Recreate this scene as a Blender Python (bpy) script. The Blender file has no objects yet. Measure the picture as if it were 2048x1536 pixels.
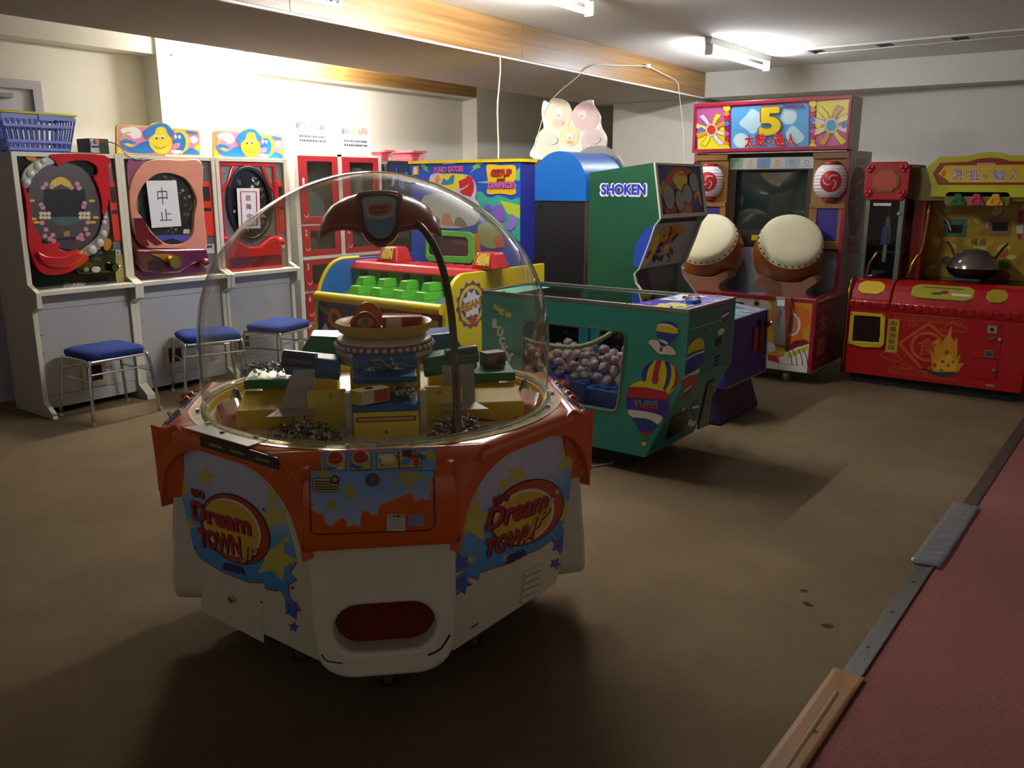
import bpy, bmesh, math, random
from mathutils import Vector, Matrix
rnd = random.Random(7)
SC = bpy.context.scene
COL = SC.collection
PI = math.pi
V = Vector

# ------------------------------------------------------------------ camera
CAM_H, FPX, PITCH, HEAD = 1.5, 1700.0, math.radians(13.2), math.radians(36.8)
FW = V((math.cos(HEAD) * math.cos(PITCH), math.sin(HEAD) * math.cos(PITCH), -math.sin(PITCH)))
RT = V((math.sin(HEAD), -math.cos(HEAD), 0.0))
UP = RT.cross(FW)
CAM = V((0, 0, CAM_H))
cd = bpy.data.cameras.new('camera')
cd.sensor_fit = 'HORIZONTAL'
cd.sensor_width = 36.0
cd.lens = FPX / 2048.0 * 36.0
cd.clip_start = 0.05
cam = bpy.data.objects.new('camera', cd)
COL.objects.link(cam)
cam.matrix_world = Matrix(((RT.x, UP.x, -FW.x, CAM.x), (RT.y, UP.y, -FW.y, CAM.y), (RT.z, UP.z, -FW.z, CAM.z), (0, 0, 0, 1)))
SC.camera = cam

# ------------------------------------------------------------------ world, exposure
w = bpy.data.worlds.new('dim_interior')
SC.world = w
w.use_nodes = True
w.node_tree.nodes['Background'].inputs[0].default_value = (1.0, 0.95, 0.88, 1)
w.node_tree.nodes['Background'].inputs[1].default_value = 0.20
SC.view_settings.view_transform = 'Standard'
SC.view_settings.look = 'None'
SC.view_settings.gamma = 1.0
SC.view_settings.use_curve_mapping = False
SC.view_settings.exposure = 0.0
TUBE_E = 160.0         # fluorescent tube over the drum game: emission strength
TUBE2_E = 330.0        # the lamp beside the beam
HID_E = 760.0           # the lamp behind the beam


# ------------------------------------------------------------------ materials
def lin(h):
    h = h.lstrip('#')
    r = []
    for i in (0, 2, 4):
        c = int(h[i:i + 2], 16) / 255.0
        r.append(c / 12.92 if c <= 0.04045 else ((c + 0.055) / 1.055) ** 2.4)
    return r


MATS = {}


def mat(name, col, rough=0.45, metal=0.0, var=0.10, scale=14.0, bump=0.0, bscale=90.0, coat=0.0, spec=0.5, emit=0.0, trans=0.0):
    if name in MATS:
        return MATS[name]
    m = bpy.data.materials.new(name)
    m.use_nodes = True
    nt = m.node_tree
    b = nt.nodes['Principled BSDF']
    c = lin(col)
    tc = nt.nodes.new('ShaderNodeTexCoord')
    nz = nt.nodes.new('ShaderNodeTexNoise')
    nz.inputs['Scale'].default_value = scale
    nz.inputs['Detail'].default_value = 4
    nt.links.new(tc.outputs['Object'], nz.inputs['Vector'])
    mx = nt.nodes.new('ShaderNodeMix')
    mx.data_type = 'RGBA'
    mx.inputs[6].default_value = (*[max(0, k * (1 - var)) for k in c], 1)
    mx.inputs[7].default_value = (*[min(1, k * (1 + var)) for k in c], 1)
    nt.links.new(nz.outputs['Fac'], mx.inputs[0])
    nt.links.new(mx.outputs[2], b.inputs['Base Color'])
    b.inputs['Roughness'].default_value = rough
    b.inputs['Metallic'].default_value = metal
    b.inputs['Coat Weight'].default_value = coat
    b.inputs['Specular IOR Level'].default_value = spec
    b.inputs['Transmission Weight'].default_value = trans
    if emit:
        nt.links.new(mx.outputs[2], b.inputs['Emission Color'])
        b.inputs['Emission Strength'].default_value = emit
    if bump:
        n2 = nt.nodes.new('ShaderNodeTexNoise')
        n2.inputs['Scale'].default_value = bscale
        n2.inputs['Detail'].default_value = 3
        nt.links.new(tc.outputs['Object'], n2.inputs['Vector'])
        bp = nt.nodes.new('ShaderNodeBump')
        bp.inputs['Strength'].default_value = bump
        bp.inputs['Distance'].default_value = 0.01
        nt.links.new(n2.outputs['Fac'], bp.inputs['Height'])
        nt.links.new(bp.outputs['Normal'], b.inputs['Normal'])
    MATS[name] = m
    return m


def ramp_mat(name, stops, axis=2, rough=0.4, coat=0.0):
    """printed colour gradient along one object axis: stops = [(position in metres, hex)]"""
    m = bpy.data.materials.new(name)
    m.use_nodes = True
    nt = m.node_tree
    b = nt.nodes['Principled BSDF']
    tc = nt.nodes.new('ShaderNodeTexCoord')
    sp = nt.nodes.new('ShaderNodeSeparateXYZ')
    nt.links.new(tc.outputs['Object'], sp.inputs[0])
    mr = nt.nodes.new('ShaderNodeMapRange')
    mr.inputs['From Min'].default_value = stops[0][0]
    mr.inputs['From Max'].default_value = stops[-1][0]
    nt.links.new(sp.outputs[axis], mr.inputs['Value'])
    cr = nt.nodes.new('ShaderNodeValToRGB')
    lo, hi = stops[0][0], stops[-1][0]
    el = cr.color_ramp.elements
    while len(el) < len(stops):
        el.new(0.5)
    for e, (p, h) in zip(el, stops):
        e.position = (p - lo) / (hi - lo)
        e.color = (*lin(h), 1)
    nt.links.new(mr.outputs[0], cr.inputs[0])
    nt.links.new(cr.outputs[0], b.inputs['Base Color'])
    b.inputs['Roughness'].default_value = rough
    b.inputs['Coat Weight'].default_value = coat
    MATS[name] = m
    return m


def clear_mat(name, tint='#ffffff', ior=1.45, rough=0.02, gain=1.0, haze=0.0, bump=0.0, bscale=6.0, power=4.5):
    """thin clear plastic or glass: transparent, with a fresnel-weighted gloss and a little haze"""
    m = bpy.data.materials.new(name)
    m.use_nodes = True
    nt = m.node_tree
    nt.nodes.clear()
    out = nt.nodes.new('ShaderNodeOutputMaterial')
    tr = nt.nodes.new('ShaderNodeBsdfTransparent')
    tr.inputs[0].default_value = (*lin(tint), 1)
    gl = nt.nodes.new('ShaderNodeBsdfGlossy')
    gl.inputs['Roughness'].default_value = rough
    fr = nt.nodes.new('ShaderNodeLayerWeight')      # the same from both faces of a thin sheet
    fr.inputs[0].default_value = 0.5
    po = nt.nodes.new('ShaderNodeMath')
    po.operation = 'POWER'
    po.inputs[1].default_value = power
    nt.links.new(fr.outputs['Facing'], po.inputs[0])
    f0 = ((ior - 1) / (ior + 1)) ** 2
    mu = nt.nodes.new('ShaderNodeMath')
    mu.operation = 'MULTIPLY_ADD'
    mu.inputs[1].default_value = (1 - f0) * min(gain, 1.0)
    mu.inputs[2].default_value = f0 * gain
    mu.use_clamp = True
    nt.links.new(po.outputs[0], mu.inputs[0])
    mx = nt.nodes.new('ShaderNodeMixShader')
    nt.links.new(mu.outputs[0], mx.inputs[0])
    nt.links.new(tr.outputs[0], mx.inputs[1])
    nt.links.new(gl.outputs[0], mx.inputs[2])
    last = mx
    if haze:
        df = nt.nodes.new('ShaderNodeBsdfDiffuse')
        df.inputs[0].default_value = (*lin(tint), 1)
        m2 = nt.nodes.new('ShaderNodeMixShader')
        m2.inputs[0].default_value = haze
        nt.links.new(mx.outputs[0], m2.inputs[1])
        nt.links.new(df.outputs[0], m2.inputs[2])
        last = m2
    if bump:
        tc = nt.nodes.new('ShaderNodeTexCoord')
        nz = nt.nodes.new('ShaderNodeTexNoise')
        nz.inputs['Scale'].default_value = bscale
        nt.links.new(tc.outputs['Object'], nz.inputs['Vector'])
        bp = nt.nodes.new('ShaderNodeBump')
        bp.inputs['Strength'].default_value = bump
        bp.inputs['Distance'].default_value = 0.02
        nt.links.new(nz.outputs['Fac'], bp.inputs['Height'])
        nt.links.new(bp.outputs['Normal'], gl.inputs['Normal'])
    nt.links.new(last.outputs[0], out.inputs[0])
    MATS[name] = m
    return m


def emit_mat(name, col, strength):
    m = bpy.data.materials.new(name)
    m.use_nodes = True
    nt = m.node_tree
    nt.nodes.clear()
    out = nt.nodes.new('ShaderNodeOutputMaterial')
    e = nt.nodes.new('ShaderNodeEmission')
    e.inputs[0].default_value = (*lin(col), 1)
    e.inputs[1].default_value = strength
    nt.links.new(e.outputs[0], out.inputs[0])
    MATS[name] = m
    return m


def wood_mat(name, c1, c2, axis_scale=(0.5, 6, 14), rough=0.35):
    m = bpy.data.materials.new(name)
    m.use_nodes = True
    nt = m.node_tree
    b = nt.nodes['Principled BSDF']
    tc = nt.nodes.new('ShaderNodeTexCoord')
    mp = nt.nodes.new('ShaderNodeMapping')
    mp.inputs['Scale'].default_value = axis_scale
    nt.links.new(tc.outputs['Object'], mp.inputs[0])
    nz = nt.nodes.new('ShaderNodeTexNoise')
    nz.inputs['Scale'].default_value = 1.6
    nz.inputs['Detail'].default_value = 8
    nz.inputs['Distortion'].default_value = 1.2
    nt.links.new(mp.outputs[0], nz.inputs['Vector'])
    cr = nt.nodes.new('ShaderNodeValToRGB')
    cr.color_ramp.elements[0].position = 0.3
    cr.color_ramp.elements[0].color = (*lin(c1), 1)
    cr.color_ramp.elements[1].position = 0.7
    cr.color_ramp.elements[1].color = (*lin(c2), 1)
    nt.links.new(nz.outputs['Fac'], cr.inputs[0])
    nt.links.new(cr.outputs[0], b.inputs['Base Color'])
    b.inputs['Roughness'].default_value = rough
    MATS[name] = m
    return m


def M(h, rough=0.4, metal=0.0, **k):
    """plain painted or printed colour, shared by hex"""
    return mat('paint_%s_%d_%d' % (h.lstrip('#'), int(rough * 100), int(metal * 100)), h, rough, metal, **k)


CHROME = mat('chrome', '#c9c9c6', 0.16, 1.0, var=0.03)
STEEL = mat('brushed_steel', '#9a978f', 0.36, 1.0, var=0.08)
GOLD = mat('gold_plating', '#c79a3a', 0.24, 1.0, var=0.05)
BLACKG = mat('gloss_black_plastic', '#0d0c0d', 0.14, coat=0.5)
DARK = mat('dark_recess', '#0c0b0a', 0.6)
GLASS = clear_mat('clear_glass', '#eef4f2', 1.45, 0.02)


# ------------------------------------------------------------------ geometry helpers
class PL:
    """a flat panel in the place: origin, right, up; maps panel metres to 3D"""

    def __init__(s, o, u, v):
        s.o, s.u, s.v = V(o), V(u).normalized(), V(v).normalized()
        s.n = s.u.cross(s.v).normalized()

    def pt(s, a, b, d=0.0):
        return s.o + s.u * a + s.v * b + s.n * d

    def px(s, x, y):
        """where a sight line measured in the photograph meets this panel"""
        d = FW * FPX + RT * (x - 1024.0) - UP * (y - 768.0)
        t = (s.o - CAM).dot(s.n) / d.dot(s.n)
        r = CAM + d * t - s.o
        return (r.dot(s.u), r.dot(s.v))


def PX(X, y=0.0):
    return PL((X, y, 0), (0, -1, 0), (0, 0, 1))


def PY(Y, x=0.0):
    return PL((x, Y, 0), (1, 0, 0), (0, 0, 1))


def PZ(z):
    return PL((0, 0, z), RT, (FW.x, FW.y, 0))


def Z(x0, y0, k):
    """coordinates read in an enlarged view -> photograph coordinates"""
    return lambda pts: [(x0 + x / k, y0 + y / k) for x, y in pts]


def spline(pts, n=5, closed=True):
    r = []
    N = len(pts)
    rng = range(N) if closed else range(N - 1)
    for i in rng:
        if closed:
            p = [pts[(i + k) % N] for k in (-1, 0, 1, 2)]
        else:
            p = [pts[min(max(i + k, 0), N - 1)] for k in (-1, 0, 1, 2)]
        for j in range(n):
            t = j / n
            r.append(tuple(0.5 * (2 * p[1][k] + (p[2][k] - p[0][k]) * t + (2 * p[0][k] - 5 * p[1][k] + 4 * p[2][k] - p[3][k]) * t * t
                                  + (3 * p[1][k] - p[0][k] - 3 * p[2][k] + p[3][k]) * t ** 3) for k in range(len(pts[0]))))
    if not closed:
        r.append(tuple(pts[-1]))
    return r


def ell(cx, cy, rx, ry, n=28, rot=0.0, a0=0.0, a1=2 * PI):
    full = abs(a1 - a0 - 2 * PI) < 1e-6
    r = []
    for i in range(n if full else n + 1):
        t = a0 + (a1 - a0) * i / n
        x, y = rx * math.cos(t), ry * math.sin(t)
        r.append((cx + x * math.cos(rot) - y * math.sin(rot), cy + x * math.sin(rot) + y * math.cos(rot)))
    return r


def star2(cx, cy, r, rot=0.0, k=0.48, n=5):
    return [(cx + (r if i % 2 == 0 else r * k) * math.sin(rot + PI * i / n), cy + (r if i % 2 == 0 else r * k) * math.cos(rot + PI * i / n)) for i in range(2 * n)]


def rrect(x0, y0, x1, y1, r, n=4):
    o = []
    for cx, cy, a in ((x1 - r, y0 + r, -PI / 2), (x1 - r, y1 - r, 0), (x0 + r, y1 - r, PI / 2), (x0 + r, y0 + r, PI)):
        for i in range(n + 1):
            t = a + PI / 2 * i / n
            o.append((cx + r * math.cos(t), cy + r * math.sin(t)))
    return o


TXT = None


def text_mesh(s, bold=0.0, shear=0.0):
    global TXT
    if TXT is None:
        c = bpy.data.curves.new('lettering', 'FONT')
        TXT = bpy.data.objects.new('lettering', c)
    c = TXT.data
    c.body = s
    c.offset = bold
    c.shear = shear
    c.resolution_u = 3
    me = TXT.to_mesh()
    vs = [(v.co.x, v.co.y) for v in me.vertices]
    fs = [tuple(p.vertices) for p in me.polygons]
    TXT.to_mesh_clear()
    return vs, fs


class MB:
    def __init__(s):
        s.v, s.f, s.m, s.mats = [], [], [], []

    def mi(s, m):
        if m not in s.mats:
            s.mats.append(m)
        return s.mats.index(m)

    def add(s, vs, fs, m):
        b = len(s.v)
        i = s.mi(m)
        s.v += [tuple(p) for p in vs]
        for f in fs:
            s.f.append(tuple(b + k for k in f))
            s.m.append(i)
        return s

    def box(s, x0, x1, y0, y1, z0, z1, m):
        vs = [(x, y, z) for z in (z0, z1) for y in (y0, y1) for x in (x0, x1)]
        return s.add(vs, [(0, 2, 3, 1), (4, 5, 7, 6), (0, 1, 5, 4), (1, 3, 7, 5), (3, 2, 6, 7), (2, 0, 4, 6)], m)

    def obox(s, c, ax, ay, az, sx, sy, sz, m):
        c, ax, ay, az = V(c), V(ax), V(ay), V(az)
        vs = [c + ax * (sx / 2 * i) + ay * (sy / 2 * j) + az * (sz / 2 * k) for k in (-1, 1) for j in (-1, 1) for i in (-1, 1)]
        return s.add(vs, [(0, 2, 3, 1), (4, 5, 7, 6), (0, 1, 5, 4), (1, 3, 7, 5), (3, 2, 6, 7), (2, 0, 4, 6)], m)

    def prism(s, pts, vec, m, m2=None):
        pts = [V(p) for p in pts]
        vec = V(vec)
        n = len(pts)
        vs = pts + [p + vec for p in pts]
        s.add(vs, [tuple(range(n - 1, -1, -1)), tuple(range(n, 2 * n))], m)
        b = len(s.v) - 2 * n
        i = s.mi(m2 or m)
        for k in range(n):
            j = (k + 1) % n
            s.f.append((b + k, b + j, b + n + j, b + n + k))
            s.m.append(i)
        return s

    def hull2(s, a, b, m):
        """loft between two loops of equal length, capped"""
        n = len(a)
        return s.add(list(a) + list(b), [tuple(range(n - 1, -1, -1)), tuple(range(n, 2 * n))] + [(k, (k + 1) % n, n + (k + 1) % n, n + k) for k in range(n)], m)

    def loft(s, loops, m, caps=True, closed=True):
        n = len(loops[0])
        vs = [p for L in loops for p in L]
        fs = []
        for i in range(len(loops) - 1):
            for k in range(n if closed else n - 1):
                j = (k + 1) % n
                fs.append((i * n + k, i * n + j, (i + 1) * n + j, (i + 1) * n + k))
        if caps:
            fs.append(tuple(range(n - 1, -1, -1)))
            fs.append(tuple(range((len(loops) - 1) * n, len(loops) * n)))
        return s.add(vs, fs, m)

    def plate(s, pl, pts, d0, d1, m, m2=None):
        """a panel outline (panel metres) given thickness from d0 to d1 along the panel normal"""
        return s.prism([pl.pt(a, b, d0) for a, b in pts], pl.n * (d1 - d0), m, m2)

    def platepx(s, pl, pts, d0, d1, m, smooth=False, m2=None):
        p = spline(pts, 4) if smooth else pts
        return s.plate(pl, [pl.px(*q) for q in p], d0, d1, m, m2)

    def ring(s, pl, outer, inner, d0, d1, m):
        """frame between two outlines with the same number of points"""
        n = len(outer)
        vs = [pl.pt(*p, d0) for p in outer] + [pl.pt(*p, d1) for p in outer] + [pl.pt(*p, d1) for p in inner] + [pl.pt(*p, d0) for p in inner]
        fs = []
        for k in range(n):
            j = (k + 1) % n
            for a in range(4):
                b = (a + 1) % 4
                fs.append((a * n + k, a * n + j, b * n + j, b * n + k))
        return s.add(vs, fs, m)

    def flat(s, pl, pts, m, d=0.001):
        return s.add([pl.pt(a, b, d) for a, b in pts], [tuple(range(len(pts)))], m)

    def fp(s, pl, pts, m, d=0.001, smooth=False, n=4):
        """flat print traced on the panel"""
        p = spline(pts, n) if smooth else pts
        return s.flat(pl, [pl.px(*q) for q in p], m, d)

    def stripe(s, pl, pts, wd, m, d=0.001, closed=False, smooth=False, px=True):
        """flat printed line of width wd (metres)"""
        p = spline(pts, 4, closed) if smooth else list(pts)
        q = [V(pl.px(*k)) if px else V(k) for k in p]
        n = len(q)
        vs = []
        for i in range(n):
            a = q[(i - 1) % n] if closed or i > 0 else q[i]
            b = q[(i + 1) % n] if closed or i < n - 1 else q[i]
            t = (b - a)
            t = t.normalized() if t.length > 1e-9 else V((1, 0))
            o = V((-t.y, t.x)) * wd / 2
            vs += [pl.pt(*(q[i] + o), d), pl.pt(*(q[i] - o), d)]
        fs = [(2 * i, 2 * i + 1, 2 * ((i + 1) % n) + 1, 2 * ((i + 1) % n)) for i in range(n if closed else n - 1)]
        return s.add(vs, fs, m)

    def text(s, pl, st, bl, br, tl, m, d=0.002, bold=0.0, shear=0.0, px=True, thick=0.0):
        """lettering fitted between bottom-left, bottom-right and top-left"""
        base = min(bold, 0.0 if ord(st[0]) > 255 else 0.02)
        fat = bold - base
        vs, fs = text_mesh(st, base, shear)
        if not vs:
            return s
        x0, x1 = min(v[0] for v in vs) - fat, max(v[0] for v in vs) + fat
        y0, y1 = min(v[1] for v in vs) - fat, max(v[1] for v in vs) + fat
        A, B, C = [V(pl.px(*k)) if px else V(k) for k in (bl, br, tl)]
        offs = [(0.0, 0.0)] if fat < 0.004 else [(fat * math.cos(PI * k / 3), fat * math.sin(PI * k / 3)) for k in range(6)]
        for i, (ox, oy) in enumerate(offs):
            P = []
            for x, y in vs:
                q = A + (B - A) * ((x + ox - x0) / (x1 - x0)) + (C - A) * ((y + oy - y0) / (y1 - y0))
                P.append(pl.pt(q.x, q.y, d + 0.00005 * i))
            s.add(P, fs, m)
        return s

    def tube(s, path, r, m, seg=8, closed=False, smooth=0):
        if smooth:
            path = spline([tuple(p) for p in path], smooth, closed)
        path = [V(p) for p in path]
        n = len(path)
        rr = r if isinstance(r, (list, tuple)) else [r] * n
        if len(rr) != n:
            rr = [rr[min(int(i * len(rr) / n), len(rr) - 1)] for i in range(n)]
        ref = None
        vs = []
        for i in range(n):
            a = path[(i - 1) % n] if closed or i > 0 else path[i]
            b = path[(i + 1) % n] if closed or i < n - 1 else path[i]
            t = (b - a).normalized()
            if ref is None:
                ref = V((0, 0, 1)) if abs(t.z) < 0.9 else V((1, 0, 0))
            e1 = (ref - t * ref.dot(t))
            if e1.length < 1e-5:
                e1 = t.orthogonal()
            e1.normalize()
            ref = e1
            e2 = t.cross(e1)
            for k in range(seg):
                q = 2 * PI * k / seg
                vs.append(path[i] + (e1 * math.cos(q) + e2 * math.sin(q)) * rr[i])
        fs = []
        for i in range(n if closed else n - 1):
            for k in range(seg):
                j = (k + 1) % seg
                i2 = (i + 1) % n
                fs.append((i * seg + k, i * seg + j, i2 * seg + j, i2 * seg + k))
        if not closed:
            fs.append(tuple(range(seg - 1, -1, -1)))
            fs.append(tuple(range((n - 1) * seg, n * seg)))
        return s.add(vs, fs, m)

    def lathe(s, prof, c, m, seg=32, ax=(1, 0, 0), ay=(0, 1, 0), az=(0, 0, 1), a0=0.0, a1=2 * PI, fn=None):
        c, ax, ay, az = V(c), V(ax), V(ay), V(az)
        full = abs(a1 - a0 - 2 * PI) < 1e-6
        cols = seg if full else seg + 1
        vs = []
        for j, (r, z) in enumerate(prof):
            for k in range(cols):
                t = a0 + (a1 - a0) * k / seg
                r2, z2 = fn(r, z, t, j) if fn else (r, z)
                vs.append(c + (ax * math.cos(t) + ay * math.sin(t)) * r2 + az * z2)
        fs = []
        for j in range(len(prof) - 1):
            for k in range(seg):
                k2 = (k + 1) % cols
                fs.append((j * cols + k, j * cols + k2, (j + 1) * cols + k2, (j + 1) * cols + k))
        if full:
            if prof[0][0] > 1e-4 and prof[0][0] < 1e3 and getattr(s, 'capb', True):
                pass
        return s.add(vs, fs, m)

    def cyl(s, c, axis, r, h, m, seg=16, r2=None):
        """solid cylinder from c along axis by h"""
        axis = V(axis).normalized()
        e1 = axis.orthogonal().normalized()
        e2 = axis.cross(e1)
        r2 = r if r2 is None else r2
        return s.lathe([(1e-5, 0), (r, 0), (r2, h), (1e-5, h)], c, m, seg, e1, e2, axis)

    def ball(s, c, r, m, seg=12, rings=8, sq=(1, 1, 1)):
        c = V(c)
        vs, fs = [], []
        for j in range(rings + 1):
            p = PI * j / rings
            for k in range(seg):
                t = 2 * PI * k / seg
                vs.append(c + V((r * sq[0] * math.sin(p) * math.cos(t), r * sq[1] * math.sin(p) * math.sin(t), r * sq[2] * math.cos(p))))
        for j in range(rings):
            for k in range(seg):
                fs.append((j * seg + k, (j + 1) * seg + k, (j + 1) * seg + (k + 1) % seg, j * seg + (k + 1) % seg))
        return s.add(vs, fs, m)

    def build(s, name, parent=None, smooth=None, bevel=0.0, bseg=2, kind=None, label=None, origin=None):
        off = V((0, 0, 0))
        p = parent
        while p is not None:
            off += p.location
            p = p.parent
        if origin is not None:
            off = V(origin)
        me = bpy.data.meshes.new(name)
        me.from_pydata([tuple(V(q) - off) for q in s.v], [], s.f)
        for m in s.mats:
            me.materials.append(m)
        me.polygons.foreach_set('material_index', s.m)
        bm = bmesh.new()
        bm.from_mesh(me)
        bmesh.ops.remove_doubles(bm, verts=bm.verts, dist=1e-6)
        bmesh.ops.recalc_face_normals(bm, faces=bm.faces)
        bm.to_mesh(me)
        bm.free()
        if smooth is not None:
            me.polygons.foreach_set('use_smooth', [True] * len(me.polygons))
            if smooth > 0:
                me.set_sharp_from_angle(angle=math.radians(smooth))
        me.update()
        o = bpy.data.objects.new(name, me)
        COL.objects.link(o)
        if origin is not None:
            o.location = V(origin)
        if parent is not None:
            o.parent = parent
        if bevel:
            b = o.modifiers.new('edge', 'BEVEL')
            b.width = bevel
            b.segments = bseg
            b.limit_method = 'ANGLE'
            b.angle_limit = math.radians(35)
            b.harden_normals = False
        if kind:
            o['kind'] = kind
        if label:
            o['label'] = label
        return o


def tag(o, label, cat, group=None):
    o['label'] = label
    o['category'] = cat
    if group:
        o['group'] = group
    return o


def thing(name, label, cat, loc, group=None):
    o = bpy.data.objects.new(name, None)
    o.empty_display_size = 0.1
    COL.objects.link(o)
    o.location = loc
    return tag(o, label, cat, group)


def copy_tree(o, parent=None):
    c = o.copy()
    COL.objects.link(c)
    c.parent = parent
    for ch in list(o.children):
        copy_tree(ch, c)
    return c


def inst(src, loc, rot=(0, 0, 0), sc=(1, 1, 1), parent=None):
    c = src.copy()
    COL.objects.link(c)
    c.location = loc
    c.rotation_euler = rot
    c.scale = sc
    if parent is not None:
        c.parent = parent
    return c


def ray_poly(c, t, poly):
    """distance from c along angle t to the outline"""
    dx, dy = math.cos(t), math.sin(t)
    best = None
    n = len(poly)
    for i in range(n):
        (x1, y1), (x2, y2) = poly[i], poly[(i + 1) % n]
        ex, ey = x2 - x1, y2 - y1
        den = dx * ey - dy * ex
        if abs(den) < 1e-12:
            continue
        s = ((x1 - c[0]) * ey - (y1 - c[1]) * ex) / den
        q = ((x1 - c[0]) * dy - (y1 - c[1]) * dx) / den
        if s > 1e-9 and -1e-6 <= q <= 1 + 1e-6 and (best is None or s > best):
            best = s
    return best


def holed(mb, pl, outer, inner, d0, d1, m):
    """panel with one opening; both outlines are star-shaped about the opening's middle"""
    c = (sum(p[0] for p in inner) / len(inner), sum(p[1] for p in inner) / len(inner))
    ang = sorted({round(math.atan2(p[1] - c[1], p[0] - c[0]), 6) for p in list(outer) + list(inner)})
    O, I = [], []
    for t in ang:
        a, b_ = ray_poly(c, t, outer), ray_poly(c, t, inner)
        O.append((c[0] + a * math.cos(t), c[1] + a * math.sin(t)))
        I.append((c[0] + b_ * math.cos(t), c[1] + b_ * math.sin(t)))
    mb.ring(pl, O, I, d0, d1, m)
    return O, I
# ------------------------------------------------------------------ lamps the room has
TUBE = emit_mat('fluorescent_tube_glow', '#f2f6ff', TUBE_E)
TUBE_2 = emit_mat('fluorescent_tube_glow_near', '#f6f6f4', TUBE2_E)
TUBE_B = emit_mat('fluorescent_tube_glow_wall', '#fffaf0', HID_E)
FIXW = mat('fixture_enamel', '#e6e4dc', 0.4)


def lamp(label, x0, x1, y, zc, tube, group):
    r = thing('fluorescent_lamp', label, 'ceiling lamp', ((x0 + x1) / 2, y, zc), group)
    b = MB()
    prof = [(y - 0.03, zc - 0.002), (y - 0.022, zc - 0.05), (y + 0.022, zc - 0.05), (y + 0.03, zc - 0.002)]
    b.prism([(x0, p, q) for p, q in prof], (x1 - x0, 0, 0), FIXW)
    b.build('housing', r)
    for xx in (x0 + 0.03, x1 - 0.03):
        h = MB()
        h.box(xx - 0.012, xx + 0.012, y - 0.03, y + 0.03, zc - 0.125, zc - 0.045, FIXW)
        h.build('lamp_holder', r, bevel=0.004)
    t = MB()
    t.cyl((x0 + 0.045, y, zc - 0.102), (1, 0, 0), 0.016, x1 - x0 - 0.09, tube, 14)
    t.build('tube', r, smooth=40)
    return r


# ------------------------------------------------------------------ the room
def carpet(name, c1, c2, c3):
    m = bpy.data.materials.new(name)
    m.use_nodes = True
    nt = m.node_tree
    b = nt.nodes['Principled BSDF']
    tc = nt.nodes.new('ShaderNodeTexCoord')
    fine = nt.nodes.new('ShaderNodeTexNoise')
    fine.inputs['Scale'].default_value = 260
    fine.inputs['Detail'].default_value = 2
    big = nt.nodes.new('ShaderNodeTexNoise')
    big.inputs['Scale'].default_value = 2.2
    big.inputs['Detail'].default_value = 6
    for n in (fine, big):
        nt.links.new(tc.outputs['Object'], n.inputs['Vector'])
    cr = nt.nodes.new('ShaderNodeValToRGB')
    cr.color_ramp.elements[0].position = 0.35
    cr.color_ramp.elements[0].color = (*lin(c1), 1)
    cr.color_ramp.elements[1].position = 0.65
    cr.color_ramp.elements[1].color = (*lin(c2), 1)
    nt.links.new(fine.outputs['Fac'], cr.inputs[0])
    mx = nt.nodes.new('ShaderNodeMix')
    mx.data_type = 'RGBA'
    mx.inputs[7].default_value = (*lin(c3), 1)
    mr = nt.nodes.new('ShaderNodeMapRange')
    mr.inputs['From Min'].default_value = 0.42
    mr.inputs['From Max'].default_value = 0.75
    mr.inputs['To Max'].default_value = 0.55
    nt.links.new(big.outputs['Fac'], mr.inputs['Value'])
    nt.links.new(mr.outputs[0], mx.inputs[0])
    nt.links.new(cr.outputs[0], mx.inputs[6])
    nt.links.new(mx.outputs[2], b.inputs['Base Color'])
    b.inputs['Roughness'].default_value = 0.95
    b.inputs['Specular IOR Level'].default_value = 0.15
    bp = nt.nodes.new('ShaderNodeBump')
    bp.inputs['Strength'].default_value = 0.5
    bp.inputs['Distance'].default_value = 0.006
    nt.links.new(fine.outputs['Fac'], bp.inputs['Height'])
    nt.links.new(bp.outputs['Normal'], b.inputs['Normal'])
    return m


BROWN = carpet('brown_carpet', '#544635', '#75644b', '#7d6c53')
REDC = carpet('red_carpet', '#744543', '#8c5a56', '#7a4a46')
WALLM = mat('stucco_wall', '#d3d0c6', 0.8, var=0.03, bump=0.22, bscale=160)
CEILM = mat('ceiling_board', '#e8e6e0', 0.85, var=0.03)
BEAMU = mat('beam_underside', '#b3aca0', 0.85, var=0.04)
WOOD = wood_mat('veneer_panel', '#76532c', '#a07a48', (0.45, 3, 16))
WHITE = mat('white_gloss_trim', '#eceadf', 0.35)


def struct(mb, name, parent=None, **k):
    o = mb.build(name, parent, **k)
    if parent is None:
        o['kind'] = 'structure'
    return o


SEAM = lambda x: 0.645 - 0.0165 * x      # line where brown carpet meets red carpet
b = MB()
b.prism([(-3, SEAM(-3), -0.06), (11, SEAM(11), -0.06), (11, 6.6, -0.06), (-3, 6.6, -0.06)], (0, 0, 0.06), BROWN)
fl = struct(b, 'floor')
b = MB()
b.prism([(-3, -4, -0.06), (11, -4, -0.06), (11, SEAM(11) - 0.001, -0.06), (-3, SEAM(-3) - 0.001, -0.06)], (0, 0, 0.058), REDC)
struct(b, 'floor_red_carpet')

b = MB()
b.box(-3, 11, -4, 3.9, 2.592, 2.66, CEILM)
b.box(-3, 11, 3.9, 6.6, 2.602, 2.66, CEILM)
struct(b, 'ceiling')

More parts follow.
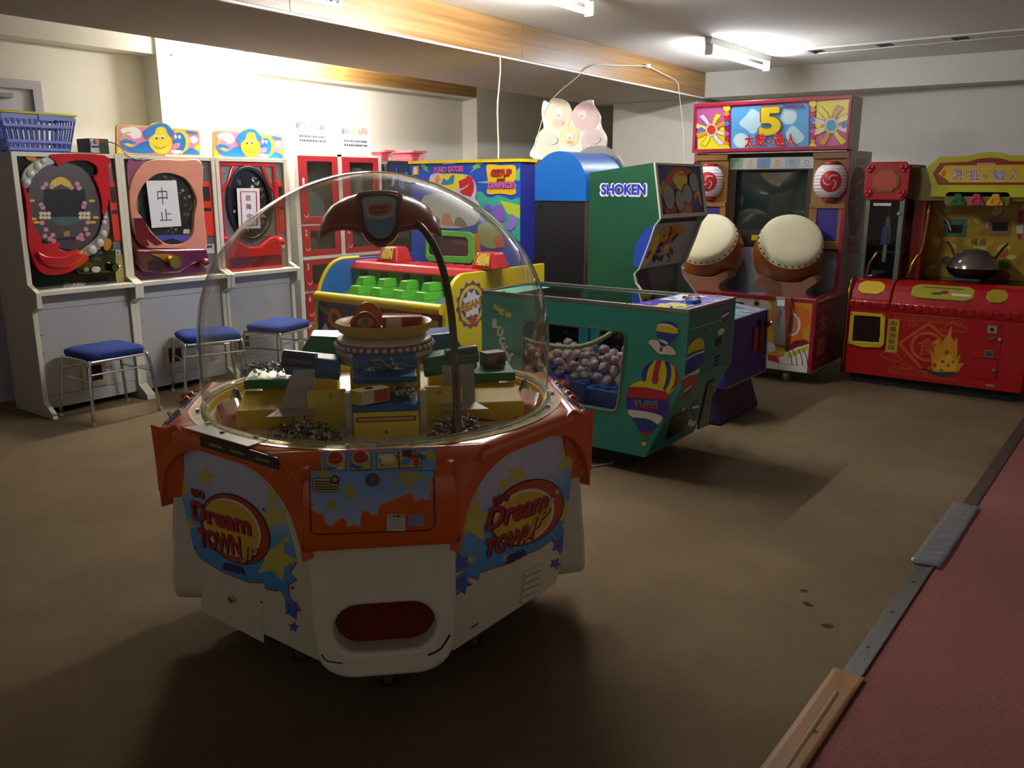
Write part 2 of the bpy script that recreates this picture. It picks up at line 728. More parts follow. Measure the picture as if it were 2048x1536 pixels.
# beam across the room with a veneered face
bf = lambda x: 3.598 + 0.0286 * x
bb = lambda x: 4.815 + 0.040 * x
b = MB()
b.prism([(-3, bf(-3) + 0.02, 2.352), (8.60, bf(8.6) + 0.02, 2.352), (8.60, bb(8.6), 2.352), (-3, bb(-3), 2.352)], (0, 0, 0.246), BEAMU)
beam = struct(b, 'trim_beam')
for x0, x1 in ((-3, 0.95), (0.954, 3.04), (3.044, 5.125), (5.129, 8.40)):
    q = MB()
    q.prism([(x0, bf(x0), 2.358), (x1, bf(x1), 2.358), (x1, bf(x1) + 0.02, 2.358), (x0, bf(x0) + 0.02, 2.358)], (0, 0, 0.232), WOOD)
    q.build('wood_panel', beam)
q = MB()
q.prism([(-3, bf(-3) + 0.006, 2.345), (8.38, bf(8.38) + 0.006, 2.345), (8.38, bf(8.38) + 0.024, 2.345), (-3, bf(-3) + 0.024, 2.345)], (0, 0, 0.012), WHITE)
q.build('edge_strip', beam)

# back wall, its piers and the veneered band over the recess
b = MB()
b.box(-3, 11, 6.41, 6.6, 0, 2.66, WALLM)
struct(b, 'wall_back')
b = MB()
b.box(3.83, 4.735, 6.2, 6.41, 0, 2.66, WALLM)
pier = struct(b, 'wall_back_pier')
for xx, zz in ((3.95, 2.46), (4.37, 2.47), (4.70, 2.46)):
    q = MB()
    q.cyl((xx, 6.2, zz), (0, -1, 0), 0.009, 0.004, DARK, 10)
    q.build('screw', pier)
b = MB()
b.box(7.64, 11, 6.2, 6.41, 0, 2.66, WALLM)
struct(b, 'wall_back_pier_far')
b = MB()
b.box(-3, 3.83, 6.22, 6.41, 2.456, 2.66, WALLM)
struct(b, 'trim_bulkhead_back')
b = MB()
b.box(4.735, 7.64, 6.22, 6.41, 2.428, 2.66, WHITE)
band = struct(b, 'trim_band')
q = MB()
q.box(4.737, 7.638, 6.2, 6.22, 2.432, 2.66, WOOD)
q.build('wood_panel', band)

# door on the far left
DOORM = mat('lilac_grey_door', '#bdb9c4', 0.5)
b = MB()
b.box(2.15, 2.97, 6.385, 6.41, 0.0, 2.14, DOORM)
door = struct(b, 'door_1')
q = MB()
for a in ((2.09, 2.15, 0, 2.2), (2.97, 3.03, 0, 2.2), (2.15, 2.97, 2.14, 2.2)):
    q.box(a[0], a[1], 6.36, 6.41, a[2], a[3], mat('door_frame_paint', '#a9a5b0', 0.5))
q.build('door_frame', door)
q = MB()
q.box(2.66, 2.83, 6.35, 6.386, 2.075, 2.105, STEEL)
q.box(2.56, 2.68, 6.345, 6.36, 2.083, 2.093, STEEL)
q.build('door_closer', door)

# right wall with its bulkhead and the corner pier
b = MB()
b.prism([(8.80, -4, 0), (8.80, 4.92, 0), (9.0, 4.92, 0), (9.0, -4, 0)], (0, 0, 2.66), WALLM)
struct(b, 'wall_right')
b = MB()
b.prism([(8.62, 0, 2.352), (8.37, 3.84, 2.352), (8.80, 3.84, 2.352), (8.80, -4, 2.352), (8.88, -4, 2.352)][0:4], (0, 0, 0.30), WALLM)
b.prism([(8.62, 0, 2.352), (8.80, -4, 2.352), (8.80, 0, 2.352)], (0, 0, 0.30), WALLM)
struct(b, 'trim_bulkhead_right')
b = MB()
b.box(8.42, 8.80, 3.93, 4.92, 0, 2.352, WALLM)
struct(b, 'wall_corner_pier')
b = MB()
b.box(10.6, 10.8, 4.92, 6.2, 0, 2.66, WALLM)
b.box(8.8, 10.8, 4.90, 5.0, 0, 2.66, WALLM)
struct(b, 'wall_alcove')

# ceiling air slot
VF = mat('vent_frame_enamel', '#d6d4cb', 0.5)
vt = thing('ceiling_vent', 'long white slotted air vent let into the ceiling near the right wall', 'air vent', (7.72, 1.0, 2.592))
pl = PL((7.74, 2.58, 2.592), (0, -1, 0), (-1, 0, 0))
q = MB()
q.ring(pl, [(0, 0), (3.4, 0), (3.4, 0.32), (0, 0.32)], [(0.05, 0.05), (3.35, 0.05), (3.35, 0.27), (0.05, 0.27)], 0.0, 0.012, VF)
q.build('frame', vt)
q = MB()
q.plate(pl, [(0.05, 0.05), (3.35, 0.05), (3.35, 0.27), (0.05, 0.27)], 0.0, 0.002, DARK)
q.build('duct', vt)
a = 0.16
while a < 3.2:
    q = MB()
    q.plate(pl, [(a, 0.06), (a + 0.42, 0.06), (a + 0.42, 0.26), (a, 0.26)], 0.002, 0.008, VF)
    q.build('blade', vt)
    a += 0.54

lamp('bright fluorescent ceiling lamp above the drum game, between the beam and the air vent', 6.40, 7.66, 2.93, 2.592, TUBE, 'ceiling lamps')
lamp('fluorescent ceiling lamp cut off by the top edge of the photo, beside the wooden beam', 3.38, 4.62, 2.86, 2.592, TUBE_2, 'ceiling lamps')
lamp('fluorescent lamp hidden above the beam that lights the white back wall', 4.25, 5.50, 5.72, 2.602, TUBE_B, 'ceiling lamps')

# floor trims along the carpet joint
TAPE = clear_mat('clear_tape', '#cfd2d6', 1.5, 0.12, 2.2, haze=0.18, bump=0.6, bscale=22)
BTAPE = mat('brown_cloth_tape', '#8a6238', 0.5, var=0.15, scale=30)
EDGEM = mat('metal_edge_strip', '#a3a4a8', 0.3, 1.0)
b = MB()
b.prism([(2.45, SEAM(2.45) - 0.055, 0.0), (4.36, SEAM(4.36) - 0.05, 0.0), (4.36, SEAM(4.36) + 0.004, 0.0), (2.45, SEAM(2.45) + 0.004, 0.0)], (0, 0, 0.0045), EDGEM)
b.prism([(2.45, SEAM(2.45) - 0.055, 0.0), (4.36, SEAM(4.36) - 0.05, 0.0), (4.36, SEAM(4.36) - 0.038, 0.0), (2.45, SEAM(2.45) - 0.042, 0.0)], (0, 0, 0.0065), EDGEM)
es = struct(b, 'trim_edge_strip', bevel=0.001)
for xx in (2.75, 3.05, 3.35):
    q = MB()
    q.cyl((xx, SEAM(xx) - 0.02, 0.0045), (0, 0, 1), 0.006, 0.0012, DARK, 10)
    q.build('screw', es)
b = MB()
b.prism([(4.36, SEAM(4.36) - 0.06, 0.0), (10.9, SEAM(10.9) - 0.06, 0.0), (10.9, SEAM(10.9), 0.0), (4.36, SEAM(4.36), 0.0)], (0, 0, 0.003), mat('dark_carpet_edge', '#3a2420', 0.9))
struct(b, 'trim_dark_edge')


def tape_patch(name, label, x0, x1, o0, o1, m, n=14, z0=0.007, amp=0.0):
    b = MB()
    loops = []
    for i in range(n + 1):
        x = x0 + (x1 - x0) * i / n
        L = []
        for j in range(7):
            y = SEAM(x) + o0 + (o1 - o0) * j / 6
            L.append((x + rnd.uniform(-amp, amp) * (i in (0, n)), y, z0 + 0.0012 + rnd.uniform(0, amp * 0.4)))
        loops.append(L)
    vs = [p for L in loops for p in L]
    fs = [(i * 7 + j, i * 7 + j + 1, (i + 1) * 7 + j + 1, (i + 1) * 7 + j) for i in range(n) for j in range(6)]
    b.add(vs, fs, m)
    o = b.build(name, smooth=0)
    md = o.modifiers.new('thick', 'SOLIDIFY')
    md.thickness = 0.0008
    return tag(o, label, 'tape')


tape_patch('clear_tape', 'wrinkled clear tape patch over the metal strip between the two carpets', 3.54, 4.37, -0.075, 0.035, TAPE, amp=0.012)
o = tape_patch('brown_tape', 'strip of brown tape on the carpet joint at the bottom of the photo', 0.9, 2.55, -0.065, 0.03, BTAPE, z0=0.004, amp=0.006)
b = MB()
b.tube([(1.0, SEAM(1.0) - 0.03, 0.006), (1.9, SEAM(1.9) - 0.025, 0.0065), (2.42, SEAM(2.42) - 0.02, 0.006)], 0.006, clear_mat('tape_ridge', '#d8c4a4', 1.5, 0.1, 2.0, haze=0.4), 6)
q = b.build('tape_ridge', o)
b = MB()
b.cyl((2.19, SEAM(2.19) - 0.032, 0.004), (0, 0, 1), 0.008, 0.004, DARK, 10)
b.build('nail_hole', o)
# burn marks on the carpet
for i, (x, y, l) in enumerate(((1608, 1182, 0.034), (1612, 1206, 0.026), (1619, 1211, 0.028), (1655, 1252, 0.045))):
    p = PZ(0.0).px(x, y)
    c = PZ(0.0).pt(*p)
    b = MB()
    b.lathe([(1e-4, 0.0010), (l * 0.5, 0.0008)], c, mat('burnt_carpet', '#1a0f0a', 0.95), 12, RT, V((FW.x, FW.y, 0)).normalized() * 0.7)
    q = b.build('burn_mark', fl)
# ------------------------------------------------------------------ the row of ball-game cabinets
CABG = mat('grey_laminate', '#b7b7b6', 0.5, var=0.04)
CABS = mat('taupe_side_board', '#a39c8e', 0.6, var=0.05)
CABW = mat('cream_edge_moulding', '#e4dfcd', 0.4, var=0.03)
ORNG = mat('orange_red_enamel', '#d8361c', 0.35)
REDG = mat('gloss_red_plastic', '#c40f22', 0.16, coat=0.6)
MAROON = mat('gloss_maroon_plastic', '#5c0f22', 0.2, coat=0.5)
SALMON = mat('pearl_salmon_plastic', '#d8907a', 0.32, bump=0.25, bscale=9, coat=0.4)
SILVP = mat('silver_plastic', '#a8a8a6', 0.25, 0.7)
BEIGE = mat('beige_plastic', '#b9ab8c', 0.5)
FY = 5.735          # plane of the cabinet fronts
FA = PY(FY + 0.03)  # plane the game faces sit on
PROF = [(5.735, 1.70), (5.745, 0.874), (5.638, 0.828), (5.648, 0.728), (5.725, 0.697), (5.725, 0.100), (5.625, 0.032), (5.625, 0.0), (6.15, 0.0), (6.15, 1.70)]
EDGE = PROF[:8]


def cabinet(label, x0, x1, hole):
    r = thing('pachinko_cabinet', label, 'game machine', ((x0 + x1) / 2, 5.93, 0), 'ball game cabinets in a row')
    t = 0.026
    for xa in (x0, x1 - t):
        b = MB()
        b.prism([(xa, y, z) for y, z in PROF], (t, 0, 0), CABS)
        sp = b.build('side_panel', r)
        b = MB()
        for i in range(len(EDGE) - 1):
            (ya, za), (yb, zb) = EDGE[i], EDGE[i + 1]
            b.prism([(xa - 0.002, ya - 0.006, za), (xa - 0.002, yb - 0.006, zb), (xa - 0.002, yb + 0.004, zb), (xa - 0.002, ya + 0.004, za)], (t + 0.004, 0, 0), CABW)
        b.build('edge_moulding', sp)
    b = MB()
    b.box(x0 + t, x1 - t, 5.775, 6.14, 0.05, 1.69, CABS)
    b.build('carcass', r)
    b = MB()
    b.box(x0 + t, x1 - t, 5.735, 6.14, 1.672, 1.70, CABW)
    b.build('top_board', r, bevel=0.003)
    b = MB()
    b.box(x0 + t, x1 - t, 5.638, 5.79, 0.806, 0.836, CABW)
    b.build('ledge', r, bevel=0.003)
    b = MB()
    b.box(x0 + t, x1 - t, 5.745, 5.775, 0.705, 0.806, CABG)
    b.build('upper_front_panel', r)
    b = MB()
    b.box(x0 + t, x1 - t, 5.748, 5.775, 0.13, 0.702, CABG)
    fp = b.build('front_panel', r)
    b = MB()
    b.box(x0 + t, x1 - t, 5.75, 5.775, 0.045, 0.127, CABG)
    b.build('kick_plate', r)
    hx, hz = hole
    pl = PY(5.748)
    b = MB()
    b.ring(pl, [(hx - 0.085, hz - 0.095), (hx + 0.085, hz - 0.095), (hx + 0.085, hz + 0.075), (hx - 0.085, hz + 0.075)],
           [(hx - 0.05, hz - 0.055), (hx + 0.055, hz - 0.055), (hx + 0.055, hz + 0.055), (hx - 0.05, hz + 0.055)], 0, 0.014, BEIGE)
    b.build('pay_out_frame', fp, bevel=0.003)
    b = MB()
    b.plate(pl, [(hx - 0.05, hz - 0.055), (hx + 0.055, hz - 0.055), (hx + 0.055, hz + 0.055), (hx - 0.05, hz + 0.055)], 0.0, 0.002, DARK)
    b.build('pay_out_mouth', fp)
    for dz in (0.12, 0.24):
        b = MB()
        b.cyl((x0 + t + 0.02, 5.748, 0.3 + dz), (0, -1, 0), 0.006, 0.003, STEEL, 8)
        b.build('screw', fp)
    return r


def sand_unit(r, x0, x1, tone):
    """narrow ball-hire unit beside the game face"""
    pl = FA
    b = MB()
    b.plate(pl, [(x0, 0.838), (x1, 0.838), (x1, 1.67), (x0, 1.67)], -0.028, 0.0, tone)
    u = b.build('ball_hire_unit', r)
    b = MB()
    b.plate(pl, [(x0 + 0.004, 1.12), (x1 - 0.004, 1.12), (x1 - 0.004, 1.52), (x0 + 0.004, 1.52)], 0, 0.012, ORNG)
    b.build('orange_plate', u, bevel=0.003)
    xm = (x0 + x1) / 2
    w_ = (x1 - x0)
    b = MB()
    b.plate(pl, [(xm - w_ * 0.3, 1.38), (xm + w_ * 0.3, 1.38), (xm + w_ * 0.3, 1.485), (xm - w_ * 0.3, 1.485)], 0.012, 0.014, DARK)
    b.build('display', u)
    b = MB()
    b.plate(pl, [(xm - w_ * 0.32, 1.305), (xm + w_ * 0.32, 1.305), (xm + w_ * 0.32, 1.33), (xm - w_ * 0.32, 1.33)], 0.012, 0.014, DARK)
    b.build('note_slot', u)
    for za in (1.14, 1.25, 1.35, 1.505):
        for sx in (-1, 1):
            b = MB()
            b.cyl(pl.pt(xm + sx * w_ * 0.36, za, 0.012), (0, -1, 0), 0.004, 0.003, CHROME, 8)
            b.build('screw', u)
    b = MB()
    b.cyl(pl.pt(xm, 1.625, 0), (0, -1, 0), 0.009, 0.006, STEEL, 10)
    b.build('lock', u, smooth=40)
    b = MB()
    b.plate(pl, [(x0 + 0.012, 0.99), (x1 - 0.012, 0.99), (x1 - 0.012, 1.06), (x0 + 0.012, 1.06)], 0, 0.004, M('#c9c5bd'))
    b.plate(pl, [(x0 + 0.022, 1.03), (x1 - 0.03, 1.03), (x1 - 0.03, 1.05), (x0 + 0.022, 1.05)], 0.004, 0.005, M('#4a4a4c'))
    b.build('sticker', u)
    return u


# ---- first cabinet: black game face with red swoosh
c1 = cabinet('ball game cabinet at the left end, black face with red swoosh, basket on top', 2.500, 3.190, (2.86, 0.235))
z = Z(20, 300, 5.12)
g = MB()
g.platepx(FA, z([(50, 25), (945, 45), (1045, 870), (1085, 1420), (270, 1490), (200, 1380), (150, 1100)]), -0.028, 0.004, BLACKG)
face = g.build('game_face', c1, bevel=0.004)
g = MB()
g.platepx(FA, z([(880, 420), (920, 620), (900, 800), (820, 930), (640, 1010), (470, 990), (300, 890), (210, 760), (180, 560), (190, 380), (260, 250), (380, 160), (540, 130), (700, 170), (810, 270)]), 0.004, 0.010, M('#43373d', 0.4), smooth=True)
play = g.build('playfield', face)
g = MB()
pk, gd, dk, gn = M('#c98aa0'), M('#d8b43a', 0.35), M('#24262c', 0.25), M('#36585c')
g.fp(FA, z([(340, 400), (760, 400), (770, 560), (720, 690), (600, 720), (480, 700), (390, 690), (330, 560)]), dk, 0.0108)
g.fp(FA, z([(400, 690), (720, 690), (640, 760), (520, 770), (440, 740)]), gn, 0.0112, True)
g.fp(FA, z([(400, 385), (420, 320), (510, 275), (600, 320), (625, 385), (560, 375), (515, 350), (460, 375)]), gd, 0.0112, True)
for cx, cy in ((420, 380), (360, 350), (330, 385), (620, 385), (680, 345), (700, 390), (310, 560), (330, 590), (755, 545), (745, 580), (320, 745), (360, 815), (350, 880), (430, 870), (400, 910), (440, 930), (790, 740), (770, 810), (720, 870), (790, 860), (730, 910), (690, 900)):
    g.flat(FA, [FA.px(*q) for q in z(ell(cx, cy, 26, 24, 8))], pk, 0.0114)
for cx, cy in ((215, 518), (830, 520), (265, 740), (840, 740), (235, 705), (870, 690)):
    g.flat(FA, [FA.px(*q) for q in z(ell(cx, cy, 34, 14, 8))], gd, 0.0116)
for cx in (310, 350, 390, 715, 755, 795):
    for cy in (650, 690):
        g.flat(FA, [FA.px(*q) for q in z(ell(cx, cy, 22, 20, 10))], M('#d9cfae', 0.3), 0.0118)
g.fp(FA, z([(540, 840), (600, 820), (610, 880), (550, 890)]), M('#a8794a'), 0.0114)
g.fp(FA, z([(470, 900), (660, 890), (660, 915), (475, 925)]), dk, 0.0114)
g.build('playfield_print', play)
# raised red mouldings, drawn thick
g = MB()
g.platepx(FA, z([(400, 45), (945, 55), (985, 200), (1000, 420), (960, 620), (925, 660), (915, 520), (870, 360), (830, 280), (870, 240), (860, 170), (770, 115), (640, 110), (520, 140), (470, 160), (430, 110)]), 0.004, 0.034, REDG, smooth=True)
g.build('upper_red_moulding', face, bevel=0.01, smooth=60)
g = MB()
g.platepx(FA, z([(95, 350), (140, 420), (180, 560), (195, 720), (240, 830), (290, 900), (300, 960), (470, 950), (470, 1010), (560, 1040), (660, 1020), (775, 1100), (690, 1180), (560, 1250), (420, 1275), (290, 1250), (210, 1130), (160, 950), (145, 700), (130, 520)]), 0.004, 0.045, REDG, smooth=True)
g.build('lower_red_moulding', face, bevel=0.014, smooth=60)
g = MB()
g.platepx(FA, z([(230, 1040), (330, 1085), (500, 1085), (640, 1040), (700, 1090), (560, 1180), (400, 1190), (280, 1140)]), 0.045, 0.075, REDG, smooth=True)
g.build('ball_tray', face, bevel=0.012, smooth=60)
g = MB()
g.platepx(FA, z([(100, 300), (130, 200), (220, 120), (340, 70), (420, 60), (460, 130), (340, 180), (230, 280), (170, 390), (130, 380)]), 0.004, 0.024, SILVP, smooth=True)
g.build('upper_silver_band', face, bevel=0.008, smooth=60)
g = MB()
g.platepx(FA, z([(965, 600), (1000, 720), (990, 880), (900, 1020), (780, 1090), (690, 1050), (770, 980), (870, 890), (920, 760)]), 0.004, 0.024, SILVP, smooth=True)
g.build('lower_silver_band', face, bevel=0.008, smooth=60)
PEARL = mat('pearl_lamp_lens', '#c8c6c2', 0.2, coat=0.5)
for cx, cy, rr in ((155, 330, 34), (188, 240, 38), (262, 165, 36), (320, 115, 26), (945, 740, 24), (940, 855, 34), (900, 950, 42), (820, 1020, 48), (955, 690, 18)):
    g = MB()
    c = FA.pt(*FA.px(*z([(cx, cy)])[0]), 0.024)
    g.ball(c, rr / 5.12 / 1700 * 6.2, PEARL, 14, 8, (1, 0.6, 1))
    g.build('lamp_lens', face, smooth=0)
for cx, cy, rx, ry in ((210, 90, 70, 32), (985, 970, 42, 68)):
    g = MB()
    g.platepx(FA, z(ell(cx, cy, rx, ry, 16, 0.3)), 0.004, 0.022, mat('amber_lens', '#c47a1e', 0.25))
    g.build('amber_lens', face, bevel=0.006, smooth=60)
g = MB()
g.platepx(FA, z([(650, 1200), (760, 1120), (900, 1060), (1040, 1010), (1060, 1150), (1070, 1240), (860, 1260), (700, 1270)]), 0.004, 0.040, BLACKG, smooth=True)
con = g.build('control_ledge', face, bevel=0.012, smooth=60)
for cx, cy, rx, ry, m_ in ((845, 1220, 46, 30, PEARL), (745, 1220, 30, 24, SILVP), (840, 1130, 52, 22, DARK)):
    g = MB()
    g.platepx(FA, z(ell(cx, cy, rx, ry, 18)), 0.040, 0.050, m_)
    g.build('button', con, bevel=0.003, smooth=50)
g = MB()
c = FA.pt(*FA.px(*z([(1010, 1195)])[0]), 0.03)
g.cyl(c, (0, -1, 0), 0.036, 0.03, BLACKG, 20)
g.cyl(c + V((0, -0.03, 0)), (0, -1, 0), 0.030, 0.03, BLACKG, 20, 0.024)
kn = g.build('shooting_handle', face, smooth=40)
g = MB()
c = FA.pt(*FA.px(*z([(1075, 1195)])[0]), 0.05)
g.ball(c, 0.018, CHROME, 12, 8)
g.build('handle_grip', kn, smooth=0)
for k in range(6):
    g = MB()
    yy = 1300 + 22 * k
    g.platepx(FA, z([(1000 - 6 * k, yy), (1055, yy - 2), (1056, yy + 6), (1000 - 6 * k, yy + 8)]), 0.004, 0.008, M('#2c2c2e', 0.3))
    g.build('speaker_slat', face)
g = MB()
g.text(FA, 'OTURBRU', z([(545, 1405)])[0], z([(765, 1385)])[0], z([(543, 1368)])[0], CHROME, 0.006, bold=0.02)
g.build('chrome_lettering', face)
x0, x1 = FA.px(*z([(1000, 400)])[0])[0], 3.163
u = sand_unit(c1, x0 - 0.005, x1, M('#6d6f74', 0.4))
g = MB()
g.platepx(FA, z([(1060, 1090), (1165, 1060), (1175, 1420), (1095, 1425), (1075, 1250)]), 0.0, 0.006, M('#a89a4a', 0.5))
g.build('brass_plate', u)

# ---- second cabinet: salmon and maroon face with a handwritten notice
c2 = cabinet('ball game cabinet with salmon ring face and handwritten white notice, second in the row', 3.195, 3.935, (3.475, 0.265))
z = Z(230, 300, 5.296)
g = MB()
g.platepx(FA, z([(105, 95), (870, 120), (935, 1100), (980, 1380), (270, 1445), (205, 1330), (140, 600)]), -0.028, 0.003, MAROON)
face = g.build('game_face', c2, bevel=0.004)
out = z([(290, 130), (450, 100), (660, 110), (880, 125), (895, 400), (905, 560), (920, 760), (930, 1035), (700, 1045), (480, 1040), (280, 1020), (190, 880), (135, 660), (125, 420), (180, 250)])
inn = z([(370, 280), (470, 245), (590, 255), (720, 310), (800, 430), (835, 550), (810, 700), (795, 880), (730, 970), (620, 1000), (500, 985), (380, 890), (260, 720), (185, 590), (250, 400)])
so, si = spline(out, 4), spline(inn, 4)
g = MB()
g.ring(FA, [FA.px(*q) for q in so], [FA.px(*q) for q in si], 0.003, 0.04, SALMON)
g.build('salmon_ring', face, bevel=0.01, smooth=60)
g = MB()
g.platepx(FA, inn, 0.003, 0.006, M('#1d1d1c', 0.3), smooth=True)
play = g.build('playfield', face)
g = MB()
r2 = random.Random(3)
for k in range(90):
    cx, cy = r2.uniform(230, 820), r2.uniform(260, 880)
    if ((cx - 520) / 300) ** 2 + ((cy - 600) / 360) ** 2 > 0.92:
        continue
    g.flat(FA, [FA.px(*q) for q in z(ell(cx, cy, r2.uniform(6, 22), r2.uniform(6, 18), 6, r2.uniform(0, 3)))], r2.choice([M('#4a4a3a'), M('#6b654a'), M('#2e3b34'), M('#8a8670'), M('#55483a')]), 0.0065 + k * 1e-5)
g.fp(FA, z([(400, 905), (790, 895), (760, 960), (690, 965), (600, 935), (500, 960), (460, 965)]), M('#4a4aa8', 0.4), 0.008)
g.fp(FA, z([(720, 840), (785, 838), (785, 885), (715, 885)]), M('#cfc6ad'), 0.008)
g.fp(FA, z([(190, 580), (235, 450), (240, 700)]), M('#8d8556'), 0.008)
g.fp(FA, z([(825, 470), (890, 560), (830, 690)]), M('#8d8556'), 0.008)
g.build('playfield_print', play, kind='stuff')
g = MB()
g.platepx(FA, z([(110, 125), (200, 90), (320, 100), (230, 180), (150, 300), (120, 400)]), 0.003, 0.03, mat('violet_pearl', '#8a4a6e', 0.3, coat=0.4), smooth=True)
g.build('corner_moulding', face, bevel=0.006, smooth=60)
g = MB()
g.platepx(FA, z([(160, 720), (260, 720), (330, 860), (470, 990), (400, 1010), (290, 930), (330, 1010), (270, 1020), (190, 900)]), 0.04, 0.046, MAROON)
g.build('maroon_streak', face)
g = MB()
g.platepx(FA, z([(170, 1040), (500, 1050), (930, 1040), (960, 1170), (800, 1200), (640, 1300), (480, 1310), (260, 1290), (200, 1200)]), 0.003, 0.055, MAROON, smooth=False)
con = g.build('control_ledge', face, bevel=0.015, smooth=60)
g = MB()
g.platepx(FA, z(rrect(305, 1160, 475, 1280, 30)), 0.055, 0.058, M('#2a0810', 0.4))
g.build('ball_mouth', con)
g = MB()
g.platepx(FA, z([(330, 1100), (520, 1095), (600, 1120), (560, 1200), (480, 1180)]), 0.055, 0.07, GOLD)
gl = g.build('gold_wing', con, bevel=0.006)
g = MB()
c = FA.pt(*FA.px(*z([(560, 1180)])[0]), 0.055)
g.cyl(c, (0, -1, 0), 0.043, 0.045, GOLD, 24, 0.047)
g.lathe([(0.047, 0.045), (0.047, 0.05), (0.038, 0.05), (0.036, 0.042), (1e-4, 0.042)], c, mat('aged_brass', '#8f7a3e', 0.4, 0.8), 24, (1, 0, 0), (0, 0, 1), (0, -1, 0))
g.build('gold_knob', con, smooth=35)
g = MB()
c = FA.pt(*FA.px(*z([(900, 1190)])[0]), 0.05)
g.ball(c, 0.045, MAROON, 16, 10, (1, 1.1, 0.9))
kn = g.build('shooting_handle', face, smooth=0)
x0 = FA.px(*z([(893, 500)])[0])[0]
u = sand_unit(c2, x0 + 0.004, 3.909, M('#5e6168', 0.4))
nt_ = MB()
NP = PY(FY - 0.022)
nt_.platepx(NP, z([(328, 325), (648, 322), (703, 805), (390, 826)]), 0, 0.001, mat('white_paper', '#e9e8ee', 0.7, var=0.02))
note = nt_.build('paper_notice')
tag(note, 'white paper notice handwritten with two characters, taped to the salmon game face', 'notice')
g = MB()
g.text(NP, '中', z([(455, 580)])[0], z([(560, 575)])[0], z([(440, 400)])[0], M('#4a4a50'), 0.0016)
g.text(NP, '止', z([(475, 752)])[0], z([(605, 745)])[0], z([(465, 628)])[0], M('#4a4a50'), 0.0016)
g.build('handwriting', note)

# ---- third cabinet: red and silver face with a printed fault notice
c3 = cabinet('ball game cabinet with red frame and dark oval face, right end of the row', 3.945, 4.605, (4.08, 0.265))
z = Z(420, 300, 5.296)
RED3 = mat('bright_red_plastic', '#c4181c', 0.22, coat=0.5)
fa3 = [(3.972, 0.838), (4.508, 0.838), (4.508, 1.668), (3.972, 1.668)]
g = MB()
g.plate(FA, fa3, -0.028, 0.003, mat('silver_grain_plastic', '#8f8d88', 0.3, 0.5, bump=0.4, bscale=40))
face = g.build('game_face', c3)
RX = lambda u_, v_: (3.972 + 0.536 * u_, 0.838 + 0.83 * v_)
g = MB()
g.ring(FA, [RX(0, 0.30), RX(1, 0.30), RX(1, 1), RX(0, 1)], [RX(0.05, 0.31), RX(0.95, 0.31), RX(0.95, 0.965), RX(0.05, 0.965)], 0.003, 0.02, RED3)
g.plate(FA, [RX(0.05, 0.72), RX(0.2, 0.82), RX(0.30, 0.965), RX(0.24, 0.965), RX(0.16, 0.84), RX(0.05, 0.76)], 0.003, 0.018, RED3)
g.plate(FA, [RX(0.95, 0.72), RX(0.84, 0.80), RX(0.74, 0.965), RX(0.80, 0.965), RX(0.88, 0.83), RX(0.95, 0.76)], 0.003, 0.018, RED3)
g.build('red_frame', face, bevel=0.004)
g = MB()
g.plate(FA, [RX(0, 0), RX(1, 0), RX(1, 0.31), RX(0.8, 0.30), RX(0.6, 0.22), RX(0.4, 0.22), RX(0.15, 0.31), RX(0, 0.33)], 0.003, 0.045, RED3)
low = g.build('lower_red_moulding', face, bevel=0.012)
g = MB()
g.plate(FA, [RX(0.04, 0.03), RX(0.96, 0.03), RX(0.96, 0.13), RX(0.04, 0.13)], 0.045, 0.048, MAROON)
g.build('lower_band', low)
g = MB()
o_ = [RX(0.5 + 0.40 * math.cos(t), 0.62 + 0.35 * math.sin(t)) for t in [2 * PI * k / 36 for k in range(36)]]
i_ = [RX(0.5 + 0.34 * math.cos(t), 0.62 + 0.31 * math.sin(t)) for t in [2 * PI * k / 36 for k in range(36)]]
g.ring(FA, o_, i_, 0.003, 0.03, mat('smoked_chrome', '#4a4844', 0.15, 0.8))
g.build('oval_bezel', face, bevel=0.006, smooth=60)
g = MB()
g.plate(FA, i_, 0.003, 0.006, M('#191715', 0.25))
play = g.build('playfield', face)
g = MB()
for k in range(46):
    t, q = r2.uniform(0, 6.28), math.sqrt(r2.uniform(0.2, 0.85))
    cx, cy = RX(0.5 + 0.33 * q * math.cos(t), 0.62 + 0.30 * q * math.sin(t))
    g.flat(FA, ell(cx, cy, r2.uniform(0.006, 0.028), r2.uniform(0.006, 0.02), 7, r2.uniform(0, 3)), r2.choice([M('#5c5a2e'), M('#cfc9b0'), M('#6b2026'), M('#3a3f2c'), M('#2c1630')]), 0.0065 + k * 1e-5)
g.flat(FA, ell(*RX(0.42, 0.80), 0.024, 0.024, 16), M('#1a1018', 0.15), 0.0075)
g.build('playfield_print', play, kind='stuff')
g = MB()
c = FA.pt(*RX(0.97, 0.25), 0.04)
g.ball(c, 0.04, RED3, 16, 10)
g.build('shooting_handle', face, smooth=0)
u = sand_unit(c3, 4.513, 4.577, M('#76766f', 0.4))
nt_ = MB()
NP3 = PY(FY - 0.004)
e = [NP3.px(*q) for q in z([(282, 405), (522, 405)])] + [NP3.px(*z([(535, 830)])[0]), NP3.px(*z([(305, 835)])[0])]
nt_.plate(NP3, e, 0, 0.001, mat('white_paper', '#e9e8ee', 0.7))
note = nt_.build('fault_notice')
tag(note, 'white notice with dark red border and two red characters on the third game face', 'notice')
g = MB()
RR = M('#a32030')
g.stripe(NP3, z([(322, 442), (488, 442), (500, 795), (338, 800)]), 0.012, RR, 0.0016, closed=True)
g.text(NP3, '故', z([(378, 540)])[0], z([(435, 540)])[0], z([(374, 475)])[0], RR, 0.0018, bold=0.02)
g.text(NP3, '障', z([(385, 632)])[0], z([(440, 632)])[0], z([(380, 570)])[0], RR, 0.0018, bold=0.02)
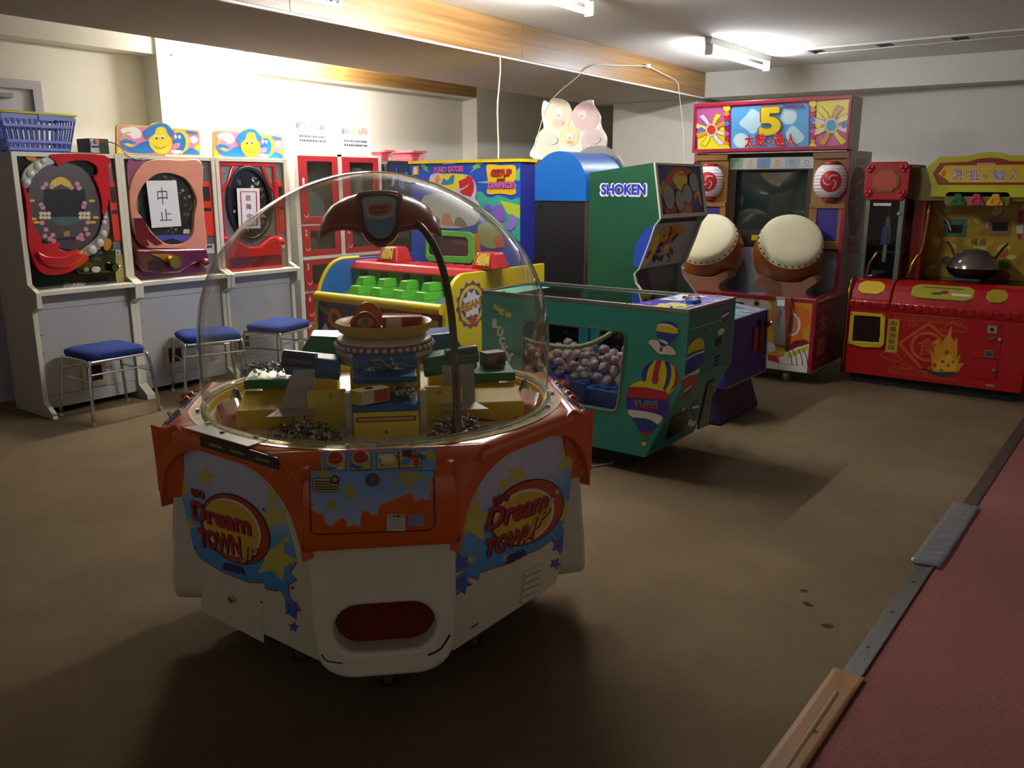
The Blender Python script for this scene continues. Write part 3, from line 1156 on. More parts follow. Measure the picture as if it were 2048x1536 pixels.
g.text(NP3, '中', z([(392, 735)])[0], z([(446, 735)])[0], z([(388, 672)])[0], RR, 0.0018, bold=0.02)
g.build('red_print', note)
# notices hang by tape on the faces
# ------------------------------------------------------------------ dinosaur topper boards
YB, BB, PK, PB = M('#f0d824'), M('#1f78c8'), M('#f08cae'), M('#fdfbf4')


def topper(label, z, y, poly):
    pl = PY(y)
    b = MB()
    b.platepx(pl, z(poly['out']), -0.02, 0.0, M('#e8c93a', 0.35))
    o = b.build('topper_sign', None)
    tag(o, label, 'sign', 'dinosaur topper boards')
    b = MB()
    for k, (pts, m_, sm) in enumerate(poly['art']):
        b.fp(pl, z(pts), m_, 0.0008 + 0.0003 * k, sm)
    b.build('topper_print', o)
    return o


A = dict(out=[(75, 440), (75, 130), (100, 105), (440, 125), (480, 95), (560, 80), (660, 105), (710, 150), (1000, 170), (1022, 195), (1030, 465)], art=[
    ([(92, 432), (92, 135), (110, 120), (440, 138), (720, 165), (995, 183), (1008, 205), (1018, 455)], PK, False),
    ([(120, 165), (200, 140), (290, 140), (350, 190), (350, 250), (270, 270), (220, 230), (150, 215)], PB, True),
    ([(910, 260), (960, 240), (1000, 280), (970, 320), (920, 310)], PB, True),
    ([(92, 430), (92, 330), (140, 400), (190, 425), (150, 432)], YB, False),
    ([(960, 360), (1015, 330), (1015, 400), (970, 390)], YB, True),
    ([(860, 180), (960, 190), (1005, 215), (900, 215)], BB, True),
    ([(130, 275), (230, 285), (295, 320), (220, 335), (120, 310)], BB, True),
    ([(105, 300), (150, 340), (250, 370), (340, 320), (430, 300), (470, 380), (520, 420), (420, 440), (230, 425), (140, 380)], BB, True),
    ([(110, 290), (130, 230), (200, 190), (240, 195), (180, 220), (140, 280)], M('#c8c24a'), True),
    ([(160, 330), (200, 320), (260, 345), (210, 358)], YB, True),
    ([(700, 190), (780, 170), (860, 200), (900, 290), (870, 400), (800, 440), (860, 330), (830, 240), (770, 200)], YB, True),
    ([(740, 220), (800, 200), (850, 260), (855, 350), (820, 410), (760, 400), (720, 320), (660, 310), (665, 290), (740, 280)], BB, True),
    ([(720, 330), (790, 320), (780, 370), (710, 380)], PK, True),
    ([(690, 400), (810, 405), (780, 440), (720, 440)], PB, True),
    ([(870, 400), (920, 375), (1000, 420), (1010, 452), (900, 448), (820, 445)], BB, True),
    ([(380, 190), (430, 140), (490, 110), (560, 88), (640, 105), (690, 160), (725, 195), (710, 250), (650, 230), (560, 180), (480, 230), (420, 280), (390, 250)], BB, True),
    ([(560, 135), (620, 145), (645, 200), (700, 300), (690, 380), (640, 430), (580, 440), (510, 420), (450, 350), (440, 270), (500, 220), (520, 160)], YB, True),
    ([(500, 260), (520, 228), (542, 255), (535, 275)], PB, True), ([(570, 260), (590, 225), (615, 255), (605, 272)], PB, True),
    ([(510, 265), (525, 250), (538, 268), (525, 278)], M('#2a2620'), True), ([(578, 262), (592, 248), (606, 264), (594, 274)], M('#2a2620'), True),
    ([(480, 330), (520, 365), (575, 378), (625, 355), (650, 325), (625, 368), (575, 388), (515, 375)], M('#8c7a18'), False),
    ([(720, 240), (745, 225), (755, 255), (735, 270)], PB, True), ([(765, 240), (790, 230), (800, 255), (780, 272)], PB, True)])
zt = Z(220, 230, 5.689)
topper('blue and yellow dinosaur topper board above the salmon game face', zt, 5.80, A)
B_ = dict(out=[((x - 75) * 0.835 + 1180 - 0 + 0, (y - 105) * 0.93 + 172 + (x - 75) * -0.002) for x, y in A['out']],
          art=[([((x - 75) * 0.835 + 1180, (y - 105) * 0.93 + 172 + (x - 75) * -0.002) for x, y in p], m_, s_) for p, m_, s_ in A['art']])
topper('blue and yellow dinosaur topper board above the red and silver game face', zt, 5.80, B_)

# ------------------------------------------------------------------ shopping basket
BLUE = mat('periwinkle_plastic', '#5d6fc0', 0.4)
YEL = mat('basket_rim_yellow', '#cfc93a', 0.4)
bx, by, bz = 2.72, 5.95, 1.7005
bk = thing('shopping_basket', 'blue plastic shopping basket with yellow handles on the leftmost game cabinet', 'basket', (bx, by, bz))
hw0, hd0, hw1, hd1, hh = 0.19, 0.115, 0.235, 0.15, 0.215


def bkpt(s, t, side):
    """t 0 bottom..1 top"""
    w_, d_ = hw0 + (hw1 - hw0) * t, hd0 + (hd1 - hd0) * t
    zz = bz + 0.004 + hh * t
    if side == 0:
        return V((bx + w_ * s, by - d_, zz))
    if side == 1:
        return V((bx + w_ * s, by + d_, zz))
    if side == 2:
        return V((bx - w_, by + d_ * s, zz))
    return V((bx + w_, by + d_ * s, zz))


g = MB()
g.box(bx - hw0, bx + hw0, by - hd0, by + hd0, bz, bz + 0.006, BLUE)
g.build('base', bk, bevel=0.002)
for side in range(4):
    n = 13 if side < 2 else 8
    for k in range(n + 1):
        s = -1 + 2 * k / n
        g = MB()
        g.tube([bkpt(s, 0, side), bkpt(s, 1, side)], 0.0065, BLUE, 5)
        g.build('slat', bk)
for t in (0.08, 0.30, 0.74, 0.97):
    g = MB()
    w_, d_ = hw0 + (hw1 - hw0) * t, hd0 + (hd1 - hd0) * t
    zz = bz + 0.004 + hh * t
    pl = PL((bx, by, zz - 0.009), (1, 0, 0), (0, 1, 0))
    o1, o2 = 0.008, -0.004
    hgt = 0.018 if t < 0.9 else 0.03
    g.ring(pl, rrect(-w_ - o1, -d_ - o1, w_ + o1, d_ + o1, 0.02), rrect(-w_ - o2, -d_ - o2, w_ + o2, d_ + o2, 0.015), 0, hgt, BLUE)
    g.build('band', bk)
for s in (-1, 1):
    g = MB()
    w_, d_ = hw1 + 0.015, hd1 + 0.012
    zz = bz + hh + 0.026
    g.tube([(bx - w_, by + s * 0.02, zz), (bx - w_ + 0.01, by + s * d_, zz), (bx + w_ - 0.01, by + s * d_, zz), (bx + w_, by + s * 0.02, zz)], 0.0085, YEL, 8, smooth=0)
    g.build('handle', bk, smooth=50)
g = MB()
g.box(bx - 0.005, bx + 0.085, by - hd1 - 0.014, by - hd1 + 0.004, bz + hh - 0.02, bz + hh + 0.03, BLUE)
g.build('handle_clip', bk, bevel=0.003)

# ------------------------------------------------------------------ small black device with cables
dv = thing('black_device', 'small black metal box with a red connector on the cabinet beside the blue basket', 'device', (3.13, 5.92, 1.7005))
g = MB()
g.box(3.06, 3.20, 5.86, 6.02, 1.7005, 1.805, mat('black_sheet_metal', '#1b1917', 0.5))
body = g.build('case', dv, bevel=0.003)
g = MB()
g.box(3.065, 3.12, 5.845, 5.86, 1.71, 1.80, M('#b5b2aa', 0.4))
g.box(3.062, 3.124, 5.842, 5.846, 1.745, 1.756, DARK)
g.build('front_plate', dv)
g = MB()
g.cyl((3.105, 5.845, 1.785), (0, -1, 0), 0.016, 0.018, M('#c8626a'), 12)
g.build('red_connector', dv, smooth=40)
g = MB()
g.tube([(3.09, 5.84, 1.78), (3.05, 5.80, 1.77), (3.02, 5.77, 1.715), (3.03, 5.745, 1.706), (2.95, 5.76, 1.704), (2.86, 5.75, 1.705)], 0.004, M('#6e6a64'), 6, smooth=5)
g.tube([(3.12, 5.83, 1.785), (3.18, 5.79, 1.78), (3.22, 5.74, 1.745), (3.24, 5.72, 1.70), (3.30, 5.715, 1.672), (3.36, 5.71, 1.668)], 0.004, M('#6e6a64'), 6, smooth=5)
g.build('cable', dv, smooth=0)

# ------------------------------------------------------------------ stools
SEATB = mat('royal_blue_fabric', '#0c2a74', 0.9, var=0.12, scale=40, bump=0.3, bscale=200)


def stool(label, cx, cy, rz):
    r = thing('padded_stool', label, 'stool', (0, 0, 0), 'blue padded stools')
    hw, hd = 0.20, 0.17
    loops = []
    for zz, k, in ((0.405, 0.93), (0.415, 1.0), (0.435, 1.03), (0.452, 0.99), (0.463, 0.86), (0.468, 0.55)):
        loops.append([(x, y, zz) for x, y in rrect(-hw * k, -hd * k, hw * k, hd * k, 0.06 * k, 5)])
    b = MB()
    b.loft(loops, SEATB)
    b.build('seat', r, smooth=50)
    for sx in (-1, 1):
        b = MB()
        b.tube([(sx * 0.235, -0.205, 0.0), (sx * 0.205, -0.175, 0.36), (sx * 0.19, -0.14, 0.398), (sx * 0.18, 0.0, 0.402), (sx * 0.19, 0.14, 0.398), (sx * 0.205, 0.175, 0.36), (sx * 0.235, 0.205, 0.0)], 0.011, CHROME, 10, smooth=4)
        lg = b.build('leg_frame', r, smooth=0)
        for sy in (-1, 1):
            b = MB()
            b.cyl((sx * 0.236, sy * 0.206, 0.0), (0, 0, 1), 0.014, 0.02, M('#8d8a80', 0.5), 10)
            b.build('foot', lg)
    for sy in (-1, 1):
        b = MB()
        b.tube([(-0.185, sy * 0.165, 0.398), (0.185, sy * 0.165, 0.398)], 0.010, CHROME, 8)
        b.build('seat_rail', r, smooth=40)
        b = MB()
        b.tube([(-0.21, sy * 0.182, 0.32), (0.21, sy * 0.182, 0.32)], 0.007, CHROME, 8)
        b.build('stretcher', r, smooth=40)
    for sx in (-1, 1):
        b = MB()
        b.tube([(sx * 0.212, -0.183, 0.28), (sx * 0.212, 0.183, 0.28)], 0.006, CHROME, 8)
        b.build('stretcher', r, smooth=40)
    r.location = (cx, cy, 0)
    r.rotation_euler = (0, 0, rz)
    return r


s0 = stool('blue padded stool with chrome legs in front of the leftmost game cabinet', 2.815, 5.48, 0.02)
for lab, cx, cy, rz in (('blue padded stool half hidden by the clear dome, middle of the three', 3.58, 5.46, -0.35), ('blue padded stool seen wholly through the clear dome, rightmost of three', 4.17, 5.40, 0.25)):
    s_ = copy_tree(s0)
    s_['label'] = lab
    s_.location = (cx, cy, 0)
    s_.rotation_euler = (0, 0, rz)
# ------------------------------------------------------------------ prize lockers
LKW = mat('white_locker_enamel', '#e4e1d6', 0.4, var=0.03)
LKR = mat('red_locker_door', '#b01c24', 0.3, coat=0.3)
SMOKE = clear_mat('smoked_window', '#c4c8c4', 1.5, 0.03, 1.2)
lk = thing('prize_locker', 'white prize locker with red numbered doors beside the right game cabinet', 'locker', (5.17, 5.95, 0))
b = MB()
for a in ((4.70, 4.742, 5.755, 6.18, 0.0, 1.755), (5.662, 5.70, 5.755, 6.18, 0.0, 1.755), (5.176, 5.222, 5.755, 6.16, 0.0, 1.755), (4.742, 5.662, 5.755, 6.18, 1.735, 1.755), (4.742, 5.662, 6.15, 6.18, 0, 1.735), (4.742, 5.662, 5.755, 6.15, 0.0, 0.08)):
    b.box(*a, LKW)
for zz in (1.172, 0.89, 0.605, 0.335):
    b.box(4.742, 5.662, 5.775, 6.15, zz - 0.012, zz + 0.012, LKW)
b.build('carcass', lk)
LP = PY(5.755)
rows = ((1.184, 1.735, '1'), (0.905, 1.160, '2'), (0.618, 0.874, '3'), (0.348, 0.592, '4'), (0.082, 0.322, '5'))
b = MB()
b.box(4.742, 5.662, 5.748, 5.775, 0.876, 0.903, LKW)
b.build('cross_rail', lk)
for ci, (xa, xb) in enumerate(((4.746, 5.172), (5.226, 5.658))):
    for z0, z1, num in rows:
        xw0, xw1, zw0, zw1 = xa + 0.085, xb - 0.065, z0 + 0.05, z1 - 0.045
        b = MB()
        b.ring(LP, [(xa, z0), (xb, z0), (xb, z1), (xa, z1)], [(xw0, zw0), (xw1, zw0), (xw1, zw1), (xw0, zw1)], -0.018, 0.006, LKR)
        d = b.build('door', lk, bevel=0.002)
        b = MB()
        b.flat(LP, [(xw0, zw0), (xw1, zw0), (xw1, zw1), (xw0, zw1)], SMOKE, -0.008)
        b.build('pane', d)
        if ci == 0 or num != '1':
            b = MB()
            zc = min(z1 - 0.2, (z0 + z1) / 2 + 0.04) if num == '1' else (z0 + z1) / 2 + 0.045
            b.text(LP, num, (xa + 0.028, zc), (xa + 0.05, zc), (xa + 0.028, zc + 0.055), M('#e8e2d4'), 0.0075, bold=0.03, px=False)
            b.build('number', d)
        b = MB()
        zc = z0 + 0.05
        b.stripe(LP, [(xa + 0.03, zc + 0.02), (xa + 0.045, zc), (xa + 0.065, zc + 0.005), (xa + 0.075, zc + 0.025)], 0.007, M('#e8e2d4'), 0.0075, smooth=True, px=False)
        b.build('handle_mark', d)


def prize(name, label, cat, f):
    b = MB()
    f(b)
    return tag(b.build(name, None, smooth=50), label, cat, 'prizes in the lockers')


prize('folded_cloth', 'pale blue folded cloth behind the window of locker one', 'prize', lambda b: b.loft([[(x, y, z_) for x, y in rrect(4.86 - k, 5.85 - k, 5.08 + k, 5.98 + k, 0.04)] for z_, k in ((1.186, 0.0), (1.26, 0.02), (1.36, 0.01), (1.43, -0.03), (1.45, -0.06))], M('#8fb2c0', 0.8)))
prize('tan_figure', 'tan toy figure behind the window of locker two', 'prize', lambda b: b.lathe([(1e-4, 0.0), (0.05, 0.0), (0.04, 0.05), (0.055, 0.10), (0.03, 0.14), (0.045, 0.17), (0.03, 0.20), (1e-4, 0.215)], (4.97, 5.90, 0.903), M('#b58a6a', 0.7), 14))
for xx, sd in ((5.36, 'left'), (5.52, 'right')):
    prize('paper_roll', 'white roll, the %s of two standing in the top right locker' % sd, 'prize', lambda b: b.lathe([(1e-4, 0.0), (0.055, 0.0), (0.06, 0.02), (0.06, 0.42), (0.05, 0.46), (1e-4, 0.47)], (xx, 5.90, 1.186), M('#cfc4c0', 0.7), 18))
prize('plush_bag', 'grey plush bag behind the lower window of the right locker column', 'prize', lambda b: b.ball((5.44, 5.90, 0.985), 0.085, M('#8f8a86', 0.9), 14, 10, (1.2, 0.9, 0.95)))

# posters standing on the lockers
PAPER = mat('white_paper', '#e9e8ee', 0.7)
rp = random.Random(11)
for lab, xa, xb, za, zb in (('white price poster with rainbow lettering above the left locker column', 4.75, 5.15, 1.757, 2.06), ('white price poster with rainbow lettering above the right locker column', 5.24, 5.62, 1.757, 2.04)):
    pl = PY(5.80)
    b = MB()
    b.plate(pl, [(xa, za), (xb, za), (xb, zb), (xa, zb)], -0.003, 0.0, PAPER)
    o = tag(b.build('price_poster'), lab, 'poster', 'posters above the lockers')
    b = MB()
    cols = ['#27306a', '#3b5a9c', '#5a7ab8', '#8fa85a', '#c8bf4a', '#d8a04a', '#d07a5a', '#c85a5a', '#d88a7a']
    W = xb - xa
    for k in range(34):
        u_ = k / 33
        h = rp.uniform(0.03, 0.075)
        z0 = zb - 0.115 + rp.uniform(0, 0.07 - min(h, 0.07))
        x = xa + W * (0.08 + 0.8 * u_)
        b.flat(pl, [(x, z0), (x + W * rp.uniform(0.008, 0.02), z0), (x + W * 0.02, z0 + h), (x + W * 0.004, z0 + h)], M(cols[min(8, int(u_ * 9))]), 0.0008 + 1e-5 * k)
    for line, c_ in ((0.155, '#4a4a4e'), (0.19, '#3a3a3e'), (0.255, '#8aa2c0')):
        x = xa + W * 0.15
        while x < xb - W * 0.15:
            ww = rp.uniform(0.008, 0.02)
            b.flat(pl, [(x, zb - line - 0.02), (x + ww, zb - line - 0.018), (x + ww, zb - line), (x, zb - line - 0.003)], M(c_), 0.001)
            x += ww + rp.uniform(0.002, 0.008)
    b.build('poster_print', o, kind='stuff')

# ------------------------------------------------------------------ black cabinet and pink trays behind
dc = thing('dark_cabinet', 'black game cabinet with a lit blue picture beside the prize lockers', 'game machine', (6.05, 5.93, 0))
b = MB()
b.box(5.76, 6.34, 5.78, 6.16, 0, 1.66, mat('black_laminate', '#17171a', 0.4))
b.build('body', dc, bevel=0.006)
b = MB()
b.loft([[(5.74, 5.74, z_) for z_ in ()] or [(x, 5.73, z_) for x, z_ in rrect(5.74, 1.36, 6.36, 1.715, 0.05)], [(x, 6.16, z_) for x, z_ in rrect(5.74, 1.36, 6.36, 1.715, 0.05)]], M('#26282a', 0.4))
hd = b.build('monitor_hood', dc)
pl = PY(5.728)
b = MB()
b.flat(pl, [(5.77, 1.42), (6.03, 1.42), (6.03, 1.68), (5.77, 1.68)], M('#1c2a5c', 0.3), 0.001)
for k in range(12):
    x = 5.79 + rp.uniform(0, 0.2)
    z0 = 1.45 + rp.uniform(0, 0.12)
    b.flat(pl, [(x, z0), (x + 0.02, z0), (x + 0.05 + rp.uniform(-0.06, 0.04), z0 + 0.09), (x + 0.02, z0 + 0.09)], M(rp.choice(['#8fb8e8', '#c8dcf4', '#4a78c8'])), 0.0012 + 1e-5 * k)
b.flat(pl, ell(6.20, 1.58, 0.09, 0.09, 18), M('#7a5ab8', 0.3), 0.0012)
b.flat(pl, ell(6.19, 1.60, 0.05, 0.05, 14), M('#b89ae0', 0.3), 0.0014)
b.build('picture_print', hd)
for xx in (5.92, 6.2):
    b = MB()
    b.box(xx - 0.1, xx + 0.1, 5.727, 5.735, 1.0, 1.2, M('#3a2a2a', 0.4))
    b.build('lower_panel', dc)
PINK = mat('pink_plastic', '#e0606a', 0.4)


def tray(label, cx, cy, z0, w_, d_, h):
    b = MB()
    o1 = [[(x, y, z0 + zz) for x, y in rrect(cx - w_ / 2 - k, cy - d_ / 2 - k, cx + w_ / 2 + k, cy + d_ / 2 + k, 0.03)] for zz, k in ((0, -0.035), (h * 0.8, -0.012), (h * 0.8, 0.012), (h, 0.012), (h, -0.006), (0.01, -0.03))]
    b.loft(o1, PINK)
    o = tag(b.build('pink_tray', None), label, 'tray', 'pink trays on the cabinets')
    b = MB()
    b.box(cx + w_ * 0.05, cx + w_ * 0.35, cy - d_ / 2 - 0.004, cy - d_ / 2 + 0.03, z0 + h * 0.1, z0 + h * 0.7, M('#e8a8a4'))
    b.build('paper_tag', o)
    return o


tray('small pink plastic tray on the black cabinet next to the lockers', 5.85, 5.90, 1.717, 0.15, 0.2, 0.095)
tray('large pink plastic tray on the black cabinet behind the gator game', 6.235, 5.93, 1.717, 0.21, 0.3, 0.10)

# ------------------------------------------------------------------ gator hammer game
GY0, GY1 = 3.41, 4.62
gg = thing('gator_game', 'yellow, blue and green hammer game with a printed blue back cabinet behind the dome', 'game machine', (4.4, 4.0, 0))
YELP = mat('yellow_laminate', '#e8c81e', 0.35)
BLUP = mat('blue_laminate', '#1f64b4', 0.4)
GRN = mat('green_plastic', '#4fae3a', 0.3)
DGR = mat('dark_green_board', '#1f6a4a', 0.45)
RDP = mat('red_moulded_plastic', '#c01f2c', 0.25, coat=0.3)
b = MB()
b.box(3.93, 4.95, GY0 + 0.03, GY1 - 0.03, 0.05, 0.62, mat('purple_board', '#5a2a6a', 0.45))
b.build('base', gg)
wing = spline([(3.87, 0.40), (3.885, 0.70), (3.94, 0.88), (4.03, 0.955), (4.13, 0.962)], 4, False) + [(4.94, 0.962), (4.94, 0.04), (3.90, 0.04)]
wingl = spline([(3.87, 0.40), (3.90, 0.70), (3.95, 0.85), (4.04, 0.955), (4.14, 0.985)], 4, False) + [(4.30, 0.985), (4.94, 0.985), (4.94, 0.04), (3.90, 0.04)]
b = MB()
b.prism([(x, GY0, z_) for x, z_ in wing], (0, 0.03, 0), YELP)
wr = b.build('right_side_panel', gg, bevel=0.003)
b = MB()
b.prism([(x, GY1 - 0.028, z_) for x, z_ in wingl], (0, 0.026, 0), BLUP)
wl = b.build('left_side_panel', gg)
b = MB()
b.tube([(x, GY1 - 0.014, z_) for x, z_ in wingl[:18]], 0.016, YELP, 6)
b.build('edge_moulding', wl, smooth=50)
# YEEAH badge on the yellow side
pl = PY(GY0)
zz = Z(560, 220, 3.34)
b = MB()
pu = M('#6a3f94')
c0 = pl.px(*zz([(1280, 1300)])[0])
b.flat(pl, star2(c0[0], c0[1], 0.155, 0.1, 0.86, 14), pu, 0.001)
b.flat(pl, ell(c0[0], c0[1], 0.125, 0.125, 26), YELP, 0.0014)
b.flat(pl, ell(c0[0], c0[1], 0.100, 0.100, 26), pu, 0.0018)
b.flat(pl, star2(c0[0], c0[1], 0.10, 0.3, 0.72, 9), M('#e8e6ec'), 0.0022)
b.flat(pl, star2(c0[0] + 0.01, c0[1] - 0.10, 0.05, 0.5, 0.5, 6), M('#c83a3a'), 0.0024)
b.text(pl, 'YEEAH!', zz([(1190, 1372)])[0], zz([(1355, 1300)])[0], zz([(1183, 1312)])[0], M('#1c1820'), 0.0026, bold=0.07)
b.text(pl, 'YEEAH!', zz([(1192, 1370)])[0], zz([(1354, 1300)])[0], zz([(1186, 1314)])[0], M('#e0902a'), 0.003, bold=0.025)
b.build('side_print', wr)
# front
b = MB()
b.tube([(3.885, GY0 + 0.03, 0.752), (3.885, GY1 - 0.03, 0.752)], 0.034, YELP, 12)
b.build('front_rail', gg, smooth=40)
FPn = PX(3.905)
b = MB()
b.box(3.905, 3.93, GY0 + 0.03, GY1 - 0.028, 0.06, 0.72, mat('violet_print_board', '#5b2d7a', 0.4))
fp = b.build('front_board', gg)
b = MB()
b.fp(FPn, zz([(520, 1275), (1060, 1360), (1060, 1500), (520, 1500), (500, 1400)]), M('#8c2a4a'), 0.001)
b.fp(FPn, zz([(260, 1300), (330, 1340), (320, 1365), (250, 1330)]), M('#4fae6a'), 0.0014)
b.stripe(FPn, zz([(350, 1340), (335, 1400), (370, 1440), (410, 1410), (390, 1360)]), 0.035, M('#d87a2a'), 0.0014, closed=True, smooth=True)
b.fp(FPn, zz([(880, 1390), (1060, 1410), (1060, 1450), (880, 1430)]), M('#d8c03a'), 0.0014)
b.text(FPn, 'FUNKY', zz([(900, 1475)])[0], zz([(1080, 1495)])[0], zz([(900, 1435)])[0], M('#c8324a'), 0.0018, bold=0.05)
b.text(FPn, 'A', zz([(270, 1490)])[0], zz([(330, 1480)])[0], zz([(275, 1430)])[0], M('#e8e4e0'), 0.0018, bold=0.05)
b.build('front_print', fp)
# sloping green field with hammering steps
b = MB()
b.prism([(3.93, GY0 + 0.03, 0.70), (4.30, GY0 + 0.03, 0.80), (4.30, GY0 + 0.03, 0.62), (3.93, GY0 + 0.03, 0.62)], (0, GY1 - GY0 - 0.06, 0), mat('grey_blue_board', '#5a7a80', 0.5))
b.build('playing_slope', gg)
b = MB()
b.box(4.22, 4.36, GY0 + 0.03, GY1 - 0.03, 0.74, 0.925, DGR)
b.build('gate_board', gg)
for k in range(4):
    yc = 4.385 - 0.205 * k
    for j in range(1):
        g = MB()
        g.box(4.215, 4.225, yc + 0.052, yc + 0.115, 0.84, 0.905, DARK)
        g.build('gate_mouth', gg)
    g = MB()
    for (xa, xb, hw, z0, z1) in ((3.97, 4.22, 0.064, 0.712, 0.765), (4.03, 4.22, 0.053, 0.765, 0.820), (4.09, 4.22, 0.042, 0.820, 0.875)):
        lo = [(xa, yc - hw, z0), (xb, yc - hw, z0), (xb, yc + hw, z0), (xa, yc + hw, z0)]
        hi = [(xa + 0.02, yc - hw + 0.012, z1), (xb, yc - hw + 0.012, z1), (xb, yc + hw - 0.012, z1), (xa + 0.02, yc + hw - 0.012, z1)]
        g.hull2(lo, hi, GRN)
    g.build('green_step', gg, bevel=0.005)
b = MB()
b.prism([(4.20, GY0 - 0.0 + 0.03, 0.915), (4.42, GY0 + 0.03, 0.915), (4.42, GY0 + 0.03, 0.975), (4.24, GY0 + 0.03, 0.97)], (0, GY1 - GY0 - 0.03, 0), RDP)
rb = b.build('red_top_rail', gg, bevel=0.012)
for k in range(9):
    g = MB()
    yc = 4.40 - 0.1 * k
    g.tube([(4.27, yc, 0.972), (4.38, yc - 0.02, 0.975)], 0.008, RDP, 6)
    g.build('rib', rb, smooth=50)
for yc in (4.30, 3.44):
    g = MB()
    g.hull2([(4.27, yc - 0.10, 0.97), (4.45, yc - 0.10, 0.97), (4.45, yc + 0.10, 0.97), (4.27, yc + 0.10, 0.97)], [(4.31, yc - 0.068, 1.075), (4.42, yc - 0.068, 1.075), (4.42, yc + 0.068, 1.075), (4.31, yc + 0.068, 1.075)], RDP)
    sp = g.build('speaker_box', gg, bevel=0.012)
    sl = PL((4.2745, yc, 0.988), (0, -1, 0), (0.04, 0, 0.10))
    g = MB()
    g.plate(sl, [(-0.055, 0.005), (0.055, 0.005), (0.045, 0.085), (-0.045, 0.085)], 0.0, 0.006, M('#e0c44a', 0.4))
    gr = g.build('grille', sp, bevel=0.002)
    for a_, b_ in ((-0.04, 0.015), (0.04, 0.015), (-0.034, 0.075), (0.034, 0.075)):
        g = MB()
        g.cyl(sl.pt(a_, b_, 0.006), sl.n, 0.005, 0.002, DARK, 8)
        g.build('screw', gr)
    g = MB()
    g.cyl(sl.pt(0, 0.045, 0.006), sl.n, 0.024, 0.0015, M('#d2b848', 0.5), 16)
    g.build('cone', gr)
# back cabinet with its printed face
CY0, CY1 = 3.49, 4.50
b = MB()
oc = [(4.755, CY1), (4.755, CY0), (4.93, CY0 - 0.0), (4.93, CY1)]
b.prism([(x, y, 0.62) for x, y in oc], (0, 0, 1.03), mat('deep_blue_board', '#232a86', 0.4))
bc = b.build('back_cabinet', gg)
b = MB()
b.prism([(4.745, CY1 + 0.01, 1.65), (4.745, CY0, 1.65), (4.80, CY0 - 0.012, 1.65), (4.94, CY0 - 0.012, 1.65), (4.94, CY1 + 0.01, 1.65)], (0, 0, 0.02), YELP)
b.build('yellow_top_trim', bc)
AP = PX(4.755)
za = Z(820, 300, 7.68)
b = MB()
lay = [(Z(820, 300, 7.68)([(10, 185), (1695, 185), (1695, 1500), (1690, 1850), (30, 1850)]), M('#2450b8', 0.35), False),
       (za([(140, 190), (220, 190), (230, 240), (290, 275), (255, 285), (310, 355), (190, 290), (215, 275), (160, 245), (180, 235)]), M('#6ab85a'), False),
       (za([(1020, 185), (1160, 185), (1060, 240), (1095, 265), (1020, 285), (905, 370), (985, 275), (950, 265), (1000, 225)]), M('#6ab85a'), False),
       (za([(1690, 270), (1690, 470), (1560, 460), (1200, 470), (1020, 500), (1200, 515), (1560, 380)]), M('#58b87a'), False),
       (za([(1020, 640), (1100, 635), (1180, 720), (1260, 730), (1360, 690), (1450, 720), (1560, 770), (1640, 730), (1692, 735), (1692, 1400), (1400, 1300), (1030, 900)]), M('#3aa08e'), False),
       (za([(1380, 770), (1692, 850), (1692, 1050), (1500, 980)]), M('#a8c43a'), False),
       (za([(300, 460), (330, 380), (420, 350), (520, 360), (700, 360), (880, 380), (960, 430), (1020, 560), (1010, 700), (990, 780), (900, 800), (700, 700), (500, 600), (320, 560)]), M('#c8bcc0'), True),
       (za([(480, 420), (520, 370), (700, 365), (850, 400), (800, 470), (740, 500), (720, 610), (560, 600), (490, 520)]), M('#d8cf2a'), True),
       (za([(750, 480), (860, 430), (890, 385), (960, 430), (990, 540), (980, 640), (940, 720), (850, 720), (760, 640), (890, 560), (910, 510), (860, 560), (770, 600)]), M('#b8242c'), False),
       (za([(480, 530), (520, 430), (580, 470), (640, 390), (690, 380), (670, 520), (560, 540)]), M('#2a7aa8'), False),
       (za([(390, 440), (430, 390), (470, 440), (440, 500), (390, 510)]), M('#d88a2a'), True),
       (za([(1180, 240), (1260, 220), (1400, 235), (1540, 230), (1625, 250), (1630, 400), (1600, 520), (1635, 650), (1560, 690), (1400, 670), (1230, 680), (1180, 640), (1210, 520), (1190, 400)]), M('#e8b81e'), True),
       (za([(1200, 560), (1260, 500), (1600, 500), (1615, 580), (1400, 600), (1220, 590)]), M('#c86ab0'), True),
       (za([(60, 250), (140, 240), (140, 380), (40, 390)]), M('#c89a2a'), False),
       (za([(60, 280), (110, 270), (110, 360), (70, 365)]), M('#d8c8a8'), True),
       (za([(230, 700), (1000, 740), (1000, 1150), (300, 1150)]), M('#b7c2c0'), True),
       (za([(1060, 1150), (1250, 1120), (1400, 1250), (1380, 1480), (1180, 1500), (1060, 1380)]), M('#8a9a5a'), True),
       (za([(1300, 1330), (1440, 1330), (1450, 1480), (1330, 1490)]), M('#b8503a'), True),
       (za([(980, 1280), (1080, 1270), (1100, 1700), (990, 1700)]), M('#c07a3a'), False),
       (za([(310, 1090), (340, 1000), (420, 1020), (470, 1090), (430, 1150)]), M('#7a6a60'), True),
       (za([(500, 1080), (520, 985), (620, 985), (650, 1080), (700, 1150), (520, 1150)]), M('#c08a6a'), True),
       (za([(700, 1150), (720, 1040), (800, 1040), (850, 1100), (880, 1180)]), M('#7a705a'), True),
       (za([(1150, 860), (1200, 830), (1260, 870), (1250, 930), (1170, 920)]), M('#6a52b8'), True),
       (za([(1260, 960), (1300, 870), (1400, 850), (1450, 930), (1480, 1040), (1440, 1100), (1330, 1060)]), M('#7a5ab8'), True),
       (za([(1530, 1050), (1560, 980), (1630, 1040), (1640, 1150), (1560, 1230), (1500, 1200)]), M('#8a70c8'), True)]
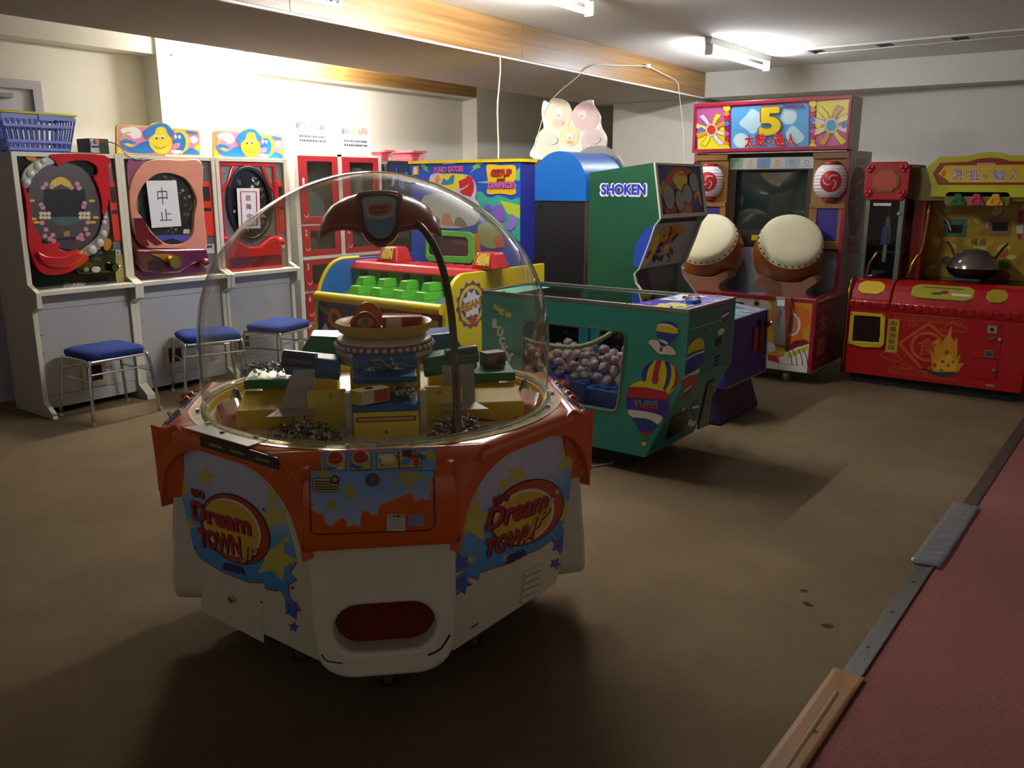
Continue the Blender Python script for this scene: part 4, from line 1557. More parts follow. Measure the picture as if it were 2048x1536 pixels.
for k, (p, m_, sm) in enumerate(lay):
    b.fp(AP, p, m_, 0.0008 + 0.00025 * k, sm)
T0 = M('#2a1420')
b.text(AP, 'FUNKY GATORS', za([(385, 355)])[0], za([(830, 335)])[0], za([(385, 258)])[0], M('#c85a9a'), 0.008, bold=0.05)
b.text(AP, 'namco', za([(515, 225)])[0], za([(705, 218)])[0], za([(515, 198)])[0], M('#8a9ad0'), 0.008, bold=0.03)
for s_, y0, y1, xa, xb, c_ in (('GETUP', 405, 295, 1250, 1575, '#b8242c'), ('and', 475, 420, 1340, 1470, '#a82434'), ('DANCE', 590, 495, 1205, 1610, '#c86ab0')):
    b.text(AP, s_, za([(xa, y0 + 8)])[0], za([(xb, y0 + 2)])[0], za([(xa, y1)])[0], T0, 0.0078, bold=0.09)
    b.text(AP, s_, za([(xa + 4, y0)])[0], za([(xb - 4, y0 - 6)])[0], za([(xa + 4, y1 + 6)])[0], M(c_), 0.0084, bold=0.04)
b.build('face_print', bc)
zs = Z(560, 220, 3.34)
o_ = [AP.px(*q) for q in zs([(985, 840), (1010, 800), (1280, 815), (1305, 840), (1305, 1000), (1280, 1025), (1010, 1010), (985, 985)])]
i_ = [AP.px(*q) for q in zs([(1000, 850), (1020, 832), (1250, 850), (1268, 870), (1270, 960), (1255, 978), (1020, 970), (1000, 955)])]
b = MB()
b.ring(AP, o_, i_, 0.007, 0.022, M('#6ac24a', 0.35))
b.build('screen_frame', bc, bevel=0.003)
b = MB()
b.plate(AP, i_, 0.007, 0.009, M('#3a2a34', 0.15))
b.build('screen', bc)

# ------------------------------------------------------------------ arched kiddie machine, blue over black
kd = thing('arched_cabinet', 'tall cabinet with a blue arched top over black sides, behind the green machine', 'game machine', (5.6, 3.54, 0))
BLKL = mat('black_laminate_matt', '#12100f', 0.45)
BLA = mat('blue_arch_laminate', '#1668be', 0.35)
ARC = [(3.773, 1.385)] + [(3.5385 + 0.2345 * math.cos(t), 1.50 + 0.236 * math.sin(t)) for t in [PI * k / 20 for k in range(21)]] + [(3.304, 1.385)]
b = MB()
b.prism([(5.30, y, z_) for y, z_ in ARC], (0.55, 0, 0), BLA)
b.build('blue_arch', kd, smooth=40)
b = MB()
b.box(5.305, 5.85, 3.31, 3.77, 0.05, 1.383, BLKL)
b.build('black_body', kd)
b = MB()
b.box(5.302, 5.37, 3.300, 3.312, 0.05, 1.383, STEEL)
b.build('chrome_strip', kd)
b = MB()
b.cyl((5.305, 3.71, 1.345), (-1, 0, 0), 0.012, 0.006, CHROME, 10)
b.build('lock', kd, smooth=40)
b = MB()
ar2 = [(3.80, 1.5)] + [(3.57 + 0.27 * math.cos(t), 1.52 + 0.275 * math.sin(t)) for t in [PI * k / 20 for k in range(21)]] + [(3.30, 1.5)]
b.prism([(5.86, y, z_) for y, z_ in ar2], (0.03, 0, 0), M('#8c8a86', 0.5))
b.build('grey_back_board', kd)
# chick board
zc = Z(1040, 180, 3.49)
CP = PX(5.90)
out = zc([(100, 480), (100, 380), (140, 290), (165, 260), (150, 160), (165, 75), (200, 90), (215, 65), (270, 58), (330, 90), (365, 160), (400, 115), (430, 85), (500, 68), (510, 100), (555, 180), (560, 250), (600, 330), (595, 400), (570, 460), (540, 495)])
b = MB()
b.platepx(CP, out, -0.02, 0.0, M('#e4e0d2', 0.4), smooth=True)
ch = tag(b.build('chick_sign'), 'pale faded cut-out board of three chicks and two eggs above the blue arch', 'sign')
b = MB()
for k, (p, h) in enumerate(((ell(190, 370, 85, 95), '#dfd3bb'), (ell(510, 370, 85, 100), '#d8c4c0'), (ell(265, 170, 98, 105), '#e0cdb4'), (ell(458, 185, 95, 100), '#dcbcb8'), (ell(345, 320, 68, 75), '#dcd6a4'),
                            (ell(270, 160, 30, 36), '#e6e0d2'), (ell(435, 170, 30, 32), '#e4dad4'), (ell(345, 325, 24, 26), '#ece8dc'), (ell(268, 178, 12, 10), '#b2b8b6'), (ell(430, 182, 12, 10), '#b2b8b6'), (ell(348, 335, 10, 9), '#b2b8b6'),
                            (ell(265, 225, 40, 26), '#dcbcae'), (ell(350, 365, 26, 12), '#d8b07a'), (ell(215, 350, 48, 34), '#cfd0c0'), (ell(510, 345, 52, 34), '#d0bdb8'))):
    b.fp(CP, zc(p), M(h, 0.4), 0.0008 + 0.0003 * k)
b.build('chick_print', ch)
# ------------------------------------------------------------------ green medal machine
SKG = mat('dark_green_laminate', '#174a32', 0.4, var=0.05)
SKW = mat('warm_grey_laminate', '#a8a294', 0.5)
PURB = mat('violet_blue_laminate', '#2a2a7c', 0.4)
NAVY = mat('navy_laminate', '#141a3c', 0.45)
sk = thing('shoken_machine', 'dark green upright game with white and blue SHOKEN lettering on its side', 'game machine', (5.3, 2.6, 0))
XA, XB = 4.95, 5.65
prof = [(3.06, 1.578), (2.589, 1.635), (2.532, 1.291), (2.570, 1.243), (2.60, 1.15), (2.67, 0.968), (2.706, 0.93), (2.69, 0.87), (2.63, 0.80), (2.57, 0.735), (2.30, 0.70), (2.30, 0.03), (3.06, 0.03)]
b = MB()
b.prism([(XA, y, z_) for y, z_ in prof], (0.02, 0, 0), SKG)
sl = b.build('left_side_panel', sk)
b = MB()
b.prism([(XB - 0.02, y, z_) for y, z_ in prof], (0.02, 0, 0), SKW)
b.build('right_side_panel', sk)
b = MB()
b.prism([(XA + 0.02, y, z_) for y, z_ in ((3.05, 1.57), (2.61, 1.62), (2.585, 1.29), (2.63, 1.24), (2.73, 0.97), (2.73, 0.04), (3.05, 0.04))], (XB - XA - 0.04, 0, 0), M('#6f695c', 0.5))
b.build('carcass', sk)
b = MB()
for xx in (XA - 0.001, XB - 0.021):
    b = MB()
    for i in range(1, 9):
        (ya, za_), (yb, zb_) = prof[i], prof[i + 1]
        b.prism([(xx, ya - 0.005, za_), (xx, yb - 0.005, zb_), (xx, yb + 0.004, zb_), (xx, ya + 0.004, za_)], (0.022, 0, 0), M('#c9c4b4', 0.4))
    b.build('edge_moulding', sk)
SP = PX(XA)
zk = Z(1040, 180, 3.49)
b = MB()
b.fp(SP, [(1306, 447), (1285, 466), (1270, 492), (1265, 530), (1278, 536), (1292, 510), (1303, 478)], M('#2444a4', 0.4), 0.0008)
b.text(SP, 'SHOKEN', zk([(556, 745)])[0], zk([(888, 748)])[0], zk([(556, 648)])[0], M('#e6e6ee'), 0.0010, bold=0.11)
b.text(SP, 'SHOKEN', zk([(566, 735)])[0], zk([(880, 738)])[0], zk([(566, 655)])[0], M('#8a90c8'), 0.0014, bold=0.075)
b.text(SP, 'SHOKEN', zk([(570, 728)])[0], zk([(876, 731)])[0], zk([(570, 658)])[0], M('#20249a'), 0.0018, bold=0.025)
b.build('side_print', sl, kind='stuff')
# header and curved picture
zh = Z(1290, 310, 5.123)
HP = PL((XA, 2.589, 1.635), (1, 0, 0), (0, 0.057, 0.344))
b = MB()
hw_ = XB - XA
b.plate(HP, [(0.02, -0.348), (hw_ - 0.02, -0.348), (hw_ - 0.02, -0.002), (0.02, -0.002)], -0.03, -0.004, M('#4a3a70', 0.3))
hd = b.build('header_picture', sk)
b = MB()
b.ring(HP, [(0, -0.35), (hw_, -0.35), (hw_, 0), (0, 0)], [(0.03, -0.325), (hw_ - 0.03, -0.325), (hw_ - 0.03, -0.015), (0.03, -0.015)], -0.004, 0.008, M('#c2bcab', 0.4))
b.build('header_frame', sk, bevel=0.002)
b = MB()
HQ = lambda x, y: (0.03 + (hw_ - 0.06) * x, -0.325 + 0.31 * y)
blobs = [((0, 1, 0.22, 1, 0.25, 0.6, 0, 0.7), '#3a2a78'), ((0.2, 1, 0.34, 1, 0.40, 0.75, 0.3, 0.4, 0.2, 0.5), '#1f6a50'), ((0.12, 0.55, 0.25, 0.85, 0.5, 1.0, 0.72, 0.95, 0.8, 0.8, 0.6, 0.84, 0.42, 0.8, 0.28, 0.6), '#b8402a'), ((0.34, 0.75, 0.5, 0.9, 0.66, 0.8, 0.64, 0.6, 0.5, 0.45, 0.38, 0.6), '#d8b83a'), ((0.02, 0.5, 0.1, 0.7, 0.16, 0.6, 0.1, 0.3), '#a07840'), ((0.82, 1, 1, 1, 1, 0.2, 0.9, 0.4), '#2c2f7c'), ((0.76, 0.9, 0.86, 0.75, 0.96, 0.2, 0.92, 0.2, 0.82, 0.6), '#c8b848'), ((0.55, 0.2, 0.7, 0.25, 0.68, 0.0, 0.4, 0.0, 0.45, 0.15), '#c87a2c'), ((0.1, 0.15, 0.35, 0.15, 0.3, 0.0, 0.1, 0.0), '#9a5040'), ((0.72, 0.5, 0.78, 0.35, 0.76, 0.1, 0.7, 0.1), '#27508a'), ((0.80, 0.45, 0.86, 0.42, 0.84, 0.3, 0.79, 0.32), '#d07a3a')]
for k, (p, h) in enumerate(blobs):
    b.flat(HP, spline([HQ(p[i], p[i + 1]) for i in range(0, len(p), 2)], 4), M(h, 0.3), 0.0005 - 0.004 + 0.0003 * k)
for k, (x, y, ry, h) in enumerate(((0.20, 0.35, 0.21, '#c8c29a'), (0.43, 0.27, 0.21, '#30406a'), (0.62, 0.40, 0.20, '#8a3a34'), (0.80, 0.66, 0.20, '#2a3a50'))):
    b.flat(HP, ell(*HQ(x, y), 0.075, ry * 0.31 + 0.008, 24), M(h), 0.0005 + 0.0003 * k)
    b.flat(HP, ell(*HQ(x, y), 0.066, ry * 0.31, 24), M('#8a9088', 0.3), 0.002 + 0.0003 * k)
b.text(HP, 'VEGAS', HQ(0.45, 0.80), HQ(0.62, 0.80), HQ(0.45, 0.86), M('#a84a24'), 0.0035, bold=0.03, px=False)
b.build('header_print', hd)
QP = PL((XA, 2.585, 1.255), (1, 0, 0), (0, -0.105, 0.285))
b = MB()
b.plate(QP, [(0.02, -0.315), (hw_ - 0.02, -0.315), (hw_ - 0.02, 0.0), (0.02, 0.0)], -0.02, 0.0, M('#a89890', 0.35))
qd = b.build('lower_picture', sk)
b = MB()
rs = random.Random(5)
QQ = lambda x, y: (0.03 + (hw_ - 0.06) * x, -0.31 + 0.30 * y)
b.flat(QP, spline([QQ(*p) for p in ((0.02, 0.3), (0.1, 0.7), (0.3, 0.95), (0.6, 0.95), (0.75, 0.75), (0.5, 0.6), (0.25, 0.5))], 4), M('#d08a2a'), 0.0006)
b.flat(QP, spline([QQ(*p) for p in ((0.02, 0.15), (0.12, 0.5), (0.08, 0.7), (0.2, 0.75), (0.25, 0.4), (0.15, 0.1))], 4), M('#d8c030'), 0.0009)
b.flat(QP, spline([QQ(*p) for p in ((0.06, 0.25), (0.1, 0.4), (0.17, 0.38), (0.13, 0.22))], 4), M('#a8242c'), 0.0012)
for k in range(34):
    x, y = rs.uniform(0.22, 0.8), rs.uniform(0.08, 0.85)
    p = [QQ(x + rs.uniform(-0.09, 0.09), y + rs.uniform(-0.14, 0.14)) for _ in range(4)]
    b.flat(QP, p, M(rs.choice(['#3a2a6c', '#3a2a6c', '#2c2c58', '#c87a2c', '#2f6a44', '#8a2c4a', '#d8a838', '#b85a5a'])), 0.0015 + 0.00012 * k)
b.build('lower_print', qd, kind='stuff')
b = MB()
b.plate(PY(2.725), [(XA + 0.02, 0.76), (XA + 0.30, 0.76), (XA + 0.22, 0.95), (XA + 0.02, 0.95)], 0.0, 0.006, M('#2a2a4a', 0.3))
b.build('inner_picture', sk)
# protruding deck
b = MB()
b.prism([(XA, 3.0, 0.745), (XA, 2.57, 0.735), (XA, 2.05, 0.672), (XA, 2.04, 0.25), (XA, 2.20, 0.21), (XA, 2.12, 0.0), (XA, 3.0, 0.0)][0:4] + [(XA, 2.70, 0.22), (XA, 2.72, 0.30)], (XB - XA, 0, 0), PURB)
dk_ = b.build('deck', sk)
b = MB()
b.prism([(XA + 0.02, 2.14, 0.24), (XA + 0.02, 2.06, 0.01), (XA + 0.02, 2.70, 0.01), (XA + 0.02, 2.70, 0.23)], (XB - XA - 0.06, 0, 0), NAVY)
b.build('lower_base', sk)
DP = PL((XA, 2.05, 0.672), (1, 0, 0), (0, 0.52, 0.063))
b = MB()
b.flat(DP, [(0.02, 0.01), (0.68, 0.01), (0.68, 0.5), (0.02, 0.5)], M('#8fb0c0', 0.25), 0.001)
for k in range(22):
    x, y = rs.uniform(0.1, 0.62), rs.uniform(0.03, 0.45)
    b.flat(DP, ell(x, y, rs.uniform(0.02, 0.06), rs.uniform(0.01, 0.04), 8, rs.uniform(0, 3)), M(rs.choice(['#3a8f9a', '#4a52b8', '#c8c0d0', '#a86a7a', '#4a9a8a', '#d0ccc0']), 0.25), 0.0014 + 0.0002 * k)
b.build('deck_print', dk_, kind='stuff')
b = MB()
for a in (((5.636, 2.034, 0.25), (5.636, 2.044, 0.675)), ((4.95, 2.036, 0.25), (5.645, 2.036, 0.25))):
    b.tube(a, 0.007, STEEL, 6)
b.build('deck_edge_trim', dk_)
KP = PY(2.04)
for nm, x0, x1, z0, z1, d_, m_ in (('red_coin_plate', 5.40, 5.46, 0.42, 0.58, 0.006, M('#a8281e')), ('coin_slot', 5.49, 5.55, 0.40, 0.62, 0.008, M('#4a3c40', 0.3, 0.6)), ('door_catch', 5.58, 5.63, 0.56, 0.60, 0.02, M('#3a3028', 0.4))):
    b = MB()
    b.plate(KP, [(x0, z0), (x1, z0), (x1, z1), (x0, z1)], -0.004, d_, m_)
    b.build(nm, dk_)
for x, z_ in ((5.635, 0.585), (5.53, 0.37)):
    b = MB()
    b.cyl((x, 2.04, z_), (0, -1, 0), 0.013, 0.03, CHROME, 12)
    b.build('lock', dk_, smooth=40)

# ------------------------------------------------------------------ teal candy crane
TEAL = mat('teal_laminate', '#2f9084', 0.38, var=0.05)
TEALD = mat('teal_front_laminate', '#327a72', 0.35, var=0.05)
lu = thing('candy_crane', 'teal candy crane with hot air balloon pictures and a glass top', 'game machine', (4.13, 2.44, 0))
LX0, LX1 = 3.841, 4.429
LYF, LYB = 1.788, 3.095
side = [(LYF, 0.88), (LYF + 0.004, 0.547), (1.998, 0.10), (LYB, 0.10), (LYB, 0.88)]
pls = PX(LX0)
outer = [(-y, z_) for y, z_ in side]
inner = [(-a, b_) for a, b_ in rrect(2.135, 0.325, 2.80, 0.752, 0.035)]
inner = [((a + (0.752 - b_) * -0.10 if a > -2.4 else a), b_) for a, b_ in inner]
b = MB()
O, I = holed(b, pls, outer, inner, -0.02, 0.0, TEAL)
ls = b.build('left_side_panel', lu)
b = MB()
c_ = (sum(p[0] for p in I) / len(I), sum(p[1] for p in I) / len(I))
b.ring(pls, [(c_[0] + (p[0] - c_[0]) * 1.02, c_[1] + (p[1] - c_[1]) * 1.03) for p in I], [(c_[0] + (p[0] - c_[0]) * 0.992, c_[1] + (p[1] - c_[1]) * 0.99) for p in I], -0.001, 0.006, CHROME)
b.build('window_trim', ls)
b = MB()
b.flat(pls, I, GLASS, -0.012)
b.build('window_pane', ls)
b = MB()
b.prism([(LX1 - 0.02, y, z_) for y, z_ in side], (0.02, 0, 0), TEAL)
b.build('right_side_panel', lu)
b = MB()
b.box(LX0 + 0.02, LX1 - 0.02, LYF + 0.002, LYF + 0.02, 0.55, 0.88, TEALD)
fu = b.build('front_upper_panel', lu)
b = MB()
b.prism([(LX0 + 0.02, LYF + 0.004, 0.547), (LX0 + 0.02, 1.998, 0.10), (LX0 + 0.02, 2.02, 0.10), (LX0 + 0.02, LYF + 0.024, 0.547)], (LX1 - LX0 - 0.04, 0, 0), TEALD)
fl_ = b.build('front_lower_panel', lu)
b = MB()
b.box(LX0 + 0.02, LX1 - 0.02, LYB - 0.02, LYB, 0.10, 0.88, TEAL)
b.build('back_panel', lu)
b = MB()
b.box(LX0 + 0.02, LX1 - 0.02, 2.02, LYB - 0.02, 0.10, 0.12, DARK)
b.box(LX0 + 0.08, LX1 - 0.06, 2.15, LYB - 0.1, 0.0, 0.10, DARK)
b.build('plinth', lu)
b = MB()
b.box(LX1 - 0.03, LX1 - 0.022, 2.02, LYB - 0.03, 0.12, 0.87, mat('black_mirror', '#0e100f', 0.08, coat=0.5))
b.build('inner_back_wall', lu)
PTOP = PL((LX0, LYF, 0.88), (1, 0, 0), (0, 1, 0))
WX, WY = LX1 - LX0, LYB - LYF
b = MB()
b.ring(PTOP, [(0, 0), (WX, 0), (WX, WY), (0, WY)], [(0.018, 0.018), (WX - 0.018, 0.018), (WX - 0.018, WY - 0.018), (0.018, WY - 0.018)], 0, 0.024, STEEL)
tp = b.build('top_rim', lu, bevel=0.004)
b = MB()
b.plate(PTOP, [(0.018, 0.018), (WX - 0.018, 0.018), (WX - 0.018, 0.33), (0.018, 0.33)], 0.0, 0.018, M('#4a3f9a', 0.25))
cp = b.build('control_panel', lu)
b = MB()
rs = random.Random(21)
b.flat(PTOP, [(0.03, 0.06), (0.2, 0.06), (0.22, 0.2), (0.05, 0.22)], M('#c8c03a', 0.3), 0.0185)
b.flat(PTOP, [(0.3, 0.2), (0.56, 0.16), (0.56, 0.31), (0.28, 0.31)], M('#c8d4c8', 0.3), 0.0187)
for k in range(16):
    b.flat(PTOP, ell(rs.uniform(0.05, 0.54), rs.uniform(0.04, 0.3), rs.uniform(0.01, 0.04), rs.uniform(0.008, 0.02), 7), M(rs.choice(['#7a6ac8', '#b8a0d0', '#5a86c8', '#3a2f86']), 0.3), 0.019 + 0.0001 * k)
b.build('control_print', cp, kind='stuff')
for x, y, m_ in ((0.26, 0.10, M('#1f4aa0', 0.3)), (0.36, 0.15, M('#8a3a2c', 0.3))):
    b = MB()
    b.loft([[PTOP.pt(*q, d_) for q in rrect(x - w_, y - w_ * 0.6, x + w_, y + w_ * 0.6, w_ * 0.3)] for d_, w_ in ((0.018, 0.05), (0.035, 0.045), (0.042, 0.03))], m_)
    b.build('button', cp, smooth=40)
for k in range(4):
    b = MB()
    b.cyl(PTOP.pt(0.40 + 0.035 * k, 0.22 + 0.012 * (k % 2), 0.018), (0, 0, 1), 0.009, 0.010, M('#2a3a34', 0.3), 10)
    b.build('small_button', cp)
b = MB()
b.plate(PTOP, [(0.018, 0.33), (WX - 0.018, 0.33), (WX - 0.018, WY - 0.018), (0.018, WY - 0.018)], 0.008, 0.014, clear_mat('top_glass', '#dfe8e4', 1.5, 0.03, 1.6))
b.build('top_glass', lu)
for y in (0.1, 0.35, 0.62, 0.9, 1.15):
    for x in (0.009, WX - 0.009):
        b = MB()
        b.cyl(PTOP.pt(x, y, 0.024), (0, 0, 1), 0.008, 0.005, CHROME, 8)
        b.build('bolt', tp, smooth=40)
b = MB()
b.plate(PTOP, [(0.02, WY - 0.2), (WX * 0.7, WY - 0.2), (WX * 0.7, WY - 0.03), (0.02, WY - 0.03)], 0.0145, 0.016, M('#5a9a86', 0.4))
b.build('top_card', lu)
# interior
TRB = mat('blue_tray_plastic', '#2a4f9a', 0.35)
b = MB()
b.box(3.93, 4.39, 2.04, 3.06, 0.135, 0.40, TRB)
b.build('candy_tray', lu, bevel=0.006)
b = MB()
b.box(3.905, 3.93, 2.42, 3.06, 0.135, 0.43, TRB)
b.build('tray_front_lip', lu, bevel=0.004)
for yc in (2.62, 2.70):
    b = MB()
    b.box(4.33, 4.37, yc - 0.035, yc + 0.035, 0.40, 0.86, mat('teal_post', '#2a8a98', 0.4))
    b.build('post', lu, bevel=0.004)
# balloons printed on the left side
zb = Z(940, 540, 3.413)
Y_, B_, R_, W_, P_ = M('#d8cf1e'), M('#1c3f94'), M('#b8202c'), M('#e2dccf'), M('#4a2a9a')
TL_ = M('#2a9a9a')
SKY = []
lay = [
    # striped balloon
    (ell(1295, 740, 122, 125, 36), Y_), ([(1330, 855), (1400, 800), (1420, 740), (1418, 690), (1395, 650), (1400, 740), (1370, 820), (1335, 845)], R_),
    ([(1180, 760), (1172, 710), (1195, 660), (1240, 625), (1260, 618), (1215, 680), (1200, 760)], B_), ([(1243, 765), (1255, 680), (1275, 620), (1308, 617), (1290, 690), (1283, 770)], R_),
    ([(1330, 622), (1365, 640), (1375, 700), (1360, 770), (1330, 820), (1318, 815), (1335, 760), (1345, 690)], B_),
    # big balloon
    ([(1068, 880), (1080, 820), (1120, 775), (1180, 758), (1240, 770), (1300, 800), (1345, 840), (1360, 900), (1358, 960), (1330, 1010), (1290, 1050), (1225, 1115), (1165, 1100), (1120, 1030), (1085, 970), (1070, 930)], P_),
    ([(1090, 800), (1130, 768), (1180, 758), (1240, 770), (1300, 800), (1330, 828), (1250, 810), (1180, 798)], Y_),
    ([(1078, 840), (1090, 800), (1180, 800), (1260, 815), (1335, 830), (1355, 880), (1240, 880), (1140, 868), (1074, 866)], R_),
    ([(1080, 955), (1160, 960), (1250, 975), (1318, 1005), (1280, 1055), (1240, 1025), (1180, 1010), (1110, 1005)], W_),
    ([(1112, 1008), (1180, 1012), (1240, 1028), (1275, 1055), (1245, 1085), (1190, 1065), (1130, 1045)], B_),
    ([(1162, 1100), (1225, 1108), (1222, 1125), (1163, 1118)], R_),
    ([(1186, 1150), (1200, 1170), (1175, 1172)], R_), ([(1172, 1172), (1206, 1174), (1202, 1200), (1175, 1198)], Y_),
    # small balloon above a cloud
    ([(1220, 495), (1240, 475), (1290, 485), (1310, 520), (1340, 510), (1385, 530), (1405, 575), (1340, 575), (1290, 570), (1260, 540), (1240, 520)], W_),
    ([(1275, 430), (1275, 390), (1300, 358), (1345, 348), (1395, 362), (1420, 400), (1415, 440), (1385, 480), (1335, 520), (1302, 515), (1290, 470)], P_),
    ([(1280, 385), (1300, 365), (1360, 368), (1412, 395), (1420, 405), (1412, 430), (1350, 425), (1277, 415)], W_), ([(1277, 395), (1300, 380), (1370, 385), (1419, 410), (1415, 435), (1340, 425), (1277, 412)], Y_),
    ([(1277, 430), (1330, 430), (1385, 470), (1360, 500), (1330, 480), (1290, 468)], B_), ([(1290, 468), (1330, 480), (1358, 500), (1345, 508), (1300, 485)], W_),
    ([(1300, 530), (1320, 525), (1312, 555), (1298, 555)], M('#5a2020'))]
b = MB()
for k, (p, m_) in enumerate(lay):
    q = p if len(p) > 30 else p
    b.fp(pls, zb(q), m_, 0.0008 + 0.00025 * k, len(p) > 5 and len(p) < 30, 3)
b.text(pls, 'YUBIS', zb([(1118, 940)])[0], zb([(1290, 950)])[0], zb([(1118, 885)])[0], R_, 0.0062, bold=0.05)
b.text(pls, 'YUBIS', zb([(1116, 918)])[0], zb([(1288, 925)])[0], zb([(1116, 882)])[0], TL_, 0.0066, bold=0.03)
for s_, x0, y0, x1, y1, h in (('N', 160, 268, 195, 285, 42), ('E', 195, 300, 230, 310, 42), ('W', 235, 322, 288, 340, 44)):
    b.text(pls, s_, zb([(x0, y0)])[0], zb([(x1, y1)])[0], zb([(x0 + 8, y0 - h)])[0], Y_, 0.002, bold=0.085)
for s_, x0, y0, x1, y1, h in (('L', 150, 392, 215, 402, 62), ('U', 182, 452, 226, 458, 56), ('C', 194, 510, 240, 516, 58), ('K', 212, 568, 262, 574, 58), ('Y', 236, 622, 298, 628, 60)):
    b.text(pls, s_, zb([(x0, y0)])[0], zb([(x1, y1)])[0], zb([(x0 + 6, y0 - h)])[0], W_, 0.002, bold=0.085)
b.build('balloon_print', ls, kind='stuff')
# front prints
zf = Z(1280, 580, 5.12)
FU = PY(LYF + 0.002)
FL = PL((0, LYF + 0.004, 0.547), (1, 0, 0), (0, -0.206, 0.447))
b = MB()
b.stripe(FU, zf([(490, 412), (840, 305)]), 0.006, M('#9ab0a8', 0.3), 0.001)
up = [([(480, 660), (490, 590), (560, 510), (625, 488), (655, 530), (658, 600), (560, 625)], Y_), ([(475, 690), (560, 640), (658, 605), (655, 740), (560, 790), (452, 855)], B_), ([(470, 700), (560, 650), (658, 615), (657, 635), (560, 668), (468, 718)], W_)]
for k, (p, m_) in enumerate(up):
    b.fp(FU, zf(p), m_, 0.0012 + 0.0003 * k)
for k, (p, m_) in enumerate((([(838, 290), (850, 230), (880, 205), (905, 225), (900, 290), (860, 330)], P_), ([(838, 262), (902, 225), (904, 250), (838, 285)], W_), ([(795, 450), (815, 400), (860, 395), (850, 440), (815, 462)], W_))):
    b.fp(FU, zf(p), m_, 0.0012 + 0.0003 * k, True)
b.build('upper_print', fu)
b = MB()
lo = [([(430, 900), (560, 825), (615, 800), (600, 850), (440, 935)], W_), ([(425, 920), (500, 875), (590, 860), (560, 960), (460, 1010), (415, 960)], R_), ([(440, 1030), (535, 965), (520, 1000), (445, 1055)], Y_), ([(445, 1055), (525, 1000), (490, 1085), (450, 1085)], P_), ([(445, 1085), (490, 1075), (480, 1110), (455, 1112)], R_), ([(428, 1205), (458, 1195), (450, 1235), (428, 1238)], Y_),
      ([(525, 1190), (550, 1140), (600, 1130), (605, 1180), (560, 1300), (525, 1250)], B_), ([(530, 1190), (600, 1175), (600, 1200), (530, 1215)], W_), ([(480, 1370), (500, 1310), (540, 1340), (580, 1320), (560, 1380), (510, 1400)], W_)]
for k, (p, m_) in enumerate(lo):
    b.fp(FL, zf(p), m_, 0.0012 + 0.0003 * k)
b.build('lower_print', fl_, kind='stuff')
b = MB()
b.platepx(FL, zf([(330, 1290), (497, 1220), (440, 1440), (262, 1530)]), 0.0, 0.004, M('#171512', 0.3))
b.build('prize_chute', fl_)
b = MB()
b.platepx(FL, zf([(690, 940), (755, 905), (690, 1380), (580, 1420), (600, 1350)]), 0.0, 0.008, M('#5a4a40', 0.3, 0.8))
cd_ = b.build('coin_door', fl_)
b = MB()
c = FL.pt(*FL.px(*zf([(728, 955)])[0]), 0.008)
b.cyl(c, FL.n, 0.012, 0.006, CHROME, 10)
b.build('lock', cd_, smooth=40)
b = MB()
c = FU.pt(*FU.px(*zf([(660, 410)])[0]), 0)
b.cyl(c, (0, -1, 0), 0.011, 0.006, CHROME, 12)
b.build('lock', fu, smooth=40)
b = MB()
b.platepx(FU, zf([(778, 500), (830, 470), (825, 545), (772, 575)]), 0, 0.006, M('#3a3834', 0.35, 0.5))
b.build('coin_slot', fu)
for k in range(3):
    b = MB()
    y0 = 680 + 42 * k
    b.platepx(FU, zf([(775 - 8 * k, y0), (812 - 6 * k, y0 - 20), (808 - 6 * k, y0), (765 - 8 * k, y0 + 22)]), 0, 0.003, DARK)
    b.build('vent_slot', fu)
# rope across the window, a thing hung inside
b = MB()
pr = [(3.895, 2.90, 0.66), (3.90, 2.78, 0.625), (3.905, 2.62, 0.615), (3.91, 2.45, 0.635), (3.95, 2.33, 0.69), (4.05, 2.27, 0.77), (4.15, 2.26, 0.86)]
pts = spline(pr, 14, False)
b.tube(pts, [0.012 + 0.0022 * (k % 2) for k in range(len(pts))], M('#a89c78', 0.9), 8)
tag(b.build('rope', None, smooth=0), 'thick beige rope sagging inside the teal candy crane', 'rope')

# wrapped candies
PKC = mat('pink_candy', '#c8828e', 0.35, var=0.2, scale=60)
WRAP = clear_mat('cellophane', '#f4f2f2', 1.5, 0.12, 3.0, haze=0.20)
rc = random.Random(4)
protos = []
for v_ in range(4):
    b = MB()
    b.ball((0, 0, 0), 0.026, PKC, 10, 7, (1, 1, 0.9))
    c = b.build('wrapped_candy', None, smooth=0)
    b = MB()
    vs, fs = [], []
    n = 9
    for k in range(n):
        t = 2 * PI * k / n
        zz_ = rc.uniform(-0.016, 0.022)
        r_ = math.sqrt(0.0355 ** 2 - zz_ ** 2) * rc.uniform(0.86, 1.0)
        vs.append((0.028 * math.cos(t), 0.028 * math.sin(t), rc.uniform(0.006, 0.018)))
        vs.append((r_ * math.cos(t + 0.2), r_ * math.sin(t + 0.2), zz_))
    vs.append((0, 0, 0.033))
    for k in range(n):
        a_, b_, c_, d_ = 2 * k, 2 * k + 1, 2 * ((k + 1) % n), 2 * ((k + 1) % n) + 1
        fs += [(a_, b_, d_), (a_, d_, c_), (2 * n, a_, c_)]
    b.add(vs, fs, WRAP)
    w_ = b.build('wrapper', c)
    protos.append((c, w_))
spots = []
tries = 0
while len(spots) < 135 and tries < 20000:
    tries += 1
    x, y = rc.uniform(3.972, 4.282), rc.uniform(2.09, 3.0)
    z_ = 0.4390
    for (px_, py_, pz_) in spots:
        d2 = (x - px_) ** 2 + (y - py_) ** 2
        if d2 < 0.066 ** 2:
            z_ = max(z_, pz_ + math.sqrt(0.066 ** 2 - d2))
    if z_ < 0.575 and (z_ < 0.47 or tries > 1500):
        spots.append((x, y, z_))
